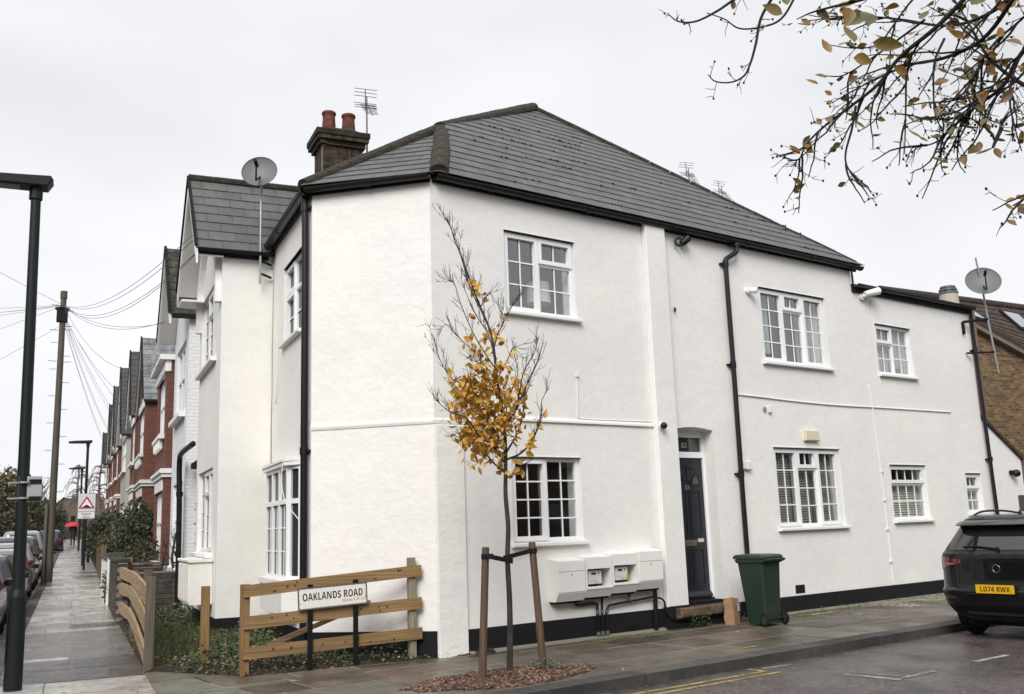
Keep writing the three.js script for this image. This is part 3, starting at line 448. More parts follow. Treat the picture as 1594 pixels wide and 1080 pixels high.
// chimney with corbelled head and two clay pots, on the party wall up the side street
{
  const c = sub(house, 'chimney', FL), brick = std({ color: [0.13, 0.085, 0.055], map: tTile, roughness: 0.95, bumpMap: tGrain, bumpScale: 0.02 }), mossy = std({ color: [0.085, 0.075, 0.042], map: tTile, roughness: 1, bumpMap: tGrain, bumpScale: 0.03 });
  const r = rng(4), cols = [brick, std({ color: [0.11, 0.07, 0.047], map: tTile, roughness: 0.95, bumpMap: tGrain, bumpScale: 0.02 }), std({ color: [0.15, 0.10, 0.06], map: tTile, roughness: 0.95, bumpMap: tGrain, bumpScale: 0.02 })];
  const s0 = -3.35, s1 = -2.75, n0 = -1.50, n1 = -0.78;
  c.add(mesh('stack', merged(bx(s0 + 0.01, s1 - 0.01, 6.5, 8.62, n0 + 0.01, n1 - 0.01)), M.mortar));
  const course = (y, e) => { for (const [fx, len, side] of [[1, n1 - n0 + 2 * e, 'x'], [0, s1 - s0 + 2 * e, 'z']]) { const n = Math.round(len / 0.23); for (let i = 0; i < n; i++) { const a = i / n * len, b = (i + 1) / n * len - 0.012; const g = fx ? bx(s1 + e - 0.1, s1 + e, y, y + 0.066, n0 - e + a, n0 - e + b) : bx(s0 - e + a, s0 - e + b - (i === n - 1 ? 0.1 : 0), y, y + 0.066, n1 + e - 0.1, n1 + e); c.add(mesh('brick', prep(g), cols[Math.floor(r() * 3)])); } } };
  for (let k = 0; k < 8; k++) course(7.86 + k * 0.077 - 0.14, k < 5 ? 0 : 0);
  course(8.35, 0.05); course(8.427, 0.10);
  c.add(mesh('cap', merged([bx(s0 - 0.05, s1 + 0.05, 8.33, 8.5, n0 - 0.05, n1 - 0.06), bx(s0 - 0.12, s1 + 0.12, 8.504, 8.60, n0 - 0.12, n1 + 0.12)]), mossy));
  c.add(mesh('flaunching', merged(new THREE.CylinderGeometry(0.3, 0.52, 0.12, 4, 1).rotateY(Math.PI / 4).scale(0.95, 1, 1.15).translate((s0 + s1) / 2, 8.66, (n0 + n1) / 2)), mossy));
  for (const n of [-0.97, -1.33]) c.add(mesh('chimney_pot', merged(new THREE.LatheGeometry([[0.13, 0], [0.115, 0.25], [0.108, 0.36], [0.125, 0.37], [0.13, 0.40], [0.118, 0.42], [0.09, 0.42], [0.085, 0.1]].map((p) => new THREE.Vector2(...p)), 24).translate((s0 + s1) / 2, 8.66, n)), std({ color: [0.20, 0.045, 0.028], roughness: 0.8, map: tTile })));
}
// cables fixed to the walls
const wire = (pts, r = 0.006, m = M.cableW, fr = FR) => part(house, 'cable', tube(smooth(pts, pts.length * 6), r, r, 6), m, fr);
wire([V(2.51, 3.79, 0.012), V(2.505, 3.4, 0.011), V(2.50, 3.16, 0.012), V(2.55, 3.15, 0.012), V(3.4, 3.15, 0.012), V(4.0, 3.155, 0.012)], 0.009); part(house, 'cable_box', cbx(2.485, 2.535, 3.77, 3.83, 0, 0.03, 0.004), M.cableW, FR);
wire([V(6.05, 3.70, 0.012), V(6.6, 3.69, 0.014), V(7.6, 3.66, 0.012), V(8.8, 3.645, 0.014), V(10.2, 3.66, 0.013), V(11.4, 3.67, 0.012), V(12.85, 3.68, 0.012)], 0.014);
wire([V(6.16, 3.68, 0.012), V(6.18, 3.3, 0.011), V(6.17, 2.6, 0.012)], 0.008); wire([V(8.78, 3.62, 0.012), V(8.8, 3.2, 0.011), V(8.83, 2.84, 0.012)], 0.007);
wire([V(10.33, 5.85, 0.012), V(10.34, 5.2, 0.012), V(10.36, 4.4, 0.012), V(10.40, 3.68, 0.012)], 0.009); wire([V(9.98, 4.10, 0.012), V(10.02, 3.6, 0.013), V(10.10, 2.0, 0.012), V(10.12, 0.29, 0.012)], 0.016);
for (const y of [1.85, 1.3, 0.7, 2.4]) part(house, 'pipe_clip', cbx(10.065, 10.135, y, y + 0.04, 0, 0.04, 0.004), M.cableW, FR);
wire([V(6.03, 2.42, 0.02), V(6.05, 1.6, 0.02), V(6.05, 0.6, 0.02)], 0.02);
part(house, 'junction_box', [cbx(6.0, 6.12, 2.43, 2.57, 0, 0.06, 0.008), cbx(6.135, 6.26, 2.42, 2.56, 0, 0.06, 0.008)], M.cableW, FR);
part(house, 'junction_box', [cbx(6.86, 6.93, 3.42, 3.53, 0, 0.05, 0.006)], M.cableW, FR);
wire([V(-2.9, 6.3, 0.02), V(-2.88, 5.4, 0.018), V(-2.92, 4.6, 0.016), V(-2.9, 3.9, 0.016), V(-2.94, 3.6, 0.014), V(-2.93, 2.8, 0.014), V(-2.94, 0.5, 0.014)], 0.008, std({ color: [0.35, 0.34, 0.32] }), FL);
wire([V(-2.5, 5.0, 0.015), V(-2.45, 4.2, 0.014), V(-2.55, 3.75, 0.014), V(-2.65, 3.72, 0.014)], 0.008, M.cableW, FL);
wire([V(-0.6, 3.2, 0.02), V(-0.62, 2.6, 0.26), V(-0.55, 2.1, 0.25), V(-0.3, 1.8, 0.1)], 0.007, M.cableW, FL);
// ================================================================== GROUND
const nAsph = fbm(31, 120, 120, 2, 0.6), nAsphL = fbm(33, 5, 5, 4, 0.55);
const tAsph = tex(1024, (u, v) => { const f = nAsph(u, v), l = nAsphL(u, v), k = 0.70 + (f - 0.5) * 0.55 + (l - 0.5) * 0.35; return [k * 1.0, k * 0.965, k * 0.95]; }, { srgb: true, rx: 0.33, ry: 0.33 });
const tAsphB = tex(512, (u, v) => nAsph(u, v), { rx: 1, ry: 1 });
const tWetRough = tex(512, (u, v) => { const k = 0.20 + (lowN(u, v) - 0.5) * 0.7 + (midN(u, v) - 0.5) * 0.5; return [1, clamp(k, 0.07, 0.7), 1]; }, { rx: 0.5, ry: 0.5 });
M.asphalt = std({ color: [0.175, 0.155, 0.143], map: tAsph, bumpMap: tAsphB, bumpScale: 0.006, roughness: 0.9, roughnessMap: tex(512, (u, v) => { const k = 0.5 + (lowN(u, v) - 0.5) * 1.0 + (midN(u, v) - 0.5) * 0.5; return [1, clamp(k, 0.25, 0.95), 1]; }, { rx: 0.21, ry: 0.21 }) });
M.asphalt.roughness = 1.0;
{ // one sheet out to the horizon, dense near the houses
  const pos = [], idx = [], uv = [], ax = []; for (let i = -60; i <= 60; i++) ax.push(i); const f = (i) => Math.sign(i) * (Math.abs(i) <= 40 ? Math.abs(i) * 2.5 : 100 + Math.pow(Math.abs(i) - 40, 2) * 2.6), n = ax.length;
  for (const j of ax) for (const i of ax) { const x = f(i), z = f(j) - 20; pos.push(x, hgt(x, z) - 0.115, z); uv.push(x, -z); }
  for (let j = 0; j < n - 1; j++) for (let i = 0; i < n - 1; i++) { const a = j * n + i; idx.push(a, a + n, a + 1, a + 1, a + n, a + n + 1); }
  const g = new THREE.BufferGeometry(); g.setAttribute('position', new THREE.Float32BufferAttribute(pos, 3)); g.setAttribute('uv', new THREE.Float32BufferAttribute(uv, 2)); g.setIndex(idx); g.computeVertexNormals();
  const o = mesh('road', g, M.asphalt); used.road = 1; o.userData = { kind: 'structure' }; scene.add(o);
}
// helpers for flat things laid on the ground, polygons given as world [x, z] or in the R / L frames
const xzR = (u, n) => { const p = RW(u, 0, n); return [p.x, p.z]; }, xzL = (s, n) => { const p = LW(s, 0, n); return [p.x, p.z]; };
const GP = (x, z, h) => V(x, h, z);
const slabGeo = (poly, top, th) => prep(prism(poly.slice().map(([x, z]) => [x, z]), (x, z, h) => V(x, h, z), (x, z) => hgt(x, z) + top, (x, z) => hgt(x, z) + top - th));
const halfR = (poly, nMax) => { const N = V(0, 0, 1).transformDirection(FR), d = N.dot(C0) + nMax; return cutPoly(poly, N.x, N.z, d); };
const halfL = (poly, nLim, sign = 1) => { const N = V(0, 0, 1).transformDirection(FL), d = N.dot(C1) + nLim; return cutPoly(poly, sign * N.x, sign * N.z, sign * d); };
const P1 = xzL(0.20, 2.03), P2 = [-3.24, -11.70], P3 = [C0.x - 0.12, C0.z + 0.09];
const lineCut = (poly, a, b, keepFront) => { let nx = b[1] - a[1], nz = -(b[0] - a[0]); const cx = -nx * 0 + nx * (0 - a[0]) + nz * (0 - a[1]); const s = (cx > 0 ? -1 : 1) * (keepFront ? 1 : -1); nx *= s; nz *= s; return cutPoly(poly, nx, nz, nx * a[0] + nz * a[1]); };   // "front" is the side of the camera
const KR = 2.66, KL = 3.66, KW = 0.30;                         // back of the kerb stones
// kerb corner where the streets meet, cut by a chamfer
const cornerX = (() => { const A = V(0, 0, 1).transformDirection(FR), B = V(0, 0, 1).transformDirection(FL), dA = A.dot(C0) + KR, dB = B.dot(C1) + KL, D = A.x * B.z - A.z * B.x; return [(dA * B.z - dB * A.z) / D, (A.x * dB - B.x * dA) / D]; })();
const cR = toR(V(cornerX[0], 0, cornerX[1])), cL = toL(V(cornerX[0], 0, cornerX[1]));
const chA = xzR(cR.x + 2.4, KR), chB = xzL(cL.x + 2.4, KL);
const chamfer = (poly) => { let nx = chB[1] - chA[1], nz = -(chB[0] - chA[0]); const s = nx * (cornerX[0] - chA[0]) + nz * (cornerX[1] - chA[1]) > 0 ? 1 : -1; return cutPoly(poly, nx * s, nz * s, s * (nx * chA[0] + nz * chA[1])); };

const tSlab = tex(1024, (u, v) => { const k = 0.90 + (midN(u, v) - 0.5) * 0.34 + (fineN(u, v) - 0.5) * 0.2 + (lowN(u, v) - 0.5) * 0.2; return [k, k * 0.985, k * 0.96]; }, { srgb: true, rx: 0.55, ry: 0.55 });
const slabMat = (c, wet) => std({ color: c, map: tSlab, bumpMap: tGrain, bumpScale: 0.003, roughness: 1, roughnessMap: wet });
const wetA = again(tWetRough, 0.45), wetB = tex(512, (u, v) => { const k = 0.46 + (lowN(u, v) - 0.5) * 0.9 + (midN(u, v) - 0.5) * 0.4; return [1, clamp(k, 0.18, 0.9), 1]; }, { rx: 0.33, ry: 0.33 });
const leftMats = [[0.50, 0.475, 0.455], [0.55, 0.525, 0.505], [0.43, 0.41, 0.395], [0.52, 0.49, 0.475], [0.075, 0.068, 0.072], [0.11, 0.078, 0.074], [0.06, 0.057, 0.06]].map((c) => slabMat(c, wetA));
const rightMats = [[0.105, 0.085, 0.068], [0.095, 0.078, 0.06], [0.125, 0.102, 0.08], [0.07, 0.06, 0.05], [0.135, 0.12, 0.092], [0.15, 0.11, 0.09]].map((c) => slabMat(c, wetB));
const greenMats = [[0.17, 0.168, 0.13], [0.15, 0.148, 0.115]].map((c) => slabMat(c, wetB));
// bed under the slabs
const bedPoly = chamfer([xzR(cR.x, KR), xzR(40, KR), xzR(40, -0.4), xzR(0, -0.4), xzL(0, 0)]);
struct('pavement', [slabGeo(chamfer([xzR(cR.x - 1, KR), xzR(45, KR), xzR(45, -0.3), xzR(-0.2, -0.3), xzR(cR.x - 1, -0.3)]), -0.004, 0.2)], std({ color: [0.24, 0.215, 0.17], roughness: 1, bumpMap: tGrain, bumpScale: 0.004 }));
const pave = scene.children[scene.children.length - 1];
{ // slabs of the main pavement, laid in courses along the wall
  const r = rng(41); let n = 2.64;
  const keep = (poly) => { const out = [], q = chamfer(halfR(halfL(poly, 2.03), KR - 0.004)); if (q.length < 3) return out; if (toR(V(q[0][0], 0, q[0][1])).x > -0.2) { out.push(q); return out; } const a = lineCut(q, P1, P2, true), b = lineCut(lineCut(q, P1, P2, false), P2, P3, true); for (const p of [a, b]) if (p.length > 2 && Math.abs(areaOf(p)) > 0.01) out.push(p); return out; };
  const rows = [[2.655, 1.9], [1.89, 1.0], [0.99, 0.34], [0.33, 0.1], [0.09, -0.9], [-0.91, -1.8], [-1.81, -2.8]];
  rows.forEach(([n1, n0], k) => {
    for (let u = -7 - r() * 0.5; u < (n1 > 0.095 ? 24 : 0.5);) {
      const w = 0.62 + Math.floor(r() * 4) * 0.15, j = 0.013; let nn0 = n0;
      let p = [xzR(u + j, n1 - j), xzR(u + w - j, n1 - j), xzR(u + w - j, nn0 + j), xzR(u + j, nn0 + j)];
      if (n1 < 0.095) p = cutPoly(p, ...(() => { const N = V(0, 0, -1).transformDirection(FF); return [N.x, N.z, N.dot(C0) - 0.03]; })());
      if (n1 <= 0.34 && n1 > 0.095) p = cutPoly(p, ...(() => { const N = V(0, 0, -1).transformDirection(FR); return [N.x, N.z, N.dot(C0) - 0.08]; })());
      if (p.length > 2) for (const q of keep(p)) {
        const green = u < -1.75 - 0.4 * k && r() < 0.9, lvl = (r() - 0.5) * 0.005; let mats = green ? greenMats : rightMats;
        pave.add(mesh('paving_slab', slabGeo(q, lvl, 0.05), mats[Math.floor(r() * mats.length)]));
      }
      u += w;
    }
  });
}
{ // the side street pavement, courses across it
  const r = rng(43); const o = new THREE.Group(); const bed = slabGeo(chamfer(halfR([xzL(-8, 2.03), xzL(-8, KL), xzL(9, KL), xzL(9, 2.03)], KR)), -0.012, 0.2), bedG = [bed];
  for (let s = 9; s < 120; s += 6) bedG.push(slabGeo([xzL(s, 1.95), xzL(s, KL), xzL(s + 6, KL), xzL(s + 6, 1.95)], -0.012, 0.25));
  struct('pavement', bedG, std({ color: [0.14, 0.13, 0.12], roughness: 0.9, bumpMap: tGrain, bumpScale: 0.004, roughnessMap: wetA })); const pv = scene.children[scene.children.length - 1];
  let s = -7; const rest = []; let cnt = 0;
  while (s < 100) {
    const d = r() < 0.75 ? 0.92 + r() * 0.25 : 0.62, cut = r() < 0.68 ? 2.87 + (r() - 0.5) * 0.05 : 3.12 + r() * 0.2, cols = r() < 0.12 ? [2.03, cut, 3.36, KL] : [2.03, cut, KL];
    const dark = s < -0.4 ? 0.1 : s < 2.3 ? 0.45 : s < 5 ? 0.22 : s < 9 ? 0.12 : 0.05;
    for (let i = 0; i < cols.length - 1; i++) {
      const j = 0.010; let p = [xzL(s + j, cols[i] + j), xzL(s + j, cols[i + 1] - j), xzL(s + d - j, cols[i + 1] - j), xzL(s + d - j, cols[i] + j)];
      p = s < 0 ? chamfer(halfR(p, KR - 0.004)) : p; if (p.length < 3) continue;
      const mi = r() < dark ? 4 + Math.floor(r() * 3) : Math.floor(r() * 4), g = slabGeo(p, (r() - 0.5) * 0.007, 0.05);
      if (s < 62) pv.add(mesh('paving_slab', g, leftMats[mi])); else rest.push(g);
    }
    s += d;
  }
  const q = mesh('paving_slabs', mergeGeometries(rest), leftMats[1]); q.userData.kind = 'stuff'; pv.add(q);
}
{ // granite kerbs
  const gk = [[0.105, 0.098, 0.088], [0.12, 0.112, 0.10], [0.09, 0.085, 0.078]].map((c) => std({ color: c, map: tMottleBig, bumpMap: tGrain, bumpScale: 0.006, roughness: 0.8 })), r = rng(51);
  struct('kerb', [slabGeo([xzR(cR.x + 2.4, KR + 0.01), xzR(40, KR + 0.01), xzR(40, KR + 0.2), xzR(cR.x + 2.4, KR + 0.2)], -0.09, 0.1)], M.mortar); const kb = scene.children[scene.children.length - 1];
  const stone = (a, b, c, d) => { const g = prep(prism([a, b, c, d], (x, z, h) => V(x, h, z), (x, z) => hgt(x, z) + 0.001 + (r() - 0.5) * 0.004, (x, z) => hgt(x, z) - 0.3)); kb.add(mesh('kerb_stone', g, gk[Math.floor(r() * 3)])); };
  const j = 0.006, b = 0.03;
  for (let u = cR.x + 2.4; u < 30;) { const w = 0.85 + r() * 0.5; const e = KW + (r() - 0.5) * 0.02; stone(xzR(u + j, KR), xzR(u + w - j, KR), xzR(u + w - j, KR + e), xzR(u + j, KR + e)); u += w; }
  for (let s = cL.x + 2.4; s < 100;) { const w = 0.95; stone(xzL(s + j, KL), xzL(s + w - j, KL), xzL(s + w - j, KL + 0.2), xzL(s + j, KL + 0.2)); s += w; }
  const dx = chB[0] - chA[0], dz = chB[1] - chA[1], L = Math.hypot(dx, dz), n = Math.round(L / 0.8); let ox = -dz / L, oz = dx / L; if (ox * (cornerX[0] - chA[0]) + oz * (cornerX[1] - chA[1]) < 0) { ox = -ox; oz = -oz; }
  for (let i = 0; i < n; i++) { const a = i / n + 0.002, c = (i + 1) / n - 0.002, A = [chA[0] + dx * a, chA[1] + dz * a], B = [chA[0] + dx * c, chA[1] + dz * c]; stone(A, B, [B[0] + ox * 0.28, B[1] + oz * 0.28], [A[0] + ox * 0.28, A[1] + oz * 0.28]); }
}
// far pavement of the main road, under the photographer
struct('pavement', slabGeo([xzR(-30, 10.2), xzR(60, 10.2), xzR(60, 13.6), xzR(-30, 13.6)], 0.0, 0.2), slabMat([0.13, 0.12, 0.11], wetB));
// painted lines, worn
const nWear = fbm(61, 40, 40, 3, 0.6);
function worn(c, seed, thr) { const t = tex(256, (u, v) => [1, 1, 1], {}), d = t.image.data, f = fbm(seed, 14, 40, 3, 0.6); for (let y = 0; y < 256; y++) for (let x = 0; x < 256; x++) { const a = f(x / 256, y / 256); d[(y * 256 + x) * 4] = d[(y * 256 + x) * 4 + 1] = d[(y * 256 + x) * 4 + 2] = a > thr ? 255 : 0; } t.repeat.set(1.7, 1.7); return std({ color: c, alphaMap: t, alphaTest: 0.5, roughness: 0.6, map: tMottle }); }
const yellow = worn([0.62, 0.47, 0.16], 71, 0.36), white = worn([0.62, 0.61, 0.58], 73, 0.40), whiteFaint = worn([0.5, 0.5, 0.48], 74, 0.47);
const line = (poly, m, name = 'road_marking', h = -0.111) => struct(name, prep(prism(poly, (x, z, y) => V(x, y, z), (x, z) => hgt(x, z) + h + 0.0015, (x, z) => hgt(x, z) + h)), m);
line([xzR(-1.6, 3.235), xzR(2.32, 3.255), xzR(2.32, 3.315), xzR(-1.6, 3.295)], yellow); line([xzR(-1.6, 3.40), xzR(2.36, 3.42), xzR(2.36, 3.48), xzR(-1.6, 3.46)], yellow);
line([xzR(2.28, 3.05), xzR(2.36, 3.05), xzR(2.36, 3.25), xzR(2.28, 3.25)], yellow); line([xzR(2.45, 3.1), xzR(2.9, 3.15), xzR(2.9, 3.22), xzR(2.45, 3.2)], whiteFaint);
line([xzR(2.66, 4.08), xzR(2.76, 4.08), xzR(2.80, 4.72), xzR(2.70, 4.72)], white); line([xzR(2.86, 4.08), xzR(2.93, 4.08), xzR(2.98, 4.60), xzR(2.91, 4.60)], whiteFaint); line([xzR(2.82, 4.63), xzR(3.5, 4.63), xzR(3.5, 4.70), xzR(2.82, 4.71)], whiteFaint); line([xzR(4.42, 4.58), xzR(5.15, 4.60), xzR(5.15, 4.67), xzR(4.42, 4.66)], white);
for (let s = 38; s < 58; s += 3) line([xzL(s, 3.0), xzL(s + 1.6, 3.0), xzL(s + 1.6, 3.35), xzL(s, 3.35)], std({ color: [0.3, 0.3, 0.3], roughness: 0.2 }), 'puddle', 0.006);
line([xzR(3.05, 2.35), xzR(3.32, 2.35), xzR(3.30, 2.42), xzR(3.05, 2.40)], yellow, 'road_marking', 0.006);

// ---------------------------------------------------------------- corner garden: soil, grass, weeds
const inGarden = (x, z) => { const L = toL(V(x, 0, z)); if (L.z > 2.03 || L.x > 8.1) return -1; const d1 = ((x - P1[0]) * (P2[1] - P1[1]) - (z - P1[1]) * (P2[0] - P1[0])) / Math.hypot(P2[0] - P1[0], P2[1] - P1[1]), d2 = ((x - P2[0]) * (P3[1] - P2[1]) - (z - P2[1]) * (P3[0] - P2[0])) / Math.hypot(P3[0] - P2[0], P3[1] - P2[1]); return Math.min(d1, d2, 2.03 - L.z); };
const gSign = Math.sign((() => { const c = V(-3, 0, -13), x = c.x, z = c.z; return (x - P1[0]) * (P2[1] - P1[1]) - (z - P1[1]) * (P2[0] - P1[0]); })());
const gardenIn = (x, z) => { const L = toL(V(x, 0, z)); if (L.z > 2.2 || L.x > 8.3) return -1; const e = (a, b) => gSign * ((x - a[0]) * (b[1] - a[1]) - (z - a[1]) * (b[0] - a[0])) / Math.hypot(b[0] - a[0], b[1] - a[1]); return Math.min(e(P1, P2), e(P2, P3), 2.03 - L.z); };
const gN = fbm(81, 16, 16, 4, 0.55), gardenH = (x, z) => { const d = gardenIn(x, z), L = toL(V(x, 0, z)); return hgt(x, z) - 0.03 + 0.045 * clamp((d + 0.03) / 0.1) + Math.min(1, Math.max(0, d) / 0.5) * (0.05 + 0.10 * clamp((L.x - 0.5) / 3)) + (gN(x / 6, z / 6) - 0.5) * 0.09 * Math.min(1, Math.max(0, d) / 0.25); };
const tSoil = tex(512, (u, v) => { const k = 0.62 + (midN(u, v) - 0.5) * 0.9 + (fineN(u, v) - 0.5) * 0.5; return [k, k * 0.93, k * 0.82]; }, { srgb: true, rx: 0.9, ry: 0.9 });
M.soil = std({ color: [0.085, 0.062, 0.04], map: tSoil, bumpMap: tGrain, bumpScale: 0.02, roughness: 0.95 });
{
  const pos = [], cell = 0.1; const tri = (a, b, c) => { for (const p of [a, b, c]) pos.push(p[0], gardenH(p[0], p[1]), p[1]); };
  for (let s = -2; s < 8.2; s += cell) for (let n = -2.2; n < 2.1; n += cell) { const q = [xzL(s, n), xzL(s + cell, n), xzL(s + cell, n + cell), xzL(s, n + cell)]; const m = q.filter(([x, z]) => gardenIn(x, z) > -0.15).length; if (m === 4) { tri(q[0], q[2], q[1]); tri(q[0], q[3], q[2]); } }
  const g = new THREE.BufferGeometry(); g.setAttribute('position', new THREE.Float32BufferAttribute(pos, 3)); g.computeVertexNormals();
  struct('garden_soil', g, M.soil);
}
function scatter(name, geo, mat, n, place, label, category) {
  const im = new THREE.InstancedMesh(geo, mat, n); let k = 0; const m4 = new THREE.Matrix4(), q = new THREE.Quaternion(), e = new THREE.Euler();
  for (let i = 0; i < n * 30 && k < n; i++) { const t = place(); if (!t) continue; e.set(...(t.rot ?? [0, 0, 0])); m4.compose(t.p, q.setFromEuler(e), typeof t.s === 'number' ? V(t.s, t.s, t.s) : t.s); im.setMatrixAt(k, m4); if (t.c) im.setColorAt(k, new THREE.Color().setRGB(...t.c)); k++; }
  im.count = k; im.name = numbered(name); im.castShadow = im.receiveShadow = true; im.userData = { kind: 'stuff', label, category }; scene.add(im); return im;
}
const blade = (() => { const g = new THREE.BufferGeometry(); g.setAttribute('position', new THREE.Float32BufferAttribute([-0.004, 0, 0, 0.004, 0, 0, 0.003, 0.05, 0.012, -0.003, 0.05, 0.012, 0.0, 0.085, 0.04], 3)); g.setIndex([0, 1, 2, 0, 2, 3, 3, 2, 4]); g.computeVertexNormals(); return g; })();
const leafGeo = (L = 0.08, W = 0.045, curl = 0.25, n = 4) => { const pos = [], idx = []; for (let i = 0; i <= n; i++) { const t = i / n, w = W / 2 * Math.sin(Math.PI * Math.pow(t, 0.8)) + 0.0006, y = curl * L * t * t; pos.push(-w, y + w * 0.35, t * L, 0, y, t * L, w, y + w * 0.35, t * L); } for (let i = 0; i < n; i++) for (let k = 0; k < 2; k++) { const a = i * 3 + k; idx.push(a, a + 1, a + 3, a + 1, a + 4, a + 3); } const g = new THREE.BufferGeometry(); g.setAttribute('position', new THREE.Float32BufferAttribute(pos, 3)); g.setIndex(idx); g.computeVertexNormals(); return g; };
const leafMat = (o) => phy({ roughness: 0.6, transmission: 0, ...o });
M.grass = phy({ color: [1, 1, 1], roughness: 0.6 }); M.weed = phy({ color: [1, 1, 1], roughness: 0.5 });
{
  const r = rng(91), pick = () => { const s = -1.8 + r() * 9.6, n = -1.9 + r() * 3.95, [x, z] = xzL(s, n); return { s, n, x, z, d: gardenIn(x, z) }; };
  scatter('grass', blade, M.grass, 9000, () => { const t = pick(); if (t.d < 0.04 || (t.n < 0.02 && t.s > 0)) return null; const g = gN(t.x / 4 + 0.3, t.z / 4); const a = t.s > 0.6 && t.s < 4.2 && t.n > 0.2 ? 1 : t.d < 0.35 ? 0.35 : 0.42; if (g * a < 0.2 + r() * 0.16) return null; return { p: V(t.x, gardenH(t.x, t.z) - 0.005, t.z), rot: [(r() - 0.5) * 0.7, r() * 6.3, 0], s: 0.45 + r() * 0.6, c: r() < 0.14 ? [0.16, 0.13, 0.05] : [0.035 + r() * 0.035, 0.075 + r() * 0.05, 0.015 + r() * 0.012] }; }, 'short green grass patch behind the timber fences of the corner garden', 'grass');
  // leafy weeds along the fence
  const wl = leafGeo(0.046, 0.024, 0.3, 3);
  scatter('weeds', wl, M.weed, 3600, () => { const t = pick(); if (t.d < -0.005 || (t.n < 0.04 && t.s > 0)) return null; const front = Math.exp(-Math.pow((t.s + 0.35) / 0.55, 2) - Math.pow((t.n - 0.95) / 0.75, 2)) * 1.3 + Math.exp(-Math.pow((t.s + 0.9) / 0.35, 2) - Math.pow((t.n + 0.35) / 0.7, 2)) * 0.9, back = Math.exp(-Math.pow((t.s - 6.2) / 1.4, 2) - Math.pow((t.n - 1.0) / 0.5, 2)) + Math.exp(-Math.pow((t.s - 2.2) / 1.3, 2) - Math.pow((t.n - 0.35) / 0.35, 2)) * 0.8; const w = Math.max(front, back); if (r() > w) return null; const h = Math.pow(r(), 1.5) * (0.05 + 0.22 * w * clamp(t.d / 0.15, 0.3, 1)); return { p: V(t.x, gardenH(t.x, t.z) + h, t.z), rot: [-0.5 + r() * 1.1, r() * 6.3, (r() - 0.5)], s: 0.6 + r() * 0.9, c: r() < 0.06 ? [0.22, 0.16, 0.06] : [0.035 + r() * 0.03, 0.055 + r() * 0.035, 0.022 + r() * 0.012] }; }, 'low leafy green weeds growing along the corner garden fence and house foot', 'weeds');
  const dl = leafGeo(0.07, 0.05, 0.12, 3); M.deadLeaf = phy({ color: [1, 1, 1], roughness: 0.7 });
  scatter('fallen_leaves', dl, M.deadLeaf, 1500, () => { const t = pick(); if (t.d < 0.0 || (t.n < 0.02 && t.s > 0)) return null; if (t.s > 1.2 && r() < 0.5) return null; const c = r(); return { p: V(t.x, gardenH(t.x, t.z) + 0.012, t.z), rot: [(r() - 0.5) * 0.6, r() * 6.3, (r() - 0.5) * 0.6], s: 0.3 + r() * 0.5, c: c < 0.5 ? [0.30 + r() * 0.15, 0.22 + r() * 0.1, 0.12] : [0.13 + r() * 0.1, 0.07 + r() * 0.05, 0.03] }; }, 'pale brown fallen leaves littering the soil of the corner garden', 'leaves');
  scatter('leaf_litter', leafGeo(0.05, 0.034, 0.1, 2), M.deadLeaf, 420, () => { const s = -2 + r() * 30, n = 2.05 + Math.pow(r(), 2.2) * 1.5, [x, z] = xzL(s, n); return { p: V(x, hgt(x, z) + 0.012, z), rot: [(r() - 0.5) * 0.4, r() * 6.3, (r() - 0.5) * 0.4], s: 0.45 + r() * 0.75, c: [0.10 + r() * 0.14, 0.06 + r() * 0.08, 0.03] }; }, 'small wet leaves and grit scattered along the side street pavement edge', 'leaves');
  scatter('leaf_litter', leafGeo(0.05, 0.034, 0.1, 2), M.deadLeaf, 90, () => { const u = -1.5 + r() * 12, n = 0.1 + r() * 5.2, [x, z] = xzR(u, n); return { p: V(x, hgt(x, z) + (n > 2.97 ? -0.1 : 0.012), z), rot: [(r() - 0.5) * 0.4, r() * 6.3, (r() - 0.5) * 0.4], s: 0.35 + r() * 0.6, c: r() < 0.2 ? [0.55, 0.52, 0.45] : [0.12 + r() * 0.14, 0.08 + r() * 0.08, 0.03] }; }, 'few small leaves scattered over the pavement and road beside the long wall', 'leaves');
  // weeds and moss at the foot of the long wall
  scatter('weeds', wl, M.weed, 520, () => { const k = r(); let u, n, w; if (k < 0.35) { u = 4.35 + r() * 0.45; n = 0.16 + r() * 0.1; w = 0.16; } else if (k < 0.6) { u = 5.55 + r() * 0.35; n = 0.06 + r() * 0.14; w = 0.13; } else { u = 7 + r() * 5.5; n = 0.03 + r() * 0.16; w = 0.05; } const [x, z] = xzR(u, n); return { p: V(x, 0.0 + r() * w, z), rot: [-0.4 + r(), r() * 6.3, r() - 0.5], s: 0.4 + r() * 0.5, c: [0.035 + r() * 0.03, 0.065 + r() * 0.04, 0.02] }; }, 'small green weeds sprouting at the foot of the long white wall', 'weeds');
  scatter('moss', new THREE.IcosahedronGeometry(0.014, 0), std({ color: [1, 1, 1], roughness: 1 }), 1500, () => { let u, n; if (r() < 0.45) { u = 2.3 + r() * 1.5; n = 0.12 + Math.pow(r(), 1.5) * 0.34; } else { u = 6.6 + r() * 7; n = 0.1 + Math.pow(r(), 1.6) * 0.9; } if (gN(u / 3, n / 2) < 0.42 + n * 0.08) return null; const [x, z] = xzR(u, n); return { p: V(x, 0.001, z), rot: [0, r() * 6, 0], s: V(0.6 + r() * 1.6, 0.35, 0.6 + r() * 1.2), c: [0.07 + r() * 0.03, 0.075 + r() * 0.03, 0.035] }; }, 'thin green moss on the paving along the foot of the long wall', 'moss');
  // bark mulch round the young tree
  const chip = new THREE.BoxGeometry(0.045, 0.008, 0.016), tc = toR(V(-0.12, 0, -10.95));
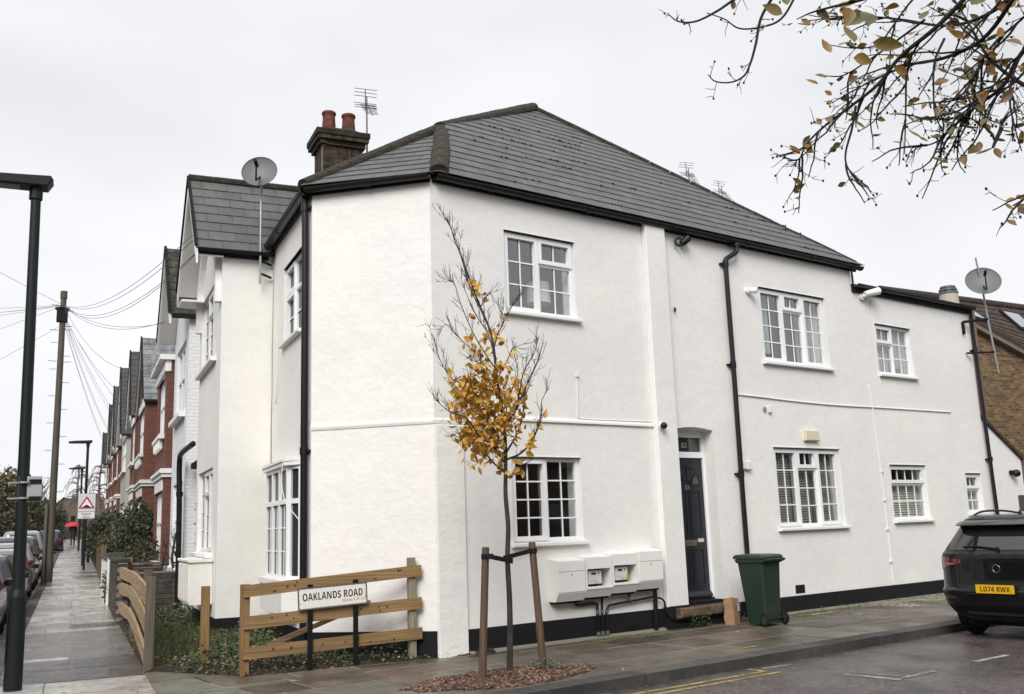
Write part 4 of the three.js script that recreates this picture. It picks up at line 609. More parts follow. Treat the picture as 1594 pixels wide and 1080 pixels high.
  scatter('bark_mulch', chip, M.deadLeaf, 4200, () => { const a = r() * 6.283, q = Math.sqrt(r()), e = 1 + (gN(Math.cos(a) * 0.3 + 0.5, Math.sin(a) * 0.3 + 0.5) - 0.5) * 0.5, u = -0.36 + Math.cos(a) * q * 1.12 * e, n = 1.98 + Math.sin(a) * q * 0.56 * e; if (n > 2.62) return null; const [x, z] = xzR(u, n), c = r(); return { p: V(x, 0.005 + (1 - q) * 0.05 * (0.4 + 0.6 * r()), z), rot: [(r() - 0.5) * 0.9, r() * 6.3, (r() - 0.5) * 0.9], s: 0.5 + r() * 0.9, c: c < 0.2 ? [0.27, 0.16, 0.10] : c < 0.55 ? [0.115, 0.06, 0.038] : [0.045, 0.026, 0.019] }; }, 'reddish brown bark mulch spread around the base of the young tree', 'mulch');
  scatter('weeds', wl, M.weed, 170, () => { const [x, z] = xzR(0.16 + (r() - 0.5) * 0.34, 2.02 + (r() - 0.5) * 0.26); return { p: V(x, 0.03 + r() * 0.09, z), rot: [-0.4 + r(), r() * 6.3, r() - 0.5], s: 0.5 + r() * 0.4, c: [0.05 + r() * 0.03, 0.075 + r() * 0.03, 0.04] }; }, 'small grey green weed clump growing in the bark mulch', 'weeds');
}
// ================================================================== FENCES, SIGN, WALLS OF THE CORNER GARDEN
const nGr = fbm(101, 3, 60, 4, 0.6), nGr2 = fbm(103, 2, 14, 3, 0.5);
const tWood = tex(512, (u, v) => { const g = nGr(u, v), b = nGr2(u, v), kx = (u * 3.1) % 1 - 0.5, kn = 0; const k = 0.72 + (g - 0.5) * 0.5 + (b - 0.5) * 0.3 - kn; return [k, k * 0.965, k * 0.9]; }, { srgb: true, rx: 0.8, ry: 3.2 });
const tWoodV = tWood.clone(); tWoodV.rotation = Math.PI / 2; tWoodV.needsUpdate = true;
const woodMat = (c, t = tWood) => std({ color: c, map: t, bumpMap: t, bumpScale: 0.003, roughness: 0.8 });
M.newWood = woodMat([0.50, 0.335, 0.165]); M.newWood2 = woodMat([0.45, 0.30, 0.15]); M.newPost = woodMat([0.44, 0.28, 0.125], tWoodV); M.oldWood = woodMat([0.22, 0.20, 0.165], tWoodV); M.paleWood = woodMat([0.70, 0.54, 0.35]); M.oldBoard = woodMat([0.15, 0.11, 0.08]);
M.stake = woodMat([0.20, 0.135, 0.095], tWoodV); M.peel = woodMat([0.50, 0.46, 0.40], tWoodV);
const FA = rad(63.2438), fenceM = frameM(V(-3.2437, 0, -11.742), V(Math.sin(FA), 0, -Math.cos(FA)));
{
  const f = thing('rail_fence', 'new three rail timber fence in front of the splayed white corner wall', 'fence', fenceM);
  f.add(mesh('post', prep(cbx(-0.055, 0.045, -0.1, 1.04, -0.115, -0.015, 0.004)), M.newPost), mesh('post', prep(cbx(2.05, 2.14, -0.1, 1.26, -0.105, -0.015, 0.004)), M.peel));
  for (const [a, b, c, d] of [[0.89, 1.03, 1.026, 1.164], [0.523, 0.67, 0.618, 0.761], [0.182, 0.319, 0.246, 0.388]]) {
    const r = mesh('rail', prep(plate([[-0.03, a], [2.207, c], [2.207, d], [-0.03, b]], [], 0, 0.032).translate(0, 0, -0.014)), a > 0.5 ? M.newWood : M.newWood2); f.add(r);
    const kn = rng(Math.floor(a * 100)), kg = []; for (let i = 0; i < 7; i++) { const t = 0.08 + kn() * 0.86; kg.push(new THREE.CylinderGeometry(0.011 + kn() * 0.006, 0.012, 0.002, 9).rotateX(Math.PI / 2).translate(-0.03 + 2.23 * t, mix(mix(a, c, t), mix(b, d, t), 0.2 + kn() * 0.6), 0.0185)); } r.add(mesh('knot', merged(kg), woodMat([0.12, 0.06, 0.025])));
  }
  solo('plank', [cbx(-0.02, 1.35, -0.03, 0.03, -0.011, 0.011, 0.003).rotateZ(0.32).translate(0.32, 0.30, -0.22)], M.paleWood, 'loose weathered plank leaning diagonally behind the timber rail fence', 'plank', fenceM);
}
{ // street name sign
  const s = thing('street_name_sign', 'white enamel street name sign reading Oaklands Road on two black posts', 'street sign', fenceM);
  const cv = document.createElement('canvas'); cv.width = 1024; cv.height = 280; const c = cv.getContext('2d');
  c.fillStyle = '#f1f0ea'; c.fillRect(0, 0, 1024, 280);
  c.fillStyle = '#141414'; c.font = 'bold 150px sans-serif'; c.textBaseline = 'alphabetic'; c.save(); c.translate(44, 172); const w = c.measureText('OAKLANDS ROAD').width; c.scale(936 / w, 1.0); c.fillText('OAKLANDS ROAD', 0, 0); c.restore();
  c.fillStyle = '#b0886e'; c.font = 'bold 52px serif'; c.fillText('Sheen S.W.14', 650, 234);
  const r = rng(3); for (let i = 0; i < 46; i++) { const e = r(), x = e < 0.5 ? (r() < 0.5 ? r() * 14 : 1024 - r() * 14) : r() * 1024, y = e < 0.5 ? r() * 280 : (r() < 0.5 ? r() * 9 : 280 - r() * 9); c.fillStyle = r() < 0.5 ? '#6b4a36' : '#8f8a80'; c.beginPath(); c.ellipse(x, y, 2 + r() * 6, 2 + r() * 5, r() * 3, 0, 7); c.fill(); }
  const t = new THREE.CanvasTexture(cv); t.colorSpace = THREE.SRGBColorSpace; t.magFilter = THREE.LinearFilter;
  const a = 0.640, b = 1.485, y0 = 0.728, y1 = 0.965, tilt = 0.038, z = 0.062;
  const tr = (g) => g.translate(-(a + b) / 2, 0, 0).rotateZ(tilt).translate((a + b) / 2, 0, 0);
  s.add(mesh('plate', prep(tr(cbx(a, b, y0, y1, z - 0.006, z + 0.0, 0.002))), std({ color: [0.62, 0.61, 0.57], roughness: 0.4 })));
  const face = mesh('lettering', prep(tr(new THREE.PlaneGeometry(b - a - 0.01, y1 - y0 - 0.01).translate((a + b) / 2, (y0 + y1) / 2, z + 0.0015)), true), phy({ map: t, color: [0.86, 0.86, 0.85], roughness: 0.3, clearcoat: 0.5, clearcoatRoughness: 0.2 })); s.add(face);
  s.add(mesh('frame', merged(ring(a - 0.012, b + 0.012, y0 - 0.012, y1 + 0.012, 0.012, z - 0.008, z + 0.006).map(tr)), std({ color: [0.10, 0.09, 0.08], roughness: 0.7 })));
  for (const [x, top] of [[0.752, 1.0], [1.322, 1.03]]) s.add(mesh('post', prep(cbx(x - 0.03, x + 0.03, -0.1, top, 0.024, 0.054, 0.004)), M.black));
}
solo('fence_post', cbx(-0.05, 0.05, -0.1, 0.97, -0.05, 0.05, 0.004), M.newPost, 'single tan timber fence post standing alone in the garden weeds', 'fence post', fenceM.clone().setPosition(-4.04, 0.02, -12.72));
{ // curved three rail fence along the side street pavement
  const f = thing('rail_fence', 'sagging three rail timber fence beside the wet side street pavement', 'fence', FL);
  const post = (s, n, h, m, w = 0.1) => f.add(mesh('post', prep(cbx(-s - w / 2, -s + w / 2, -0.1, h, n - w / 2, n + w / 2, 0.005)), m));
  post(0.24, 1.98, 1.14, M.oldWood, 0.115); post(2.6, 1.86, 1.16, M.oldWood, 0.12); post(4.7, 1.93, 1.1, M.oldWood, 0.11); post(9.2, 1.80, 1.25, M.newPost, 0.12); post(9.9, 1.93, 1.15, M.newPost, 0.1);
  const rails = [[[0.32, 0.99, 0.74], [2.4, 1.09, 0.86], [4.72, 1.11, 0.91], [8, 1.08, 0.87], [10.4, 1.05, 0.84]], [[0.32, 0.63, 0.40], [2.4, 0.80, 0.57], [4.72, 0.86, 0.66], [8, 0.78, 0.57], [10.4, 0.68, 0.48]], [[0.32, 0.20, 0.0], [2.4, 0.40, 0.2], [4.72, 0.5, 0.3], [8, 0.40, 0.2], [10.4, 0.28, 0.08]]];
  for (const R of rails) for (const [i0, i1] of [[0, 2], [2, 4]]) {
    const top = [], bot = []; for (let k = 0; k <= 10; k++) { const t = i0 + (i1 - i0) * k / 10, j = Math.min(3, Math.floor(t)), q = t - j, A = R[j], B = R[j + 1]; const s = mix(A[0], B[0], q) + (k === 0 && i0 ? 0.015 : 0); top.push([-s, mix(A[1], B[1], q) + Math.sin(t * 5) * 0.008]); bot.push([-s, mix(A[2], B[2], q) + Math.sin(t * 4 + 1) * 0.008]); }
    f.add(mesh('rail', prep(plate([...top, ...bot.reverse()], [], 1.985, 2.02)), M.paleWood));
  }
}
// brick texture for surfaces too far away to tell the bricks apart
function brickTex(seed, cA, cB, mortar, size = 512, NB = 4, NC = 8) {      // NC courses of NB bricks: 0.225 x 0.075 m each
  const r = rng(seed), tone = []; for (let i = 0; i < NB * NC; i++) tone.push(r()); const f = fbm(seed + 5, 60, 60, 2, 0.6);
  const px = (u, v) => { const row = Math.floor(v * NC), x = u * NB + (row % 2) * 0.5, fx = x - Math.floor(x), fy = v * NC - row; return { m: fx < 0.05 || fy < 0.14, t: tone[row * NB + ((Math.floor(x) + NB) % NB)], f: f(u, v) }; };
  return [tex(size, (u, v) => { const p = px(u, v), n = 0.85 + (p.f - 0.5) * 0.4; if (p.m) return S3(...mortar.map((c) => c * n)); return S3(...cA.map((c, i) => mix(c, cB[i], p.t) * n)); }, { srgb: true, rx: 1 / (NB * 0.225), ry: 1 / (NC * 0.075) }), tex(size / 2, (u, v) => { const p = px(u, v); return p.m ? 0.2 : 0.75 + (p.f - 0.5) * 0.3; }, { rx: 1 / (NB * 0.225), ry: 1 / (NC * 0.075) })];
}
const [tRed, tRedB] = brickTex(201, [0.13, 0.043, 0.026], [0.20, 0.068, 0.04], [0.12, 0.085, 0.07]), [tYel, tYelB] = brickTex(203, [0.25, 0.15, 0.06], [0.075, 0.048, 0.027], [0.19, 0.15, 0.10], 1024, 20, 40), [tBrn] = brickTex(205, [0.14, 0.095, 0.07], [0.20, 0.12, 0.085], [0.17, 0.15, 0.13]);
M.redBrick = std({ map: tRed, bumpMap: tRedB, bumpScale: 0.008, roughness: 0.9 }); M.yellowBrick = std({ map: tYel, bumpMap: tYelB, bumpScale: 0.008, roughness: 0.95 }); M.brownBrick = std({ map: tBrn, bumpMap: tRedB, bumpScale: 0.008, roughness: 0.95 }); M.whiteBrick = std({ color: [0.77, 0.775, 0.785], bumpMap: tRedB, bumpScale: 0.012, roughness: 0.6 });
// walls built of separate blocks
function blockWall(name, label, fr, x0, x1, y0, y1, z0, z1, bw, bh, cols, coping, seed, hFn = () => 0) {
  const w = thing(name, label, 'wall', fr), r = rng(seed); w.add(mesh('core', prep(bx(x0 + 0.015, x1 - 0.015, y0 - 0.3, y1 - 0.01, z0 + 0.015, z1 - 0.015)), M.mortar));
  const mats = cols.map((c) => std({ color: c, map: tMottle, bumpMap: tGrain, bumpScale: 0.008, roughness: 0.95 })); let k = 0, rest = [];
  const rows = Math.floor((y1 - y0) / bh), long = x1 - x0 > z1 - z0;
  for (let j = 0; j < rows; j++) { const len = long ? x1 - x0 : z1 - z0; for (let a = j % 2 ? -bw / 2 : 0; a < len - 0.02; a += bw) { const p = Math.max(0, a), q = Math.min(len, a + bw) - 0.012, y = y0 + j * bh, e = r() * 0.008; if (q - p < 0.03) continue; const g = long ? bx(x0 + p, x0 + q, y, y + bh - 0.012, z0 - e, z1 + e) : bx(x0 - e, x1 + e, y, y + bh - 0.012, z0 + p, z0 + q); const b = prep(g); if (k++ < 290) w.add(mesh('brick', b, mats[Math.floor(r() * mats.length)])); else rest.push(b); } }
  if (rest.length) { const o = mesh('bricks', mergeGeometries(rest), mats[0]); o.userData.kind = 'stuff'; w.add(o); }
  if (coping) { const L = long ? x1 - x0 : z1 - z0, n = Math.max(1, Math.round(L / 0.6)); for (let i = 0; i < n; i++) { const p = i / n * L, q = (i + 1) / n * L - 0.008; w.add(mesh('coping_stone', prep(long ? cbx(x0 + p, x0 + q, y1, y1 + 0.06, z0 - 0.035, z1 + 0.035, 0.008) : cbx(x0 - 0.035, x1 + 0.035, y1, y1 + 0.06, z0 + p, z0 + q, 0.008)), std({ color: coping, map: tMottle, roughness: 0.95, bumpMap: tGrain, bumpScale: 0.008 }))); } }
  return w;
}
const cW = [[0.125, 0.105, 0.085], [0.145, 0.12, 0.095], [0.11, 0.09, 0.075]];
blockWall('garden_wall', 'low brown block wall behind the corner garden running up to the bay', FL, -8.42, -8.22, 0.0, 0.97, 0.82, 1.9, 0.42, 0.105, cW, null, 301);
blockWall('garden_wall', 'brown brick front garden wall with dark coping beside the pavement', FL, -12.6, -8.45, 0.0, 1.17, 1.86, 2.08, 0.23, 0.082, cW, [0.09, 0.085, 0.075], 303);
blockWall('garden_wall', 'reddish brick garden dividing wall with pale coping before the white house', FL, -12.85, -12.65, 0.08, 1.0, 0.4, 1.84, 0.225, 0.078, [[0.16, 0.075, 0.055], [0.14, 0.07, 0.055]], [0.24, 0.22, 0.2], 305);
{ const w = thing('garden_wall', 'white painted front garden wall with dark stone cap and climbing ivy', 'wall', FL), y = hL(17); w.add(mesh('wall', prep(cbx(-20.2, -13.0, -0.2, y + 0.92, 1.86, 2.08, 0.01)), M.whiteBrick), mesh('pier', prep(cbx(-13.35, -12.95, -0.2, y + 1.06, 1.78, 2.12, 0.01)), M.whiteBrick), mesh('coping_stone', prep(cbx(-20.2, -13.4, y + 0.925, y + 1.0, 1.82, 2.12, 0.01)), std({ color: [0.11, 0.10, 0.09], map: tMottle })), mesh('coping_stone', prep(cbx(-13.42, -12.88, y + 1.065, y + 1.14, 1.72, 2.18, 0.01)), std({ color: [0.13, 0.12, 0.105], map: tMottle }))); }
{ const w = thing('board_fence', 'brown vertical board fence further along the side street pavement', 'fence', FL), r = rng(8); for (let s = 20.6, i = 0; s < 33; s += 0.15, i++) w.add(mesh('board', prep(bx(-s - 0.135, -s, hL(s) - 0.05, hL(s) + 1.15 + r() * 0.03, 1.95 + (i % 2) * 0.012, 1.975 + (i % 2) * 0.012)), [M.oldBoard, M.newPost, M.oldWood][Math.floor(r() * 3)])); }

// ================================================================== TERRACE UP THE SIDE STREET
const roofDark = [0.055, 0.062, 0.07].map((k) => std({ color: [k, k, k * 1.05], map: tSlate, roughness: 0.65, bumpMap: tGrain, bumpScale: 0.004 })), roofMoss = [0.06, 0.07, 0.08].map((k) => std({ color: [k, k * 0.98, k * 0.85], map: tTile, roughness: 0.9, bumpMap: tGrain, bumpScale: 0.008 }));
function terraceHouse(label, { s0, s1, end, wall, trim = M.trim, y0, eave, rise, gable = true, roofMats = roofDark, winMat, G = 1.26, pale = false, detail = 1 }) {
  const h = thing('terraced_house', label, 'house', new THREE.Matrix4().makeTranslation(0, y0, 0).multiply(FL)), c = (s0 + s1) / 2, n1 = BN;
  const P = (name, geos, m) => { const o = mesh(name, merged(geos), m); h.add(o); return o; };
  const gh = gable ? [[-s1, -1], [-s0, -1], [-s0, eave], [-c, eave + rise], [-s1, eave]] : rect(-s1, -s0, -1, eave);
  // bay front with window openings, cheeks, main wall set back, party wall
  const wu = [-s1 + 0.55, -s0 - 0.55, 4.25, 5.85], wl = [-s1 + 0.5, -s0 - 0.5, 0.95, 2.75];
  P('wall', plate(gh, [rect(...wu), rect(...wl)], n1 - 0.3, n1), wall); P('wall', bx(-s0 - 0.3, -s0, -1, eave, -0.3, n1 - 0.3), wall); P('wall', bx(-s1, -s1 + 0.3, -1, eave, -0.3, n1 - 0.3), wall);
  P('wall', bx(-end, -s1, -1, eave - 0.15, -0.3, 0), wall); P('wall', bx(-end, -s0 + (s0 > 8 ? 2.1 : 0), -1, eave - 0.16, -0.6, -0.305), wall);
  for (const [w, top] of [[wu, 0.72], [wl, 0.72]]) {
    const g = sub(h, 'window'), n = 3, fr = ring(w[0], w[1], w[2], w[3], 0.07, n1 - 0.14, n1 - 0.06); for (let i = 1; i < n; i++) { const x = mix(w[0], w[1], i / n); fr.push(bx(x - 0.05, x + 0.05, w[2] + 0.07, w[3] - 0.07, n1 - 0.135, n1 - 0.055)); }
    const ym = mix(w[2], w[3], 0.55); for (let i = 0; i < n; i++) fr.push(bx(mix(w[0], w[1], i / n) + 0.05, mix(w[0], w[1], (i + 1) / n) - 0.05, ym - 0.03, ym + 0.03, n1 - 0.13, n1 - 0.05));
    g.add(mesh('frame', merged(fr), M.upvc)); for (let i = 0; i < n; i++) g.add(mesh('pane', prep(bx(mix(w[0], w[1], i / n) + 0.05, mix(w[0], w[1], (i + 1) / n) - 0.05, w[2] + 0.07, w[3] - 0.07, n1 - 0.105, n1 - 0.10)), winMat ?? M.glassDark));
    g.add(mesh('sill', prep(cbx(w[0] - 0.15, w[1] + 0.15, w[2] - 0.13, w[2] - 0.005, n1 - 0.1, n1 + 0.14, 0.012)), trim));
    if (detail > 0 && w === wu && !pale) for (let i = 0; i < 5; i++) g.add(mesh('corbel', prep(cbx(mix(w[0], w[1], (i + 0.5) / 5) - 0.08, mix(w[0], w[1], (i + 0.5) / 5) + 0.08, w[2] - 0.38, w[2] - 0.135, n1 + 0.002, n1 + 0.12, 0.02)), trim));
    if (!pale) g.add(mesh('lintel', prep(cbx(w[0] - 0.1, w[1] + 0.1, w[3] + 0.005, w[3] + 0.3, n1 - 0.02, n1 + 0.03, 0.008)), trim));
  }
  if (!pale) P('cornice', [cbx(-s1 - 0.08, -s0 + 0.10, 3.18, 3.30, -0.0, n1 + 0.12, 0.02), cbx(-s1 - 0.04, -s0 + 0.05, 3.08, 3.175, 0.0, n1 + 0.07, 0.01)], trim);
  if (gable) {
    const o = [[-s0 + 0.1, eave - 0.05], [-c, eave + rise], [-s1 - 0.1, eave - 0.05]], q = (a, b, d, z0, z1) => plate([[a[0], a[1]], [b[0], b[1]], [b[0], b[1] - d], [a[0], a[1] - d]], [], z0, z1);
    P('barge_board', [q(o[1], o[0], 0.22, G - 0.04, G), q(o[2], o[1], 0.22, G - 0.04, G), q(o[1], o[0], 0.03, n1, G - 0.045), q(o[2], o[1], 0.03, n1, G - 0.045)], trim);
    const rf = sub(h, 'roof'); rf.add(mesh('verge', merged([q(o[1], o[0], -0.07, G - 0.03, G + 0.03), q(o[2], o[1], -0.07, G - 0.03, G + 0.03)]), M.blackMatt));
    const A = V(o[0][0], o[0][1], G), B = V(o[0][0], o[0][1], -2.5), R = V(o[1][0], o[1][1], G), Q = V(o[1][0], o[1][1], -2.5); const keep = allSlates.length; const [ex, ey, to] = down(A, B, R);
    slateSlope(A, ex, ey, [to(A), to(B), to(Q), to(R)], { seed: s0 * 7 | 0, gauge: 0.3, width: 0.42, mats: roofMats, rough: 0.5 }); for (const sl of allSlates.splice(keep)) rf.add(mesh('slate', sl.g, sl.m));
    rf.add(mesh('roof_deck', merged(quadGeo([A, B, Q], [A, Q, R], [V(o[2][0], o[2][1], G), V(o[2][0], o[2][1], -2.5), Q], [V(o[2][0], o[2][1], G), Q, R])), roofMats[1]));
    P('gutter', bx(-s0 + 0.06, -s0 + 0.16, eave - 0.14, eave - 0.05, 0, G - 0.05), M.blackMatt);
  } else { P('cornice', [cbx(-s1 - 0.1, -s0 + 0.1, eave + 0.002, eave + 0.14, -0.2, n1 + 0.2, 0.02), cbx(-s1 - 0.03, -s0 + 0.03, eave - 0.3, eave - 0.004, n1 - 0.1, n1 + 0.06, 0.02)], trim); }
  // main roof slope behind
  P('roof_deck', quadGeo([V(-end, eave, 0.25), V(-s0 + 2.2, eave, 0.25), V(-s0 + 2.2, eave + 3.2, -4.2)], [V(-end, eave, 0.25), V(-s0 + 2.2, eave + 3.2, -4.2), V(-end, eave + 3.2, -4.2)], [V(-end, eave, -9), V(-s0 + 2.2, eave, -9), V(-s0 + 2.2, eave + 3.2, -4.2)], [V(-end, eave, -9), V(-s0 + 2.2, eave + 3.2, -4.2), V(-end, eave + 3.2, -4.2)]), roofMats[0]);
  P('party_wall', bx(-end, -end + 0.3, -1, eave, -9, -0.61), wall);
  return h;
}
const leadPale = std({ color: [0.30, 0.31, 0.32], map: tMottle, roughness: 0.6 }), leadTrim = std({ color: [0.62, 0.62, 0.60], roughness: 0.6 });
const h1 = terraceHouse('white painted brick terraced house with mossy slate gable next to the corner house', { s0: 8.1, s1: 11.3, end: 13.2, wall: M.whiteBrick, y0: 0.06, eave: 6.3, rise: 1.85, roofMats: roofMoss, pale: true });
{ // porch hood, pipe and door of the white house
  h1.add(mesh('downpipe', merged([tube(smooth([V(-6.0, 3.30, 0.92), V(-7.6, 3.25, 0.97), V(-7.92, 3.2, 0.97), V(-8.0, 3.0, 0.97), V(-8.0, 2.2, 0.95), V(-8.02, 0.1, 0.93)], 50), 0.055, 0.055, 10), ...[2.4, 1.2].map((y) => cyl(V(-8.01, y, 0.95), V(-8.01, y + 0.09, 0.95), 0.07, 0.07, 10))]), M.black));
  const hp = new THREE.InstancedMesh(leafGeo(0.09, 0.06, 0.2, 2), std({ color: [0.02, 0.025, 0.018], roughness: 0.8 }), 260), hr = rng(33), hm = new THREE.Matrix4(); for (let i = 0; i < 260; i++) hp.setMatrixAt(i, hm.makeRotationFromEuler(new THREE.Euler(hr() * 6, hr() * 6, hr() * 6)).setPosition(-7.0 + (hr() - 0.5) * 0.16, 1.35 + hr() * 0.95, 0.62 + (hr() - 0.5) * 0.16)); hp.name = 'hanging_foliage'; hp.userData.kind = 'stuff'; h1.add(hp);
  h1.add(mesh('porch_hood', merged(bx(-7.95, -6.1, 2.95, 3.06, 0, 0.75).applyMatrix4(new THREE.Matrix4().makeRotationX(0.0))), M.blackMatt), mesh('wall', merged([bx(-8.1, -5.98, -1, 6.1, -0.3, 0.0)]), M.wallL), mesh('door', merged(cbx(-7.4, -6.5, 0.2, 2.3, 0.002, 0.05, 0.006)), std({ color: [0.5, 0.5, 0.5], roughness: 0.4 })));
}
terraceHouse('red brick terraced house with white window surrounds and tall bay, second up the street', { s0: 13.4, s1: 16.7, end: 18.2, wall: M.redBrick, y0: 0.10, eave: 6.15, rise: 1.5, gable: false });
terraceHouse('red brick terraced house with pale curved lead gable over its bay', { s0: 22.2, s1: 26.2, end: 27.2, wall: M.redBrick, y0: 0.32, eave: 6.1, rise: 2.5, G: 0.95, roofMats: [leadPale, leadPale, leadPale], trim: leadTrim });
terraceHouse('red brick terraced house with slate gable beyond the lead topped bay', { s0: 28.0, s1: 31.4, end: 33.5, wall: M.redBrick, y0: 0.45, eave: 6.1, rise: 2.85, G: 1.08, detail: 0 });
terraceHouse('grey rendered terraced house with slate gable half way up the street', { s0: 35.0, s1: 40.5, end: 43.5, wall: std({ color: [0.40, 0.39, 0.35], roughness: 0.8 }), y0: 0.62, eave: 5.9, rise: 3.5, G: 1.15, detail: 0, pale: true });
terraceHouse('dark red brick terraced house with steep gable, third from the far end', { s0: 45, s1: 49, end: 52, wall: M.redBrick, y0: 0.85, eave: 6.0, rise: 3.6, G: 1.15, detail: 0 });
terraceHouse('dark red brick terraced house with steep gable, second from the far end', { s0: 53, s1: 57, end: 60, wall: M.redBrick, y0: 1.02, eave: 6.0, rise: 3.4, G: 1.15, detail: 0, roofMats: roofMoss });
terraceHouse('farthest red brick terraced house with dark mossy gable at the end', { s0: 62, s1: 66.5, end: 72, wall: M.redBrick, y0: 1.2, eave: 5.9, rise: 2.4, detail: 0, roofMats: roofMoss });
// front gardens of the terrace
struct('garden_soil', (() => { const g = []; for (let s = 8.5; s < 70; s += 4) g.push(slabGeo([xzL(s, -0.2), xzL(s, 1.9), xzL(s + 4, 1.9), xzL(s + 4, -0.2)], 0.03, 0.3)); return g; })(), M.soil);

// ================================================================== HOUSES ACROSS THE ROAD (behind the photographer, seen in the window glass)
for (const [i, s] of [-34, -14, 6, 26, 46, 66].entries()) {       // and across the side street, beyond the left edge of the picture
  const h = thing('brick_terrace', 'red brick terrace on the far side of the side street, ' + ['nearest the photographer', 'second along', 'third along', 'fourth along', 'fifth along', 'sixth along'][i], 'house', new THREE.Matrix4().makeTranslation(0, hL(s + 10), 0).multiply(FL)), P = (n, g, m) => h.add(mesh(n, merged(g), m)), a = -s - 19.4, b = -s;
  P('wall', bx(a, b, -1.5, 5.9, 14.6, 24), M.redBrick); P('roof', quadGeo([V(a, 5.9, 14.3), V(b, 5.9, 14.3), V(b, 9.2, 19)], [V(a, 5.9, 14.3), V(b, 9.2, 19), V(a, 9.2, 19)], [V(a, 5.9, 24.2), V(b, 5.9, 24.2), V(b, 9.2, 19)], [V(a, 5.9, 24.2), V(b, 9.2, 19), V(a, 9.2, 19)]), roofDark[1]);
  for (let k = 0; k < 4; k++) { P('bay', cbx(a + 1.2 + k * 4.8, a + 3.9 + k * 4.8, -1.5, 6.3, 13.7, 14.59, 0.05), M.redBrick); for (const y of [0.9, 3.8]) P('window', cbx(a + 1.5 + k * 4.8, a + 3.6 + k * 4.8, y, y + 1.7, 13.66, 13.69, 0.01), M.glassDark); P('chimney', bx(a + 0.2 + k * 4.8, a + 0.9 + k * 4.8, 7.5, 10.2, 18.2, 19.8), M.redBrick); }
}
for (const [i, u] of [-16, 2, 20, 38].entries()) {
  const h = thing('brick_terrace', ['brown brick terrace with slate roof across the road, left of the photographer', 'brown brick terrace with slate roof across the road, behind the photographer', 'brown brick terrace with slate roof across the road, right of the photographer', 'brown brick terrace with slate roof across the road, far to the right'][i], 'house', FR), P = (n, g, m) => h.add(mesh(n, merged(g), m));
  P('wall', bx(u, u + 17.4, -0.5, 5.7, 17, 26), M.brownBrick); P('roof', [quadGeo([V(u - 0.2, 5.7, 16.7), V(u + 17.6, 5.7, 16.7), V(u + 17.6, 8.6, 21.5)], [V(u - 0.2, 5.7, 16.7), V(u + 17.6, 8.6, 21.5), V(u - 0.2, 8.6, 21.5)], [V(u - 0.2, 5.7, 26.3), V(u + 17.6, 5.7, 26.3), V(u + 17.6, 8.6, 21.5)], [V(u - 0.2, 5.7, 26.3), V(u + 17.6, 8.6, 21.5), V(u - 0.2, 8.6, 21.5)])], roofDark[1]);
  for (let k = 0; k < 3; k++) { P('chimney', bx(u + 1.5 + k * 6, u + 2.6 + k * 6, 7, 9.6, 20.8, 22), M.brownBrick); for (let j = 0; j < 3; j++) P('chimney_pot', new THREE.CylinderGeometry(0.12, 0.14, 0.6, 10).translate(u + 1.75 + k * 6 + j * 0.3, 9.9, 21.4), hipMats[0]); for (const y of [0.9, 3.7]) P('window', cbx(u + 2 + k * 5.5, u + 4 + k * 5.5, y, y + 1.5, 16.9, 16.99, 0.01), M.glassDark); }
}
// ================================================================== ON THE WALLS AND ROOFS
const onR = (u, y, n = 0) => new THREE.Matrix4().makeTranslation(u, y, n).premultiply(FR);
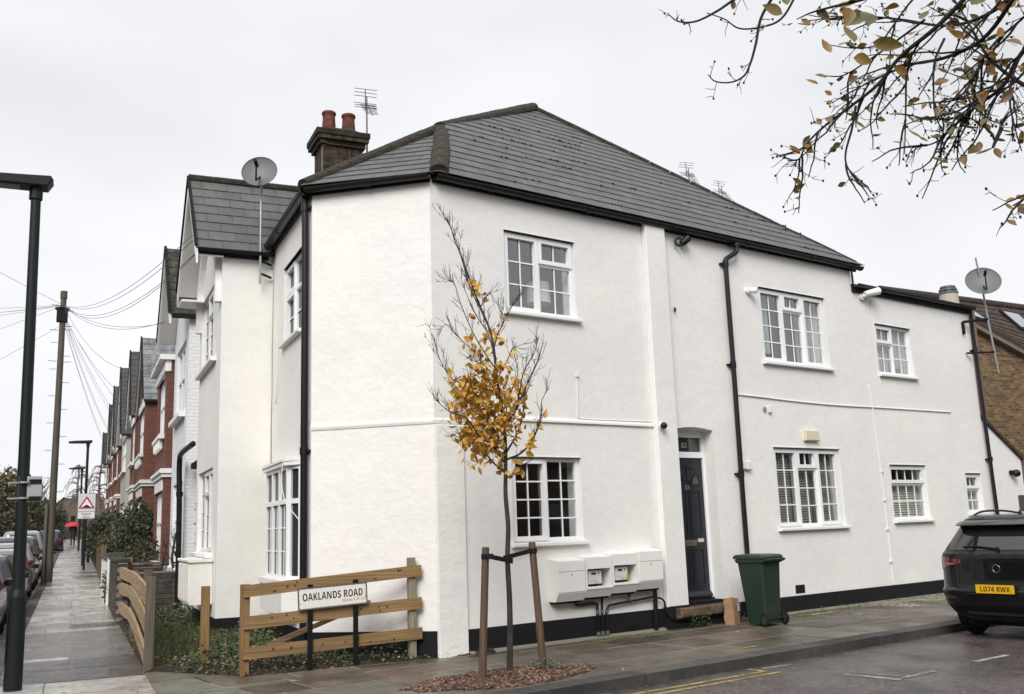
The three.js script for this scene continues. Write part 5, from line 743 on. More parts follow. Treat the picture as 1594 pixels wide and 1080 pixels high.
// meter cupboards
{
  const bodyM = std({ color: [0.74, 0.73, 0.70], roughness: 0.5 }), xs = [[1.81, 2.315], [2.325, 2.825], [2.835, 3.335], [3.345, 3.85]], y0s = [0.56, 0.585, 0.61, 0.63], lab = ['leftmost closed white meter cupboard at the end of the row', 'open white meter cupboard beside the leftmost closed one', 'open white meter cupboard with yellow tag, beside the rightmost closed one', 'rightmost closed white meter cupboard next to the door pilaster'];
  xs.forEach(([a, b], i) => {
    const t = thing('meter_box', lab[i], 'meter box', onR(a, y0s[i]), 'white meter cupboards on the long wall'), w = b - a, H = 0.585, D = 0.22, open = i === 1 || i === 2;
    const prof = [[0, 0], [D - 0.06, 0.0], [D, 0.11], [D, H - 0.03], [0, H]];
    const side = (x0, x1) => band(x0, x1, prof);
    if (!open) {
      t.add(mesh('body', merged(side(0, w)), bodyM)); t.add(mesh('lid', merged(cbx(0.012, w - 0.012, 0.125, H - 0.185, D - 0.005, D + 0.010, 0.003)), bodyM)); t.add(mesh('hood', merged(cbx(0.012, w - 0.012, H - 0.178, H - 0.035, D - 0.005, D + 0.012, 0.003)), bodyM)); t.add(mesh('lock', merged(new THREE.CylinderGeometry(0.008, 0.008, 0.006, 10).rotateX(Math.PI / 2).translate(w / 2, H - 0.225, D + 0.012)), M.dark));
    } else {
      const y1 = 0.145, y2 = H - 0.19; t.add(mesh('body', merged([side(0, 0.03), side(w - 0.03, w), band(0.03, w - 0.03, [[0, 0], [D - 0.06, 0], [D, 0.11], [D, y1], [0, y1]]), band(0.03, w - 0.03, [[0, y2], [D, y2], [D, H - 0.03], [0, H]])]), bodyM));
      t.add(mesh('backing', merged(bx(0.03, w - 0.03, y1, y2, 0.002, 0.02)), std({ color: [0.05, 0.045, 0.04], roughness: 0.9 })), mesh('lip', merged(cbx(0.01, w - 0.01, y1 - 0.03, y1 + 0.004, D - 0.002, D + 0.012, 0.003)), bodyM));
      const mt = new THREE.Group(); mt.name = 'meter'; t.add(mt);
      mt.add(mesh('casing', merged(cbx(0.10, w - 0.15, y1 + 0.035, y2 - 0.025, 0.06, 0.165, 0.012)), std({ color: [0.6, 0.6, 0.58], roughness: 0.4 }))); mt.add(mesh('display', merged(bx(0.15, 0.235, y2 - 0.085, y2 - 0.055, 0.165, 0.168)), M.dark)); mt.add(mesh('dial', merged([new THREE.CylinderGeometry(0.013, 0.013, 0.006, 12).rotateX(Math.PI / 2).translate(0.285, y2 - 0.065, 0.167), bx(0.13, 0.16, y1 + 0.07, y1 + 0.075, 0.165, 0.168), bx(0.2, 0.29, y1 + 0.06, y1 + 0.066, 0.165, 0.168), bx(0.13, 0.24, y1 + 0.09, y1 + 0.094, 0.165, 0.168)]), std({ color: [0.12, 0.12, 0.12] })));
      if (i === 2) mt.add(mesh('tag', merged(bx(0.295, 0.335, y1 + 0.05, y1 + 0.12, 0.165, 0.17)), std({ color: [0.75, 0.4, 0.04] })));
      mt.add(mesh('connector', merged([bx(0.13, 0.3, y1 + 0.002, y1 + 0.034, 0.05, 0.14)]), M.blackMatt));
    }
    t.add(mesh('shelf', merged(bx(0.02, w - 0.02, -0.03, -0.002, 0.002, D - 0.09)), M.blackMatt));
  });
  const p = thing('pipework', 'black gas and cable pipework on the wall under the meter cupboards', 'pipes', onR(0, 0)), pp = (pts, r = 0.02, m = M.black) => p.add(mesh('pipe', merged(tube(smooth(pts.map((q) => V(...q)), pts.length * 6), r, r, 10)), m));
  pp([[2.24, 0.56, 0.06], [2.25, 0.50, 0.06], [2.32, 0.485, 0.06], [2.58, 0.49, 0.06], [2.64, 0.47, 0.06], [2.65, 0.40, 0.055], [2.655, 0.05, 0.05]]); pp([[2.75, 0.58, 0.06], [2.74, 0.4, 0.055], [2.74, 0.05, 0.05]], 0.017); pp([[2.83, 0.05, 0.05], [2.82, 0.35, 0.055], [2.86, 0.43, 0.06], [3.0, 0.45, 0.06], [3.4, 0.475, 0.06], [3.78, 0.50, 0.06]], 0.018);
  pp([[3.24, 0.62, 0.06], [3.27, 0.55, 0.07], [3.25, 0.49, 0.07], [3.30, 0.46, 0.06]], 0.022, std({ color: [0.05, 0.05, 0.05], roughness: 0.6 })); pp([[3.79, 0.64, 0.08], [3.79, 0.4, 0.075], [3.78, 0.03, 0.07]], 0.034); pp([[3.82, 0.48, 0.06], [3.9, 0.47, 0.08], [3.96, 0.42, 0.09], [3.98, 0.30, 0.10], [4.05, 0.17, 0.15], [4.2, 0.14, 0.16], [4.7, 0.15, 0.16]], 0.016);
  for (const x of [2.655, 2.74, 2.83]) p.add(mesh('pipe_joint', merged([cyl(V(x, 0.04, 0.05), V(x, 0.09, 0.05), 0.028), cyl(V(x, 0.34, 0.055), V(x, 0.39, 0.055), 0.026)]), std({ color: [0.12, 0.12, 0.12], roughness: 0.5 })));
}
// lamps, cameras, alarm box, hook
{
  const l = thing('wall_light', 'black cylindrical wall light with ring bracket high under the eaves', 'wall light', onR(4.82, 6.22)); l.add(mesh('ring_bracket', merged(new THREE.TorusGeometry(0.062, 0.02, 8, 22, 4.4).rotateZ(0.9).rotateY(-0.5).translate(0, -0.02, 0.09)), M.black)); l.add(mesh('lamp_body', merged([cyl(V(0.10, -0.02, 0.08), V(0.20, 0.07, 0.12), 0.06, 0.065, 16), new THREE.SphereGeometry(0.058, 12, 8).translate(0.10, -0.02, 0.08)]), M.black));
  const d = thing('dome_camera', 'small black dome camera on the pilaster beside the string course', 'camera', onR(4.12, 3.08, 0.11)); d.add(mesh('bracket', merged(cyl(V(0, 0, 0), V(-0.02, 0.01, 0.05), 0.045, 0.05, 14)), M.trim), mesh('dome', merged([new THREE.SphereGeometry(0.055, 16, 12).translate(-0.03, 0.0, 0.08)]), M.black));
  const c = thing('bullet_camera', 'white bullet camera on the wall left of the upper triple window', 'camera', onR(6.56, 5.58)); c.add(mesh('bracket', merged(cyl(V(0, 0, 0), V(0.0, 0.0, 0.05), 0.055, 0.055, 16)), M.trim), mesh('body', merged([cyl(V(0, 0, 0.05), V(0.09, -0.015, 0.15), 0.05, 0.055, 16)]), M.trim), mesh('lens', merged(cyl(V(0.09, -0.015, 0.15), V(0.097, -0.016, 0.157), 0.045, 0.045, 16)), M.black));
  const f = thing('floodlight', 'white adjustable floodlight on the wall below the flat roof gutter', 'floodlight', onR(10.0, 5.86)); f.add(mesh('bracket', merged([cyl(V(0, 0, 0), V(0, 0, 0.06), 0.07, 0.06, 16), cyl(V(0, 0.0, 0.06), V(0.06, 0.05, 0.12), 0.03, 0.03, 10)]), M.trim)); f.add(mesh('lamp_head', merged([cyl(V(0.0, 0.04, 0.11), V(0.32, 0.12, 0.22), 0.055, 0.075, 14)]), M.trim)); f.add(mesh('lens', merged(cyl(V(0.32, 0.12, 0.22), V(0.33, 0.122, 0.223), 0.068, 0.068, 14)), M.galv));
  const a = thing('alarm_box', 'cream burglar alarm box above the lower triple window', 'alarm box', onR(7.78, 2.95)); a.add(mesh('cover', merged(cbx(0, 0.40, 0, 0.19, 0.012, 0.075, 0.014)), std({ color: [0.62, 0.58, 0.42], roughness: 0.5 })), mesh('backplate', merged(bx(0.01, 0.39, 0.01, 0.18, 0, 0.012)), M.trim));
  solo('hook', [new THREE.TorusGeometry(0.035, 0.011, 8, 18, 4.6).rotateY(0.5).translate(0, 0, 0.03), cyl(V(0, 0.0, 0), V(0.03, 0.0, 0.03), 0.012)], M.black, 'small dark hook ring in the wall left of the drainpipe', 'hook', onR(4.68, 5.03));
  solo('vent_cover', [new THREE.CylinderGeometry(0.075, 0.075, 0.03, 18).rotateX(Math.PI / 2).translate(0, 0, 0.015)], std({ color: [0.3, 0.24, 0.2], roughness: 0.8 }), 'small round stained fixing patch below the wall cable', 'fixing', onR(6.78, 3.47).multiply(new THREE.Matrix4().makeScale(0.6, 0.7, 0.5)));
}
// satellite dishes
function dish(label, matrix, R, mast, aim, mastM) {
  const t = thing('satellite_dish', label, 'satellite dish', matrix), pts = []; for (let i = 0; i <= 12; i++) { const x = i / 12 * R; pts.push(new THREE.Vector2(x, x * x / (R * 3.6))); } pts.push(new THREE.Vector2(R + 0.006, R / 3.6 + 0.006), new THREE.Vector2(R, R / 3.6 + 0.016)); for (let i = 11; i >= 0; i--) { const x = i / 12 * R; pts.push(new THREE.Vector2(x, x * x / (R * 3.6) + 0.016 - 0.025)); }
  const q = new THREE.Quaternion().setFromUnitVectors(V(0, 1, 0), aim.clone().normalize()), o = mast[mast.length - 1].clone().addScaledVector(aim, 0.10).add(V(0, 0.06, 0)), grey = std({ color: [0.13, 0.135, 0.137], roughness: 0.55 });
  const W = (g) => g.applyQuaternion(q).translate(o.x, o.y, o.z);
  t.add(mesh('reflector', merged(W(new THREE.LatheGeometry(pts, 40))), grey));
  const arm0 = V(0, -0.03, R * 0.75).applyQuaternion(q).add(o); let lo = null, best = 1e9; for (let k = 0; k < 24; k++) { const a = k / 24 * 6.283, p = V(Math.cos(a) * R * 0.92, 0.2, Math.sin(a) * R * 0.92).applyQuaternion(q).add(o); if (p.y < best) { best = p.y; lo = p; } }
  const fp = aim.clone().normalize().multiplyScalar(R * 1.15).add(o).add(V(0, -R * 0.12, 0));
  t.add(mesh('feed_arm', merged([cyl(lo, fp, 0.017, 0.014, 8), cyl(o.clone().add(aim.clone().multiplyScalar(-0.03)), mast[mast.length - 1], 0.025, 0.03, 8), cyl(lo, o.clone().addScaledVector(aim, -0.05), 0.016, 0.016, 6)]), M.black)); t.add(mesh('receiver', merged(cyl(fp.clone().addScaledVector(aim, 0.10), fp.clone().addScaledVector(aim, -0.06), 0.032, 0.03, 12)), M.blackMatt));
  t.add(mesh('mast', merged(tube(mast, 0.022, 0.022, 10)), M.galv)); if (mastM) t.add(mesh('wall_bracket', merged(mastM), M.blackMatt)); return t;
}
{
  const base = LW(2.80, 6.04, 0.25), aim = V(0.62, 0.38, 0.75).normalize();
  dish('grey satellite dish on a tall pole above the slate bay roof', new THREE.Matrix4(), 0.295, [base.clone().add(V(0, -0.3, 0)), base.clone().add(V(0, 0.7, 0)), base.clone().add(V(0, 1.50, 0))], V(0.05, 0.28, 0.96).normalize(), [cyl(base.clone().add(V(0, 0.1, 0)), LW(2.9, 6.1, 0.05), 0.02), cyl(base.clone().add(V(0, -0.12, 0)), LW(2.9, 5.88, 0.05), 0.02)]);
  const b2 = RW(14.0, 5.0, 0.42);
  dish('grey satellite dish on a pole at the right end of the house', new THREE.Matrix4(), 0.36, [RW(14.28, 4.55, 0.42), RW(14.12, 5.6, 0.42), RW(14.03, 6.42, 0.42)], V(-0.25, 0.42, 0.87).normalize(), [cyl(RW(14.1, 5.75, 0.42), RW(13.75, 5.72, 0.03), 0.03), cyl(RW(13.75, 5.72, 0.03), RW(13.75, 5.45, 0.03), 0.035), cyl(RW(14.2, 5.02, 0.42), RW(13.75, 5.02, 0.03), 0.022)]);
  solo('mast_top', tube([RW(14.03, 6.42, 0.42), RW(13.90, 7.12, 0.42)], 0.02, 0.02, 8), M.galv, 'thin metal pole end rising behind the right satellite dish', 'pole');
}
// television aerials
function aerial(label, foot, h, dir, lean, len = 0.75) {
  const t = thing('tv_aerial', label, 'aerial', new THREE.Matrix4().setPosition(foot)), d = dir.clone().normalize(), sd = V(0, 1, 0).cross(d).normalize(), top = V(0, h, 0);
  t.add(mesh('mast', merged(cyl(V(0, 0, 0), top, 0.018, 0.014, 8)), std({ color: [0.14, 0.14, 0.15], roughness: 0.5, metalness: 0.4 })));
  const dm = std({ color: [0.06, 0.06, 0.065], roughness: 0.5 }), b0 = top.clone().addScaledVector(d, -0.12), b1 = top.clone().addScaledVector(d, len).add(V(0, lean * len, 0)), el = [cyl(b0, b1, 0.011, 0.009, 6)]; t.add(mesh('boom', merged(el), dm));
  for (let i = 0; i < 9; i++) { const p = b0.clone().lerp(b1, 0.25 + i / 9 * 0.75), w = 0.155 - i * 0.006; t.add(mesh('element', merged(cyl(p.clone().addScaledVector(sd, -w), p.clone().addScaledVector(sd, w), 0.0055, 0.0055, 5)), dm)); }
  for (const s of [-1, 1]) for (let i = 0; i < 3; i++) { const p = b0.clone().add(V(0, s * (0.07 + i * 0.055), 0)).addScaledVector(d, 0.03 * i); t.add(mesh('reflector_rod', merged(cyl(p.clone().addScaledVector(sd, -0.21), p.clone().addScaledVector(sd, 0.21), 0.006, 0.006, 5)), dm)); }
  t.add(mesh('reflector_stem', merged(cyl(b0.clone().add(V(0, -0.2, 0)), b0.clone().add(V(0, 0.2, 0)), 0.009, 0.009, 5)), dm)); return t;
}
aerial('tall television aerial on a mast beside the chimney pots', LW(3.0, 8.05, -1.66), 1.42, V(0.22, 0, 0.6), -1.15, 0.5);
{
  const c1 = at(1085, 300, 24), c2 = at(1126, 330, 26);
  aerial('left small television aerial beyond the right slope of the roof', at(1074, 300, 24).add(V(0, -0.6, 0)), 1.27, V(0.2, 0, 0.6), -1.5, 0.42); aerial('right small television aerial beyond the right slope of the roof', c2.clone().add(V(0, -0.7, 0)), 1.45, V(0.3, 0, 0.6), -1.4, 0.46);
  const b = thing('terraced_house', 'rear neighbouring brick house hidden behind the roof with one chimney showing', 'house', FR), q = toR(c1); b.add(mesh('wall', prep(bx(q.x - 2, q.x + 6, -0.5, 6, q.z - 6, q.z + 1)), M.brownBrick), mesh('chimney', prep(bx(q.x - 0.2, q.x + 0.25, 6, q.y + 0.08, q.z - 0.6, q.z + 0.1)), M.brownBrick), mesh('chimney_pot', prep(new THREE.CylinderGeometry(0.1, 0.12, 0.18, 12).translate(q.x + 0.05, q.y + 0.15, q.z - 0.25)), hipMats[0]));
  const q2 = toR(c2); b.add(mesh('chimney', prep(bx(q2.x - 0.3, q2.x + 0.3, 5.9, q2.y - 0.55, q2.z - 0.3, q2.z + 0.3)), M.brownBrick));
}

// ================================================================== RIGHT HAND NEIGHBOURS
{
  const t = thing('lean_to', 'white rendered lean to with sloping coping beyond the end drainpipe', 'extension', FR), o = [[14.08, -0.3], [15.62, -0.3], [15.62, 2.72], [14.08, 3.58]];
  t.add(mesh('wall', prep(plate(o, [], -1.5, -0.01)), M.wallR), mesh('coping', prep(plate([[14.08, 3.585], [15.66, 2.70], [15.66, 2.79], [14.08, 3.67]], [], -1.55, 0.05)), hipMats[0])); t.add(mesh('brick_pier', prep(bx(15.63, 16.2, -0.3, 2.7, -1.4, -0.02)), M.brownBrick));
  const l = thing('wall_light', 'black globe wall light on the white lean to wall', 'wall light', onR(15.05, 2.42)); l.add(mesh('bracket', merged(cyl(V(0, 0, 0), V(0.0, 0, 0.06), 0.05, 0.05, 12)), M.blackMatt), mesh('globe', merged(new THREE.SphereGeometry(0.085, 14, 10).scale(1.2, 1, 1).translate(0.08, -0.02, 0.10)), M.black));
  solo('wall_plaque', cbx(0, 0.3, 0, 0.34, 0, 0.02, 0.004), std({ color: [0.05, 0.05, 0.05], roughness: 0.4 }), 'dark square plaque at the far end of the lean to wall', 'plaque', onR(15.28, 1.58));
}
{ // yellow brick house: gable wall with raking verge, brown tiled roof with skylights behind
  const t = thing('brick_house', 'yellow stock brick house with brown tiled roof and skylights on the right', 'house'), Z = (px, py, d) => at(px, py, d), A = (x, y) => Z(x, y, 27.0), add = (n, g, m) => { const o = mesh(n, g, m); t.add(o); return o; };
  const wallPts = [Z(1490, 500, 27), Z(1700, 615, 30), Z(1700, 900, 30), Z(1490, 900, 27)]; wallPts[2].y = wallPts[3].y = -0.3; wallPts[2].x = wallPts[1].x; wallPts[2].z = wallPts[1].z; wallPts[3].x = wallPts[0].x; wallPts[3].z = wallPts[0].z;
  const dir = wallPts[1].clone().sub(wallPts[0]).setY(0), L = dir.length(); dir.normalize(); const fr = new THREE.Matrix4().makeBasis(dir, V(0, 1, 0), V(-dir.z, 0, dir.x)).setPosition(wallPts[0].x, 0, wallPts[0].z), f = V(-dir.z, 0, dir.x), y0 = wallPts[0].y, y1 = wallPts[1].y;
  fr.decompose(t.position, t.quaternion, t.scale);
  add('wall', prep(plate([[0, -0.5], [L, -0.5], [L, y1], [0, y0]], [], -0.3, 0)), M.yellowBrick); add('wall', prep(bx(0, 0.3, -0.5, y0 - 0.2, -8, -0.301)), M.yellowBrick);
  const rows = 12, rm = [[0.10, 0.06, 0.047], [0.115, 0.07, 0.055], [0.085, 0.055, 0.045]].map((c) => std({ color: c, map: tTile, roughness: 0.9, bumpMap: tGrain, bumpScale: 0.01 })), r = rng(19);
  const depth = 2.7, up = 1.5, P = (a, b, h) => V(a, mix(y0 + 0.12, y1 + 0.12, a / L) * (1 - b) + (y0 + up) * b + h, 0.15 - depth * b);
  add('roof_deck', prep(quadGeo(...Array.from({ length: 144 }, (_, k) => { const i = Math.floor(k / 12), j = k % 12, x = (t) => t / 12 * (L + 6), p = P(x(i), j / 12, -0.03), q = P(x(i + 1), j / 12, -0.03), s = P(x(i + 1), (j + 1) / 12, -0.03), t = P(x(i), (j + 1) / 12, -0.03); return [[p, q, s], [p, s, t]]; }).flat(), [P(0, 1, 0), P(L + 6, 1, 0), V(L + 6, y1, -12)], [P(0, 1, 0), V(L + 6, y1, -12), V(0, y1, -12)])), rm[0]);
  for (let j = 0; j < rows; j++) for (let i = 0; i < 18; i++) { const a = 0.6 + (i + (j % 2) / 2) * 0.5, b = a + 0.49; const g = prep(prism([[a, j / rows], [b, j / rows], [b, (j + 1.12) / rows], [a, (j + 1.12) / rows]], P, (x, y) => 0.05 - (y - j / rows) * 0.55, (x, y) => 0.02 - (y - j / rows) * 0.55)); t.add(mesh('roof_tile', g, rm[Math.floor(r() * 3)])); }
  add('verge', prep(plate([[0, y0 + 0.005], [L, y1 + 0.005], [L, y1 + 0.12], [0, y0 + 0.12]], [], -0.2, 0.17)), std({ color: [0.16, 0.12, 0.09], roughness: 0.9 })); add('ridge', prep(cyl(P(0, 1, 0.03), P(L + 6, 1, 0.03), 0.13, 0.13, 10)), rm[2]);
  const sky = (a0, a1, b0, b1, k) => { const s = new THREE.Group(); s.name = 'skylight'; t.add(s); const q = [[a0, b0], [a1, b0], [a1, b1], [a0, b1]]; s.add(mesh('frame', prep(prism(q, P, () => 0.14, () => 0.03)), M.blackMatt)); const e = 0.12, f = 0.028; s.add(mesh('pane', prep(prism([[a0 + e, b0 + f], [a1 - e, b0 + f], [a1 - e, b1 - f], [a0 + e, b1 - f]], P, () => 0.155, () => 0.145)), phy({ color: [0.25, 0.27, 0.29], roughness: 0.06, ior: 2.2 }))); };
  sky(2.75, 3.5, 0.55, 0.84); sky(5.35, 6.4, 0.62, 0.88);
}
{
  const p = at(1477, 466, 23.5); const t = thing('chimney_cowl', 'pale round chimney cowl showing above the flat roof gutter', 'chimney', new THREE.Matrix4().setPosition(p)); t.add(mesh('pot', merged(new THREE.CylinderGeometry(0.22, 0.24, 0.5, 20).translate(0, -0.12, 0)), std({ color: [0.42, 0.38, 0.33], roughness: 0.9 }))); for (const [y, r] of [[0.16, 0.24], [0.235, 0.22], [0.30, 0.19]]) t.add(mesh('ring', merged(new THREE.CylinderGeometry(r * 0.95, r, 0.05, 22).translate(0, y, 0)), M.lead)); t.add(mesh('core', merged(new THREE.CylinderGeometry(0.14, 0.14, 0.22, 16).translate(0, 0.2, 0)), M.dark)); t.add(mesh('stack', merged(bx(-0.4, 0.4, -6, -0.36, -0.4, 0.4)), M.brownBrick));
}

// ================================================================== WHEELIE BIN AND BAG
{
  const b = thing('wheelie_bin', 'dark green plastic wheelie bin with closed lid standing beside the front door', 'wheelie bin', onR(5.35, 0, 0.80)), green = phy({ color: [0.011, 0.028, 0.016], roughness: 0.48, bumpMap: tGrain, bumpScale: 0.0008 }), lidM = phy({ color: [0.014, 0.034, 0.021], roughness: 0.42 });
  const rr = (w, d, y, r = 0.05, n = 6) => { const p = []; for (const [sx, sz, a0] of [[1, 1, 0], [-1, 1, 1], [-1, -1, 2], [1, -1, 3]]) for (let i = 0; i <= n; i++) { const a = (a0 + i / n) * Math.PI / 2; p.push(V(sx * (w / 2 - r) + Math.cos(a) * r, y, sz * (d / 2 - r) + Math.sin(a) * r)); } return p; };
  const loft = (loops, cap = true) => { const pos = [], idx = [], n = loops[0].length; for (const l of loops) for (const p of l) pos.push(p.x, p.y, p.z); for (let k = 0; k < loops.length - 1; k++) for (let i = 0; i < n; i++) { const a = k * n + i, c = k * n + (i + 1) % n; idx.push(a, a + n, c, c, a + n, c + n); } if (cap) for (let i = 1; i < n - 1; i++) { idx.push(0, i, i + 1); const t = (loops.length - 1) * n; idx.push(t, t + i + 1, t + i); } const g = new THREE.BufferGeometry(); g.setAttribute('position', new THREE.Float32BufferAttribute(pos, 3)); g.setIndex(idx); const q = g.toNonIndexed(); q.computeVertexNormals(); return q; };
  globalThis.loftLoops = loft; globalThis.roundLoop = rr;
  const sh = (l, dz) => l.map((p) => V(p.x, p.y, p.z + dz));
  b.add(mesh('body', prep(loft([sh(rr(0.43, 0.46, 0.03), 0.04), sh(rr(0.45, 0.48, 0.3), 0.02), sh(rr(0.52, 0.60, 0.93), -0.01), sh(rr(0.56, 0.66, 0.935), -0.01), sh(rr(0.565, 0.67, 0.99), -0.01)])), green));
  b.add(mesh('rim', prep(loft([sh(rr(0.585, 0.69, 0.955), -0.01), sh(rr(0.585, 0.69, 0.985), -0.01)])), green));
  b.add(mesh('lid', prep(loft([sh(rr(0.60, 0.74, 0.994, 0.06), -0.02), sh(rr(0.605, 0.75, 1.025, 0.06), -0.02), sh(rr(0.56, 0.68, 1.055, 0.06), -0.02), sh(rr(0.40, 0.50, 1.065, 0.06), -0.02)])), lidM));
  b.add(mesh('handle', merged([cyl(V(-0.25, 0.985, 0.40), V(0.25, 0.985, 0.40), 0.017, 0.017, 10), ...[-0.24, 0.0, 0.24].map((x) => cyl(V(x, 0.985, 0.40), V(x, 0.965, 0.30), 0.02, 0.03, 8))]), green));
  b.add(mesh('axle', merged([cyl(V(-0.27, 0.10, 0.27), V(0.27, 0.10, 0.27), 0.014, 0.014, 8), bx(-0.17, 0.17, 0.06, 0.15, 0.18, 0.262)]), M.blackMatt));
  for (const s of [-1, 1]) { const w = new THREE.Group(); w.name = 'wheel'; b.add(w); w.add(mesh('tyre', merged(new THREE.TorusGeometry(0.075, 0.026, 10, 26).rotateY(Math.PI / 2).translate(s * 0.27, 0.10, 0.27)), M.blackMatt), mesh('hub', merged([cyl(V(s * 0.27 - 0.02, 0.10, 0.27), V(s * 0.27 + 0.02, 0.10, 0.27), 0.06, 0.06, 20), cyl(V(s * 0.27 - 0.027, 0.10, 0.27), V(s * 0.27 + 0.027, 0.10, 0.27), 0.02, 0.02, 12)]), std({ color: [0.03, 0.03, 0.03], roughness: 0.5 }))); }
  b.rotation.y += 0.03; b.scale.set(0.88, 1.0, 0.80);
  const g = thing('paper_bag', 'crumpled brown paper bag with white label beside the green bin', 'bag', onR(5.17, 0, 0.34)), r = rng(12), brown = std({ color: [0.30, 0.185, 0.10], roughness: 0.9 });
  const lp = (w, d, y, j) => rr(w, d, y, 0.012, 2).map((p) => p.add(V((r() - 0.5) * j, (r() - 0.5) * j, (r() - 0.5) * j))), loops = [lp(0.27, 0.18, 0.0, 0.003), lp(0.28, 0.19, 0.12, 0.014), lp(0.275, 0.18, 0.25, 0.02), lp(0.28, 0.17, 0.36, 0.02), lp(0.285, 0.15, 0.45, 0.03)];
  g.add(mesh('bag', prep(loft(loops)), brown), mesh('label', merged(bx(0.03, 0.115, 0.22, 0.36, 0.1, 0.106)), std({ color: [0.62, 0.62, 0.64], roughness: 0.6 })), mesh('print', merged([bx(0.045, 0.1, 0.32, 0.335, 0.1065, 0.1075), bx(0.045, 0.1, 0.29, 0.297, 0.1065, 0.1075), bx(0.045, 0.09, 0.26, 0.267, 0.1065, 0.1075)]), std({ color: [0.1, 0.1, 0.2] }))); g.rotation.y += 0.35; g.scale.setScalar(0.88);
}

// ================================================================== LAMP POSTS, TELEGRAPH POLE, SIGNS
const lampGreen = phy({ color: [0.008, 0.013, 0.012], roughness: 0.5, specularIntensity: 0.5 });
function streetLamp(label, s, n, h, lean = V(0, 0, 0), armDir = V(0, 0, 1), base = true) {
  const y = hL(s), t = thing('street_lamp', label, 'street lamp', new THREE.Matrix4().makeTranslation(-s, y, n).premultiply(FL), 'street lamps along the side street'), top = V(lean.x, h, lean.z);
  t.add(mesh('column', merged(cyl(V(lean.x * 0.2, base ? 1.1 : 0, 0), top, 0.068, 0.056, 20)), lampGreen));
  if (base) t.add(mesh('base', merged([cyl(V(0, -0.1, 0), V(lean.x * 0.2, 1.02, 0), 0.097, 0.093, 8), cyl(V(lean.x * 0.2, 1.02, 0), V(lean.x * 0.2, 1.11, 0), 0.093, 0.07, 8)]), lampGreen), mesh('service_door', merged(cbx(-0.05, 0.05, 0.3, 0.85, 0.08, 0.096, 0.004)), lampGreen), mesh('number_band', merged(cyl(V(lean.x * 0.2, 0.9, 0), V(lean.x * 0.2, 0.905, 0), 0.099, 0.099, 8)), M.black));
  t.add(mesh('collar', merged(cyl(top.clone().add(V(0, -0.16, 0)), top.clone().add(V(0, 0.02, 0)), 0.076, 0.076, 16)), lampGreen));
  const a = armDir.clone().normalize(), sd = V(0, 1, 0).cross(a), m4 = new THREE.Matrix4().makeBasis(a, V(0, 1, 0), a.clone().cross(V(0, 1, 0))).setPosition(top);
  const o = [[-0.12, 0.0], [0.78, 0.0], [0.80, 0.05], [0.55, 0.08], [0.05, 0.10], [-0.15, 0.11], [-0.17, 0.08]];
  t.add(mesh('lamp_head', merged(new THREE.ExtrudeGeometry(new THREE.Shape(o.map((p) => new THREE.Vector2(...p))), { depth: 0.24, bevelEnabled: true, bevelSize: 0.015, bevelThickness: 0.02, bevelSegments: 2 }).translate(0, 0.0, -0.12).applyMatrix4(m4)), lampGreen)); t.add(mesh('lens', merged(bx(0.18, 0.66, -0.022, -0.016, -0.10, 0.10).applyMatrix4(m4)), std({ color: [0.09, 0.09, 0.09], roughness: 0.3 }))); return t;
}
streetLamp('tall dark green street lamp in the left foreground beside the parked cars', -0.57, 3.45, 5.9, V(-0.05, 0, 0.06), V(0, 0, 1));
streetLamp('dark street lamp on the pavement just behind the road hump sign', 34.7, 2.5, 5.45, V(0, 0, 0), V(0, 0, 1), false); streetLamp('farthest street lamp, small and faint beyond the road hump sign', 57, 2.6, 5.3, V(0, 0, 0), V(0, 0, 1), false);
{
  const m = new THREE.Matrix4().makeTranslation(0.57, 2.05, 3.45).premultiply(FL); const t = thing('parking_sign', 'small grey sign plate seen from behind, clamped to the near lamp post', 'sign', m);
  const mt = V(0.80, 0.02, -0.05); t.add(mesh('plate', prep(cbx(0.02, 0.028, 0.03, 0.32, -0.185, 0.06, 0.002)), std({ color: [0.33, 0.34, 0.35], roughness: 0.55 }))); for (const y of [0.06, 0.24]) t.add(mesh('clamp', merged([cyl(V(0, y, 0), V(0, y + 0.022, 0), 0.074, 0.074, 18), bx(-0.02, 0.02, y, y + 0.02, -0.18, 0.17)]), M.galv)); for (const y of [0.04, 0.235]) t.add(mesh('stiffener', prep(bx(0.028, 0.04, y, y + 0.05, -0.18, -0.05)), M.blackMatt));
}
const poleTop = LW(23.4, 10.02, 3.60);
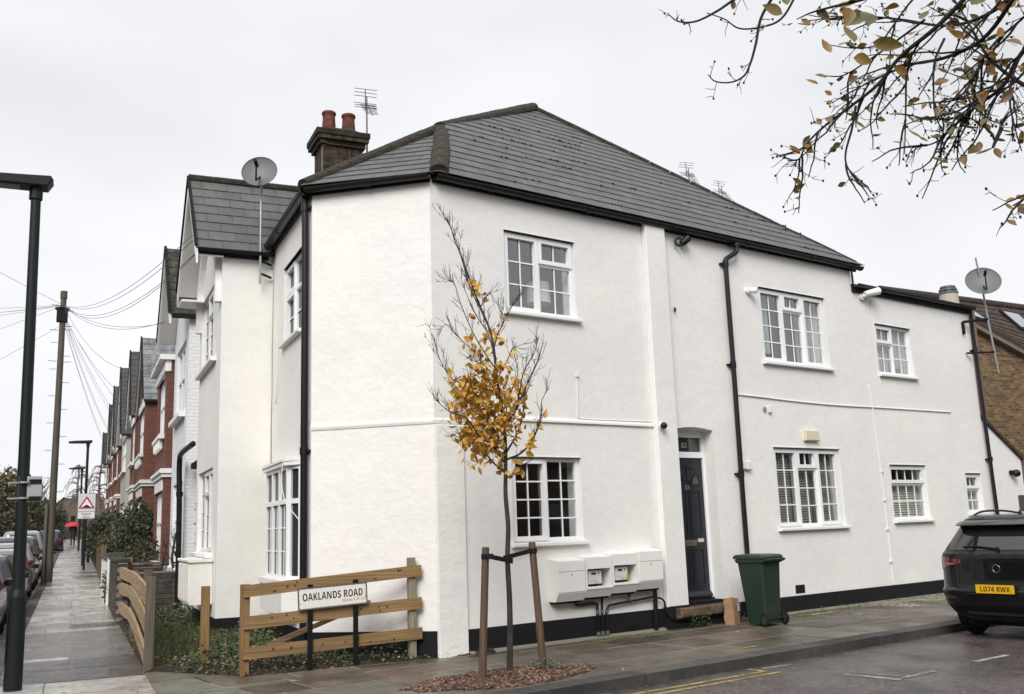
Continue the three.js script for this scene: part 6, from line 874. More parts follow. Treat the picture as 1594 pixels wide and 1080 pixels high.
{
  const t = thing('telegraph_pole', 'tall weathered wooden telegraph pole with steps and radiating wires', 'telegraph pole', new THREE.Matrix4().makeTranslation(-23.5, hL(23.5), 3.62).premultiply(FL)), w = woodMat([0.17, 0.15, 0.125], tWoodV), top = V(0.1, 9.75, -0.02);
  t.add(mesh('pole', merged(cyl(V(0, -0.2, 0), top, 0.125, 0.095, 18)), w), mesh('cap', merged(cyl(top.clone().add(V(0, -0.02, 0)), top.clone().add(V(0, 0.25, 0)), 0.115, 0.115, 18)), std({ color: [0.07, 0.065, 0.05], roughness: 0.9 }))); t.add(mesh('terminal_box', merged([cbx(-0.05, 0.25, 8.9, 9.4, -0.18, 0.18, 0.02), cyl(V(0.05, 9.35, 0), V(0.05, 9.4, 0), 0.24, 0.24, 14)]), M.blackMatt));
  for (let i = 0; i < 13; i++) { const y = 3.0 + i * 0.47, sd = i % 2 ? 1 : -1; t.add(mesh('step', merged(cyl(V(0.02, y, sd * 0.1), V(0.02, y, sd * 0.32), 0.012, 0.012, 6)), M.galv)); }
  for (const [y, s] of [[9.5, 1], [8.75, -1], [8.6, 1], [9.3, -1], [7.5, 1], [7.48, -1]]) t.add(mesh('hook', merged(cyl(V(0.05, y, s * 0.1), V(0.05, y + 0.02, s * 0.36), 0.014, 0.014, 6)), M.galv)); t.add(mesh('cable_duct', merged([cyl(V(0.12, -0.1, 0.17), V(0.14, 2.6, 0.16), 0.06, 0.05, 10)]), std({ color: [0.10, 0.09, 0.08], roughness: 0.8 })));
  const sag = (a, b, s) => { const p = []; for (let i = 0; i <= 18; i++) { const q = i / 18; p.push(a.clone().lerp(b, q).add(V(0, -s * 4 * q * (1 - q), 0))); } return p; }, wm = std({ color: [0.09, 0.09, 0.09], roughness: 0.7 });
  const ORD = ['first', 'second', 'third', 'fourth', 'fifth', 'sixth', 'seventh', 'eighth'], seen = (p) => { const q = p.clone().sub(camera.position).applyQuaternion(camera.quaternion.clone().invert()); return [q.x / -q.z, q.y / -q.z]; };
  // each wire is told apart by its order in its fan: from the top, or from the left for the fan to the roofs
  const W = (label, ends, group, byX) => { const l = ends.map(([e, s, from]) => { const p = sag(poleTop.clone().add(V(0, from ?? -0.2, 0)), e, s), q = seen(p[11]); return { p, k: byX ? q[0] : -q[1] }; }).sort((a, b) => a.k - b.k); l.forEach(({ p }, i) => solo('telephone_wire', tube(p, 0.006, 0.006, 5), wm, label + ', ' + ORD[i] + (byX ? ' from the left' : ' from the top'), 'wire', null, group)); };
  W('thin wire drooping from telegraph pole to near bay eaves', [[LW(3.6, 6.75, 1.25), 0.5], [LW(3.5, 6.62, 1.25), 0.55], [LW(3.2, 6.35, 1.2), 0.7], [LW(3.0, 6.3, 1.2), 0.78]], 'wires to the corner house bay'); W('thin wire from telegraph pole to white brick gable', [[LW(9.0, 6.3, 1.3), 0.35], [LW(8.6, 6.25, 1.3), 0.45], [LW(14, 6.2, 1.0), 0.9]], 'wires to the white house');
  W('thin wire fanning down from telegraph pole to terrace roofs', [[LW(30.5, 6.8, 1.0), 0.25, -0.5], [LW(36, 7.0, 1.0), 0.3, -0.5], [LW(37.5, 7.0, 1.0), 0.3, -0.6], [LW(46, 7.2, 1.0), 0.4, -0.5], [LW(47, 7.2, 1.0), 0.4, -0.6], [LW(54.5, 7.2, 1.0), 0.4, -0.7], [LW(56, 7.2, 1.0), 0.4, -0.7], [LW(22.6, 6.2, 1.0), 0.5, -0.5]], 'wires to the terrace', true); W('thin wire running left from telegraph pole out of picture', [[LW(8, 10.6, 10.5), 0.2], [LW(30, 9.8, 13), 0.1], [LW(24, 9.3, 13), 0.15], [LW(22, 8.6, 13), 0.3], [LW(20, 8.2, 12), 0.4], [LW(40, 6.4, 13), 0.1, -0.9], [LW(33, 8.0, 13), 0.2]], 'wires to the left');
}
{ // road hump warning sign
  const s = 30.8, t = thing('warning_sign', 'triangular road hump warning sign above a white distance plate', 'road sign', new THREE.Matrix4().makeTranslation(-s, hL(s), 2.48).premultiply(FL)), cv = document.createElement('canvas'); cv.width = 512; cv.height = 800; const c = cv.getContext('2d');
  c.fillStyle = '#d3d4d6'; c.fillRect(0, 0, 512, 800); c.translate(0, 70); c.fillStyle = '#eceded'; c.strokeStyle = '#a3202c'; c.lineWidth = 46; c.lineJoin = 'round'; c.beginPath(); c.moveTo(256, 46); c.lineTo(470, 388); c.lineTo(42, 388); c.closePath(); c.fill(); c.stroke(); c.fillStyle = '#161616'; c.beginPath(); c.moveTo(120, 352); c.lineTo(150, 352); c.quadraticCurveTo(180, 330, 200, 310); c.quadraticCurveTo(256, 270, 312, 310); c.quadraticCurveTo(332, 330, 362, 352); c.lineTo(392, 352); c.lineTo(392, 364); c.lineTo(120, 364); c.closePath(); c.fill();
  c.translate(0, -70); c.fillStyle = '#8d9094'; c.fillRect(0, 560, 512, 12); c.translate(0, 130); c.scale(1, 1.45); c.translate(0, -136); c.fillStyle = '#e2e3e3'; c.fillRect(0, 442, 512, 158); c.strokeStyle = '#161616'; c.lineWidth = 6; c.strokeRect(8, 450, 496, 142); c.fillStyle = '#161616'; c.font = 'bold 58px sans-serif'; c.textAlign = 'center'; c.fillText('Humps for', 256, 514); c.fillText('350 yds', 256, 578);
  const tx = new THREE.CanvasTexture(cv); tx.colorSpace = THREE.SRGBColorSpace; const W = 0.66, H = 1.03, y = 2.06;
  t.add(mesh('post', merged(cyl(V(-0.05, -0.1, 0), V(-0.05, y + H - 0.1, 0), 0.045, 0.045, 12)), M.blackMatt)); t.add(mesh('plate', prep(cbx(-0.004, 0.004, y, y + H, -W / 2, W / 2, 0.001)), M.galv)); t.add(mesh('sign_face', prep(new THREE.PlaneGeometry(W - 0.01, H - 0.01).rotateY(Math.PI / 2).translate(0.0065, y + H / 2, 0), true), phy({ map: tx, roughness: 0.4 }))); t.rotation.y += 0.06;
}
// ================================================================== PERSON WITH UMBRELLA
function bodyField(bones, size, res, k, iso = 0) {
  const mc = new MarchingCubes(res, std({}), false, false, 60000); mc.isolation = 0; const f = mc.field, n = res;
  for (let z = 0, i = 0; z < n; z++) for (let y = 0; y < n; y++) for (let x = 0; x < n; x++, i++) {
    const px = (x / n * 2 - 1) * size, py = (y / n * 2 - 1) * size + size, pz = (z / n * 2 - 1) * size; let d = 1e9;
    for (const [ax, ay, az, bx_, by, bz, ra, rb] of bones) { const ux = bx_ - ax, uy = by - ay, uz = bz - az, wx = px - ax, wy = py - ay, wz = pz - az, t = clamp((wx * ux + wy * uy + wz * uz) / (ux * ux + uy * uy + uz * uz + 1e-9)), q = Math.hypot(wx - ux * t, wy - uy * t, wz - uz * t) - mix(ra, rb, t); const h = clamp(0.5 + 0.5 * (d - q) / k); d = mix(d, q, h) - k * h * (1 - h); }
    f[i] = -d;
  }
  mc.update(); const c = mc.count, g = new THREE.BufferGeometry(); g.setAttribute('position', new THREE.Float32BufferAttribute(mc.positionArray.slice(0, c * 3), 3)); g.setAttribute('normal', new THREE.Float32BufferAttribute(mc.normalArray.slice(0, c * 3), 3)); g.scale(size, size, size).translate(0, size, 0); g.computeVertexNormals(); return g;
}
{
  const s = 70, y = hL(s), m = new THREE.Matrix4().makeTranslation(-s, y, 2.98).premultiply(FL), p = thing('person', 'person in dark coat and trousers walking under a red umbrella', 'person', m);
  const B = [[0, 0.95, 0.09, 0.12, 0.52, 0.1, 0.095, 0.06], [0.12, 0.52, 0.1, 0.02, 0.08, 0.1, 0.06, 0.045], [0, 0.95, -0.09, -0.1, 0.5, -0.1, 0.095, 0.06], [-0.1, 0.5, -0.1, -0.28, 0.12, -0.1, 0.06, 0.045], [0.02, 0.05, 0.1, 0.16, 0.04, 0.11, 0.045, 0.035], [-0.28, 0.1, -0.1, -0.17, 0.02, -0.1, 0.045, 0.03], [0, 0.95, 0, 0.02, 1.36, 0, 0.16, 0.18], [0.02, 1.40, 0.14, 0.02, 1.40, -0.14, 0.09, 0.09], [0.02, 1.42, 0, 0.05, 1.52, 0, 0.06, 0.055], [0.05, 1.6, 0, 0.07, 1.66, 0, 0.095, 0.09], [0.02, 1.38, 0.21, -0.08, 1.1, 0.27, 0.06, 0.045], [-0.08, 1.1, 0.27, 0.05, 0.88, 0.27, 0.045, 0.032], [0.02, 1.38, -0.21, -0.02, 1.12, -0.27, 0.06, 0.045], [-0.02, 1.12, -0.27, 0.2, 1.24, -0.16, 0.045, 0.035], [0.05, 0.86, 0.27, 0.08, 0.78, 0.27, 0.035, 0.02], [0.2, 1.24, -0.16, 0.25, 1.28, -0.12, 0.036, 0.034]];
  p.add(mesh('body', prep(bodyField(B, 0.95, 64, 0.05)), std({ color: [0.012, 0.013, 0.018], roughness: 0.9 }))); p.add(mesh('hair', merged(new THREE.SphereGeometry(0.105, 14, 10).translate(0.065, 1.65, 0)), std({ color: [0.02, 0.015, 0.012], roughness: 0.9 }))); p.add(mesh('coat', merged(new THREE.CylinderGeometry(0.19, 0.24, 0.75, 16, 1, true).scale(0.8, 1, 1).translate(0.0, 1.05, 0)), std({ color: [0.014, 0.015, 0.022], roughness: 0.95 }))); p.rotation.y += Math.PI;
  const u = thing('umbrella', 'open red umbrella held over the walking person', 'umbrella', new THREE.Matrix4().makeTranslation(-s - 0.05, y + 1.25, 3.02).premultiply(FL)), red = phy({ color: [0.52, 0.012, 0.022], roughness: 0.6 }); const ca = [];
  for (let k = 0; k < 8; k++) { const g = new THREE.SphereGeometry(0.72, 6, 5, k * Math.PI / 4, Math.PI / 4 - 0.004, 0, 1.0).translate(0, -0.15, 0); u.add(mesh('panel', prep(g), red)); } u.add(mesh('shaft', merged([cyl(V(0, 0, 0), V(0, 0.64, 0), 0.008), cyl(V(0, -0.02, 0), V(0, 0.06, 0), 0.018)]), M.galv));
}
// ================================================================== CARS
// bodies are stacked outlines: levels [height, rear x, front x, half width, rear corner depth, front corner depth]; x runs forwards
const NRE = 28, NSD = 14;
function carSurf(levels) {
  const L = (y) => { let i = 0; while (i < levels.length - 2 && levels[i + 1][0] < y) i++; const a = levels[i], b = levels[i + 1], t = clamp((y - a[0]) / (b[0] - a[0])); return a.map((v, k) => mix(v, b[k], t)); };
  const sup = (t, p = 2.6) => 1 - Math.pow(Math.max(0, 1 - Math.pow(Math.abs(t), p)), 1 / p);
  return { L, rearX: (y, z) => { const q = L(y); return q[1] + q[4] * sup(clamp(z / q[3], -1, 1)); }, frontX: (y, z) => { const q = L(y); return q[2] - q[5] * sup(clamp(z / q[3], -1, 1)); }, loop: (y) => { const q = L(y), p = [], P = 2.6; for (let i = 0; i <= NRE; i++) { const a = mix(-Math.PI / 2, Math.PI / 2, i / NRE), z = Math.sign(Math.sin(a)) * Math.pow(Math.abs(Math.sin(a)), 2 / P), x = 1 - Math.pow(Math.abs(Math.cos(a)), 2 / P); p.push(V(q[1] + q[4] * x, y, z * q[3])); } for (let i = 1; i < NSD; i++) p.push(V(mix(q[1] + q[4], q[2] - q[5], i / NSD), y, q[3])); for (let i = 0; i <= NRE; i++) { const a = mix(Math.PI / 2, -Math.PI / 2, i / NRE), z = Math.sign(Math.sin(a)) * Math.pow(Math.abs(Math.sin(a)), 2 / P), x = 1 - Math.pow(Math.abs(Math.cos(a)), 2 / P); p.push(V(q[2] - q[5] * x, y, z * q[3])); } for (let i = 1; i < NSD; i++) p.push(V(mix(q[2] - q[5], q[1] + q[4], i / NSD), y, -q[3])); return p; } };
}
function loftSmooth(loops) { const pos = [], idx = [], n = loops[0].length; for (const l of loops) for (const p of l) pos.push(p.x, p.y, p.z); for (let k = 0; k < loops.length - 1; k++) for (let i = 0; i < n; i++) { const a = k * n + i, c = k * n + (i + 1) % n; idx.push(a, a + n, c, c, a + n, c + n); } const t = (loops.length - 1) * n, c0 = pos.length / 3; pos.push(0, 0, 0); let s = V(0, 0, 0); for (const p of loops[loops.length - 1]) s.add(p); s.multiplyScalar(1 / n); pos[c0 * 3] = s.x; pos[c0 * 3 + 1] = s.y + 0.01; pos[c0 * 3 + 2] = s.z; for (let i = 0; i < n; i++) idx.push(t + i, c0, t + (i + 1) % n); const g = new THREE.BufferGeometry(); g.setAttribute('position', new THREE.Float32BufferAttribute(pos, 3)); g.setIndex(idx); g.computeVertexNormals(); return g; }
const grid = (f, nu, nv) => { const pos = [], idx = []; for (let j = 0; j <= nv; j++) for (let i = 0; i <= nu; i++) { const p = f(i / nu, j / nv); pos.push(p.x, p.y, p.z); } for (let j = 0; j < nv; j++) for (let i = 0; i < nu; i++) { const a = j * (nu + 1) + i; idx.push(a, a + 1, a + nu + 1, a + 1, a + nu + 2, a + nu + 1); } const g = new THREE.BufferGeometry(); g.setAttribute('position', new THREE.Float32BufferAttribute(pos, 3)); g.setIndex(idx); g.computeVertexNormals(); return g; };
const carGlass = phy({ color: [0.012, 0.014, 0.015], roughness: 0.03, ior: 1.9 });
function addWheels(t, xs, w, r) { for (const x of xs) for (const s of [-1, 1]) { const g = new THREE.Group(); g.name = 'wheel'; t.add(g); const z = s * (w - 0.11); g.add(mesh('tyre', merged([new THREE.TorusGeometry(r - 0.075, 0.085, 12, 30).scale(1, 1, 1.25).translate(x, r, z)]), M.blackMatt)); g.add(mesh('rim', merged(new THREE.CylinderGeometry(r - 0.11, r - 0.11, 0.17, 24).rotateX(Math.PI / 2).translate(x, r, z)), std({ color: [0.3, 0.3, 0.31], metalness: 0.8, roughness: 0.35 }))); } }
function hatch(label, matrix, color, o = {}) {
  const { len = 4.2, w = 0.89, h = 1.48, tail = 0, group } = o, t = thing('parked_car', label, 'car', matrix, group ?? 'cars parked along the side street kerb'), paint = phy({ color, roughness: 0.3, clearcoat: 1, clearcoatRoughness: 0.06 }), belt = h * 0.62;
  const lv = [[0.20, 0.22, len - 0.2, w - 0.1, 0.3, 0.4], [0.26, 0.10, len - 0.08, w - 0.03, 0.3, 0.45], [0.5, 0.02, len - 0.01, w, 0.32, 0.55], [0.72, 0.06, len - 0.06, w, 0.3, 0.5], [belt - 0.08, 0.10, len - 0.35, w - 0.01, 0.28, 0.5], [belt, 0.13, len - 1.05, w - 0.04, 0.28, 0.4], [h - 0.14, 0.42 + tail, len - 1.95, w - 0.2, 0.2, 0.22], [h - 0.05, 0.55 + tail, len - 2.15, w - 0.25, 0.2, 0.2], [h, 0.9 + tail, len - 2.45, w - 0.38, 0.2, 0.2]];
  const S = carSurf(lv), ys = []; for (let i = 0; i < lv.length - 1; i++) for (let k = 0; k < 3; k++) ys.push(mix(lv[i][0], lv[i + 1][0], k / 3)); ys.push(h); t.add(mesh('body', prep(loftSmooth(ys.map(S.loop))), paint));
  const y0 = belt + 0.03, y1 = h - 0.15, e = 0.008;
  t.add(mesh('rear_window', prep(grid((a, b) => { const y = mix(y0, y1, b), z = mix(-1, 1, a) * (S.L(y)[3] - 0.16); return V(S.rearX(y, z) - e, y, z); }, 14, 6)), carGlass)); t.add(mesh('windscreen', prep(grid((a, b) => { const y = mix(y0, y1, b), z = mix(-1, 1, a) * (S.L(y)[3] - 0.12); return V(S.frontX(y, z) + e, y, z); }, 14, 6)), carGlass));
  for (const s of [-1, 1]) for (const [f0, f1] of [[0.08, 0.46], [0.51, 0.92]]) t.add(mesh('side_window', prep(grid((a, b) => { const y = mix(y0, y1, b), q = S.L(y), x = mix(q[1] + q[4], q[2] - q[5], mix(f0, f1, a)); return V(x, y, s * (q[3] + e)); }, 4, 4)), carGlass));
  const lampR = phy({ color: [0.07, 0.005, 0.006], roughness: 0.15, clearcoat: 1 }); for (const s of [-1, 1]) t.add(mesh('tail_light', prep(grid((a, b) => { const y = mix(0.72, 0.95, b), z = s * mix(w * 0.66, w * 0.985, a); return V(S.rearX(y, z) - 0.012, y, z); }, 8, 3)), lampR));
  for (const s of [-1, 1]) { const m = new THREE.Group(); m.name = 'mirror'; t.add(m); m.add(mesh('housing', merged(new THREE.SphereGeometry(0.1, 12, 8).scale(0.7, 0.75, 1.15).translate(len - 1.75, belt + 0.05, s * (w + 0.10))), paint), mesh('glass', merged(bx(len - 1.832, len - 1.826, belt - 0.01, belt + 0.11, s * (w + 0.02), s * (w + 0.19))), phy({ color: [0.3, 0.36, 0.42], metalness: 1, roughness: 0.05 }))); }
  t.add(mesh('number_plate', prep(grid((a, b) => { const z = mix(-0.26, 0.26, a), y = mix(0.55, 0.66, b); return V(S.rearX(y, z) - 0.015, y, z); }, 4, 2)), std({ color: [0.62, 0.47, 0.05], roughness: 0.4 }))); addWheels(t, [0.85, len - 0.85], w, 0.31); t.add(mesh('underbody', merged(bx(0.35, len - 0.4, 0.14, 0.24, -w + 0.2, w - 0.2)), M.blackMatt)); return t;
}
const carL = (s, n = 4.92) => new THREE.Matrix4().makeRotationY(Math.PI).setPosition(-s, hL(s) - 0.115, n).premultiply(FL);
hatch('dark purple hatchback at the left picture edge, nearest of the parked row', carL(5.2, 4.98), [0.012, 0.009, 0.018], { len: 4.3, h: 1.55, w: 0.92 });
hatch('grey blue hatchback parked second in the row behind the lamp post', carL(10.3, 4.90), [0.03, 0.035, 0.045], { len: 4.1, h: 1.47 }); hatch('silver estate car parked third in the row along the kerb', carL(15.4, 4.85), [0.14, 0.155, 0.16], { len: 4.5, h: 1.46 }); hatch('pale silver car parked fourth in the row along the kerb', carL(21.0, 4.85), [0.18, 0.19, 0.2], { len: 4.3, h: 1.5 });
hatch('dark grey tall car parked fifth in the row past the telegraph pole', carL(26.5, 4.9), [0.05, 0.055, 0.06], { len: 4.5, h: 1.62 }); hatch('silver people carrier parked farthest along the kerb row', carL(32.5, 4.9), [0.22, 0.23, 0.24], { len: 4.6, h: 1.75 });
hatch('black car standing on the road beside the red umbrella', carL(57, 4.4), [0.01, 0.01, 0.012], { len: 4.3, h: 1.5 });
{ // the black SUV at the right, seen from behind
  const t = thing('parked_car', 'shiny black SUV with yellow rear plate parked at the right edge', 'car', new THREE.Matrix4().makeTranslation(6.16, -0.115, 4.04).premultiply(FR)), paint = phy({ color: [0.004, 0.004, 0.005], roughness: 0.3, specularIntensity: 0.4, clearcoat: 0.5, clearcoatRoughness: 0.04 }), w = 0.93, h = 1.66;
  const lv = [[0.24, 0.34, 4.3, 0.80, 0.40, 0.4], [0.34, 0.16, 4.4, 0.86, 0.42, 0.5], [0.46, 0.055, 4.45, 0.91, 0.44, 0.55], [0.60, 0.02, 4.47, 0.93, 0.44, 0.6], [0.655, 0.02, 4.47, 0.93, 0.44, 0.6], [0.69, 0.075, 4.46, 0.93, 0.42, 0.6], [0.90, 0.095, 4.42, 0.93, 0.40, 0.6], [1.07, 0.10, 4.2, 0.925, 0.38, 0.55], [1.14, 0.115, 3.7, 0.91, 0.36, 0.5], [1.17, 0.16, 3.4, 0.90, 0.34, 0.4], [1.37, 0.33, 2.9, 0.80, 0.28, 0.3], [1.52, 0.46, 2.55, 0.73, 0.24, 0.25], [1.605, 0.52, 2.35, 0.69, 0.22, 0.22], [1.645, 0.60, 2.2, 0.62, 0.22, 0.2], [h, 0.85, 2.0, 0.48, 0.2, 0.2]];
  const S = carSurf(lv), ys = []; for (let i = 0; i < lv.length - 1; i++) for (let k = 0; k < 4; k++) ys.push(mix(lv[i][0], lv[i + 1][0], k / 4)); ys.push(h); t.add(mesh('body', prep(loftSmooth(ys.map(S.loop))), paint));
  const rg = (za, zb, ya, yb, off, nu = 16, nv = 6) => grid((a, b) => { const y = mix(typeof ya === 'function' ? ya(a) : ya, typeof yb === 'function' ? yb(a) : yb, b), za_ = typeof za === 'function' ? za(b) : za, zb_ = typeof zb === 'function' ? zb(b) : zb, z = mix(za_, zb_, a); return V(S.rearX(y, z) - off, y, z); }, nu, nv);
  t.add(mesh('rear_window', prep(rg((b) => -mix(0.82, 0.70, b), (b) => mix(0.82, 0.70, b), 1.195, 1.50, 0.006, 24, 6)), carGlass));
  t.add(mesh('spoiler', prep(grid((a, b) => { const z = mix(-0.71, 0.71, a), x0 = S.rearX(1.52, z) - 0.17, x1 = S.rearX(1.62, z) + 0.06; return V(mix(x0, x1, b), 1.525 + 0.085 * Math.pow(b, 0.6), z); }, 20, 4)), paint), mesh('spoiler_underside', prep(grid((a, b) => { const z = mix(-0.71, 0.71, a), x0 = S.rearX(1.52, z) - 0.17, x1 = S.rearX(1.50, z) + 0.02; return V(mix(x0, x1, b), 1.524 - 0.02 * b, z); }, 20, 3)), M.blackMatt));
  const red = phy({ color: [0.16, 0.006, 0.012], roughness: 0.12, clearcoat: 1 }), redDark = phy({ color: [0.11, 0.006, 0.012], roughness: 0.12, clearcoat: 1 }), lampW = phy({ color: [0.35, 0.16, 0.16], roughness: 0.15 });
  for (const s of [-1, 1]) { const l = new THREE.Group(); l.name = 'tail_light'; t.add(l); l.add(mesh('housing', prep(rg(s * 0.50, s * 0.925, (a) => mix(1.025, 0.915, a), (a) => mix(1.06, 1.115, a), 0.012, 20, 5)), redDark), mesh('light_bar', prep(rg(s * 0.55, s * 0.915, (a) => mix(1.042, 1.025, a), (a) => mix(1.055, 1.07, a), 0.02, 16, 2)), red), mesh('reverse_lens', prep(rg(s * 0.62, s * 0.82, 0.995, 1.018, 0.02, 8, 1)), lampW)); l.add(mesh('edge', prep(rg(s * 0.86, s * 0.928, 0.93, 1.10, 0.016, 8, 4)), red)); }
  t.add(mesh('light_strip', prep(rg(-0.5, 0.5, 1.036, 1.052, 0.008, 16, 1)), M.black));
  for (const s of [-1, 1]) t.add(mesh('reflector', prep(rg(s * 0.60, s * 0.88, 0.545, 0.572, 0.006, 8, 1)), red));
  const cv = document.createElement('canvas'); cv.width = 520; cv.height = 112; const c = cv.getContext('2d'); c.fillStyle = '#e8b417'; c.fillRect(0, 0, 520, 112); c.fillStyle = '#101010'; c.font = 'bold 92px sans-serif'; c.textBaseline = 'middle'; c.textAlign = 'center'; c.save(); c.translate(260, 58); c.scale(0.93, 1); c.fillText('LD74 RWX', 0, 0); c.restore(); const tx = new THREE.CanvasTexture(cv); tx.colorSpace = THREE.SRGBColorSpace;
  const pg = new THREE.PlaneGeometry(0.52, 0.112).rotateY(-Math.PI / 2).translate(-0.012, 0.690, 0); t.add(mesh('number_plate', prep(pg, true), phy({ map: tx, color: [0.85, 0.85, 0.85], roughness: 0.35 }))); t.add(mesh('plate_backing', merged(bx(-0.009, 0.05, 0.63, 0.75, -0.27, 0.27)), M.blackMatt));
  t.add(mesh('plate_recess', prep(rg(-0.44, 0.44, 0.62, 0.80, 0.004, 12, 3)), phy({ color: [0.004, 0.004, 0.004], roughness: 0.4 }))); t.add(mesh('bumper_trim', prep(rg(-0.86, 0.86, 0.30, 0.44, 0.006, 24, 4)), M.blackMatt)); t.add(mesh('skid_plate', prep(rg(-0.5, 0.5, 0.335, 0.375, 0.014, 14, 1)), std({ color: [0.08, 0.08, 0.085], roughness: 0.4, metalness: 0.5 })));
  t.add(mesh('badge', merged(new THREE.TorusGeometry(0.05, 0.006, 8, 28).rotateY(Math.PI / 2).translate(S.rearX(1.0, 0) - 0.006, 0.95, 0)), std({ color: [0.3, 0.3, 0.31], metalness: 1, roughness: 0.3 })));
  t.add(mesh('wiper', merged([tube([V(S.rearX(1.21, 0) - 0.02, 1.205, 0), V(S.rearX(1.24, -0.25) - 0.03, 1.235, -0.25), V(S.rearX(1.24, -0.5) - 0.026, 1.235, -0.5)], 0.014, 0.008, 8), cyl(V(S.rearX(1.2, 0) - 0.03, 1.2, 0), V(S.rearX(1.2, 0) + 0.02, 1.2, 0), 0.03, 0.03, 12)]), M.blackMatt));
  t.add(mesh('aerial_fin', merged(grid((a, b) => { const x = mix(0, 0.17, a); return V(0.86 + x, h - 0.01 + b * 0.07 * Math.pow(1 - Math.abs(a - 0.35) / 0.65, 1.2), (1 - b) * 0.03 * Math.sin(Math.PI * a)); }, 8, 4)), M.black)); for (const s of [-1, 1]) t.add(mesh('roof_rail', merged(tube(smooth([V(0.72, 1.62, s * 0.60), V(0.95, 1.695, s * 0.60), V(1.6, 1.71, s * 0.60), V(2.2, 1.66, s * 0.60)], 24), 0.016, 0.016, 8)), M.black));
  for (const s of [-1, 1]) t.add(mesh('side_window', prep(grid((a, b) => { const y = mix(1.20, 1.51, b), q = S.L(y), x = mix(q[1] + q[4], q[2] - q[5], mix(0.06, 0.93, a)); return V(x, y, s * (q[3] + 0.006)); }, 6, 5)), carGlass)); for (const s of [-1, 1]) t.add(mesh('mirror', merged(new THREE.SphereGeometry(0.11, 12, 8).scale(0.7, 0.8, 1.2).translate(2.95, 1.2, s * 1.02)), paint)); addWheels(t, [0.88, 3.6], 0.91, 0.35); t.add(mesh('underbody', merged(bx(0.5, 4.0, 0.17, 0.3, -0.7, 0.7)), M.blackMatt)); t.add(mesh('exhaust', merged(cyl(V(0.16, 0.27, 0.42), V(0.5, 0.27, 0.42), 0.035, 0.035, 12)), M.galv)); t.add(mesh('tow_cover', merged(cbx(0.145, 0.16, 0.37, 0.40, -0.06, 0.02, 0.003)), M.galv));
  for (const [za, zb] of [[-0.66, -0.64], [0.64, 0.66]]) t.add(mesh('tailgate_seam', prep(rg(za, zb, 0.70, 0.95, 0.002, 1, 6)), M.dark)); t.add(mesh('tailgate_seam', prep(rg(-0.64, 0.64, 0.662, 0.672, 0.004, 12, 1)), M.dark));
}
{ const v = thing('parked_van', 'white van far along the side street beyond the parked cars', 'van', carL(66, 7.4)), wp = phy({ color: [0.72, 0.73, 0.75], roughness: 0.4 }); v.add(mesh('body', prep(cbx(0, 3.4, 0.35, 2.3, -0.95, 0.95, 0.06)), wp), mesh('cab', prep(band(-0.93, 0.93, [[3.41, 0.35], [4.9, 0.35], [4.9, 1.05], [4.35, 1.3], [3.8, 2.1], [3.41, 2.25]].map(([x, y]) => [x, y])).applyMatrix4(new THREE.Matrix4().makeRotationY(-Math.PI / 2).multiply(new THREE.Matrix4().makeScale(-1, 1, 1))).rotateY(0)), wp)); v.add(mesh('rear_door', prep(cbx(-0.015, -0.003, 0.5, 2.2, -0.85, -0.02, 0.002)), wp), mesh('rear_door', prep(cbx(-0.015, -0.003, 0.5, 2.2, 0.02, 0.85, 0.002)), wp)); addWheels(v, [0.8, 4.1], 0.93, 0.34); }

// ================================================================== TREES AND HEDGES
const tBark = tex(256, (u, v) => { const k = 0.68 + (nGr(v * 0.7, u) - 0.5) * 0.7 + (fineN(u, v) - 0.5) * 0.3; return [k, k, k]; }, { srgb: true, rx: 3, ry: 3 });
M.bark = std({ color: [0.085, 0.072, 0.058], map: tBark, bumpMap: tBark, bumpScale: 0.008, roughness: 0.9 }); M.barkDark = std({ color: [0.028, 0.022, 0.02], map: tBark, roughness: 0.85 });
// a branch along picture points at given depths, with side twigs growing from it
function twigs(list, path, r, depthLevel, rr, o) {
  const n = Math.max(2, Math.round(o.per * pathLen(path))); for (let i = 0; i < n; i++) { const q = 0.15 + rr() * 0.83, p = pointOn(path, q), t = tangentOn(path, q), side = V(rr() - 0.5, rr() - 0.5 + (o.up ?? 0), rr() - 0.5).normalize(), d = t.clone().multiplyScalar(o.fwd ?? 0.8).add(side).normalize(), L = (o.len ?? 0.3) * (0.35 + rr() * 0.9) * (1.1 - 0.5 * q), pts = [p.clone()]; let dir = d.clone(); for (let k = 1; k <= 5; k++) { dir.add(V((rr() - 0.5) * o.wig, (rr() - 0.5) * o.wig + (o.up ?? 0) * 0.25, (rr() - 0.5) * o.wig)).normalize(); pts.push(pts[k - 1].clone().addScaledVector(dir, L / 5)); } list.push([pts, r * 0.5, r * 0.22]); if (depthLevel > 0) twigs(list, pts, r * 0.6, depthLevel - 1, rr, { ...o, len: (o.len ?? 0.3) * 0.5 }); }
}
const pathLen = (p) => { let s = 0; for (let i = 1; i < p.length; i++) s += p[i].distanceTo(p[i - 1]); return s; }, pointOn = (p, q) => { const f = q * (p.length - 1), i = Math.min(p.length - 2, Math.floor(f)); return p[i].clone().lerp(p[i + 1], f - i); }, tangentOn = (p, q) => { const i = Math.min(p.length - 2, Math.floor(q * (p.length - 1))); return p[i + 1].clone().sub(p[i]).normalize(); };
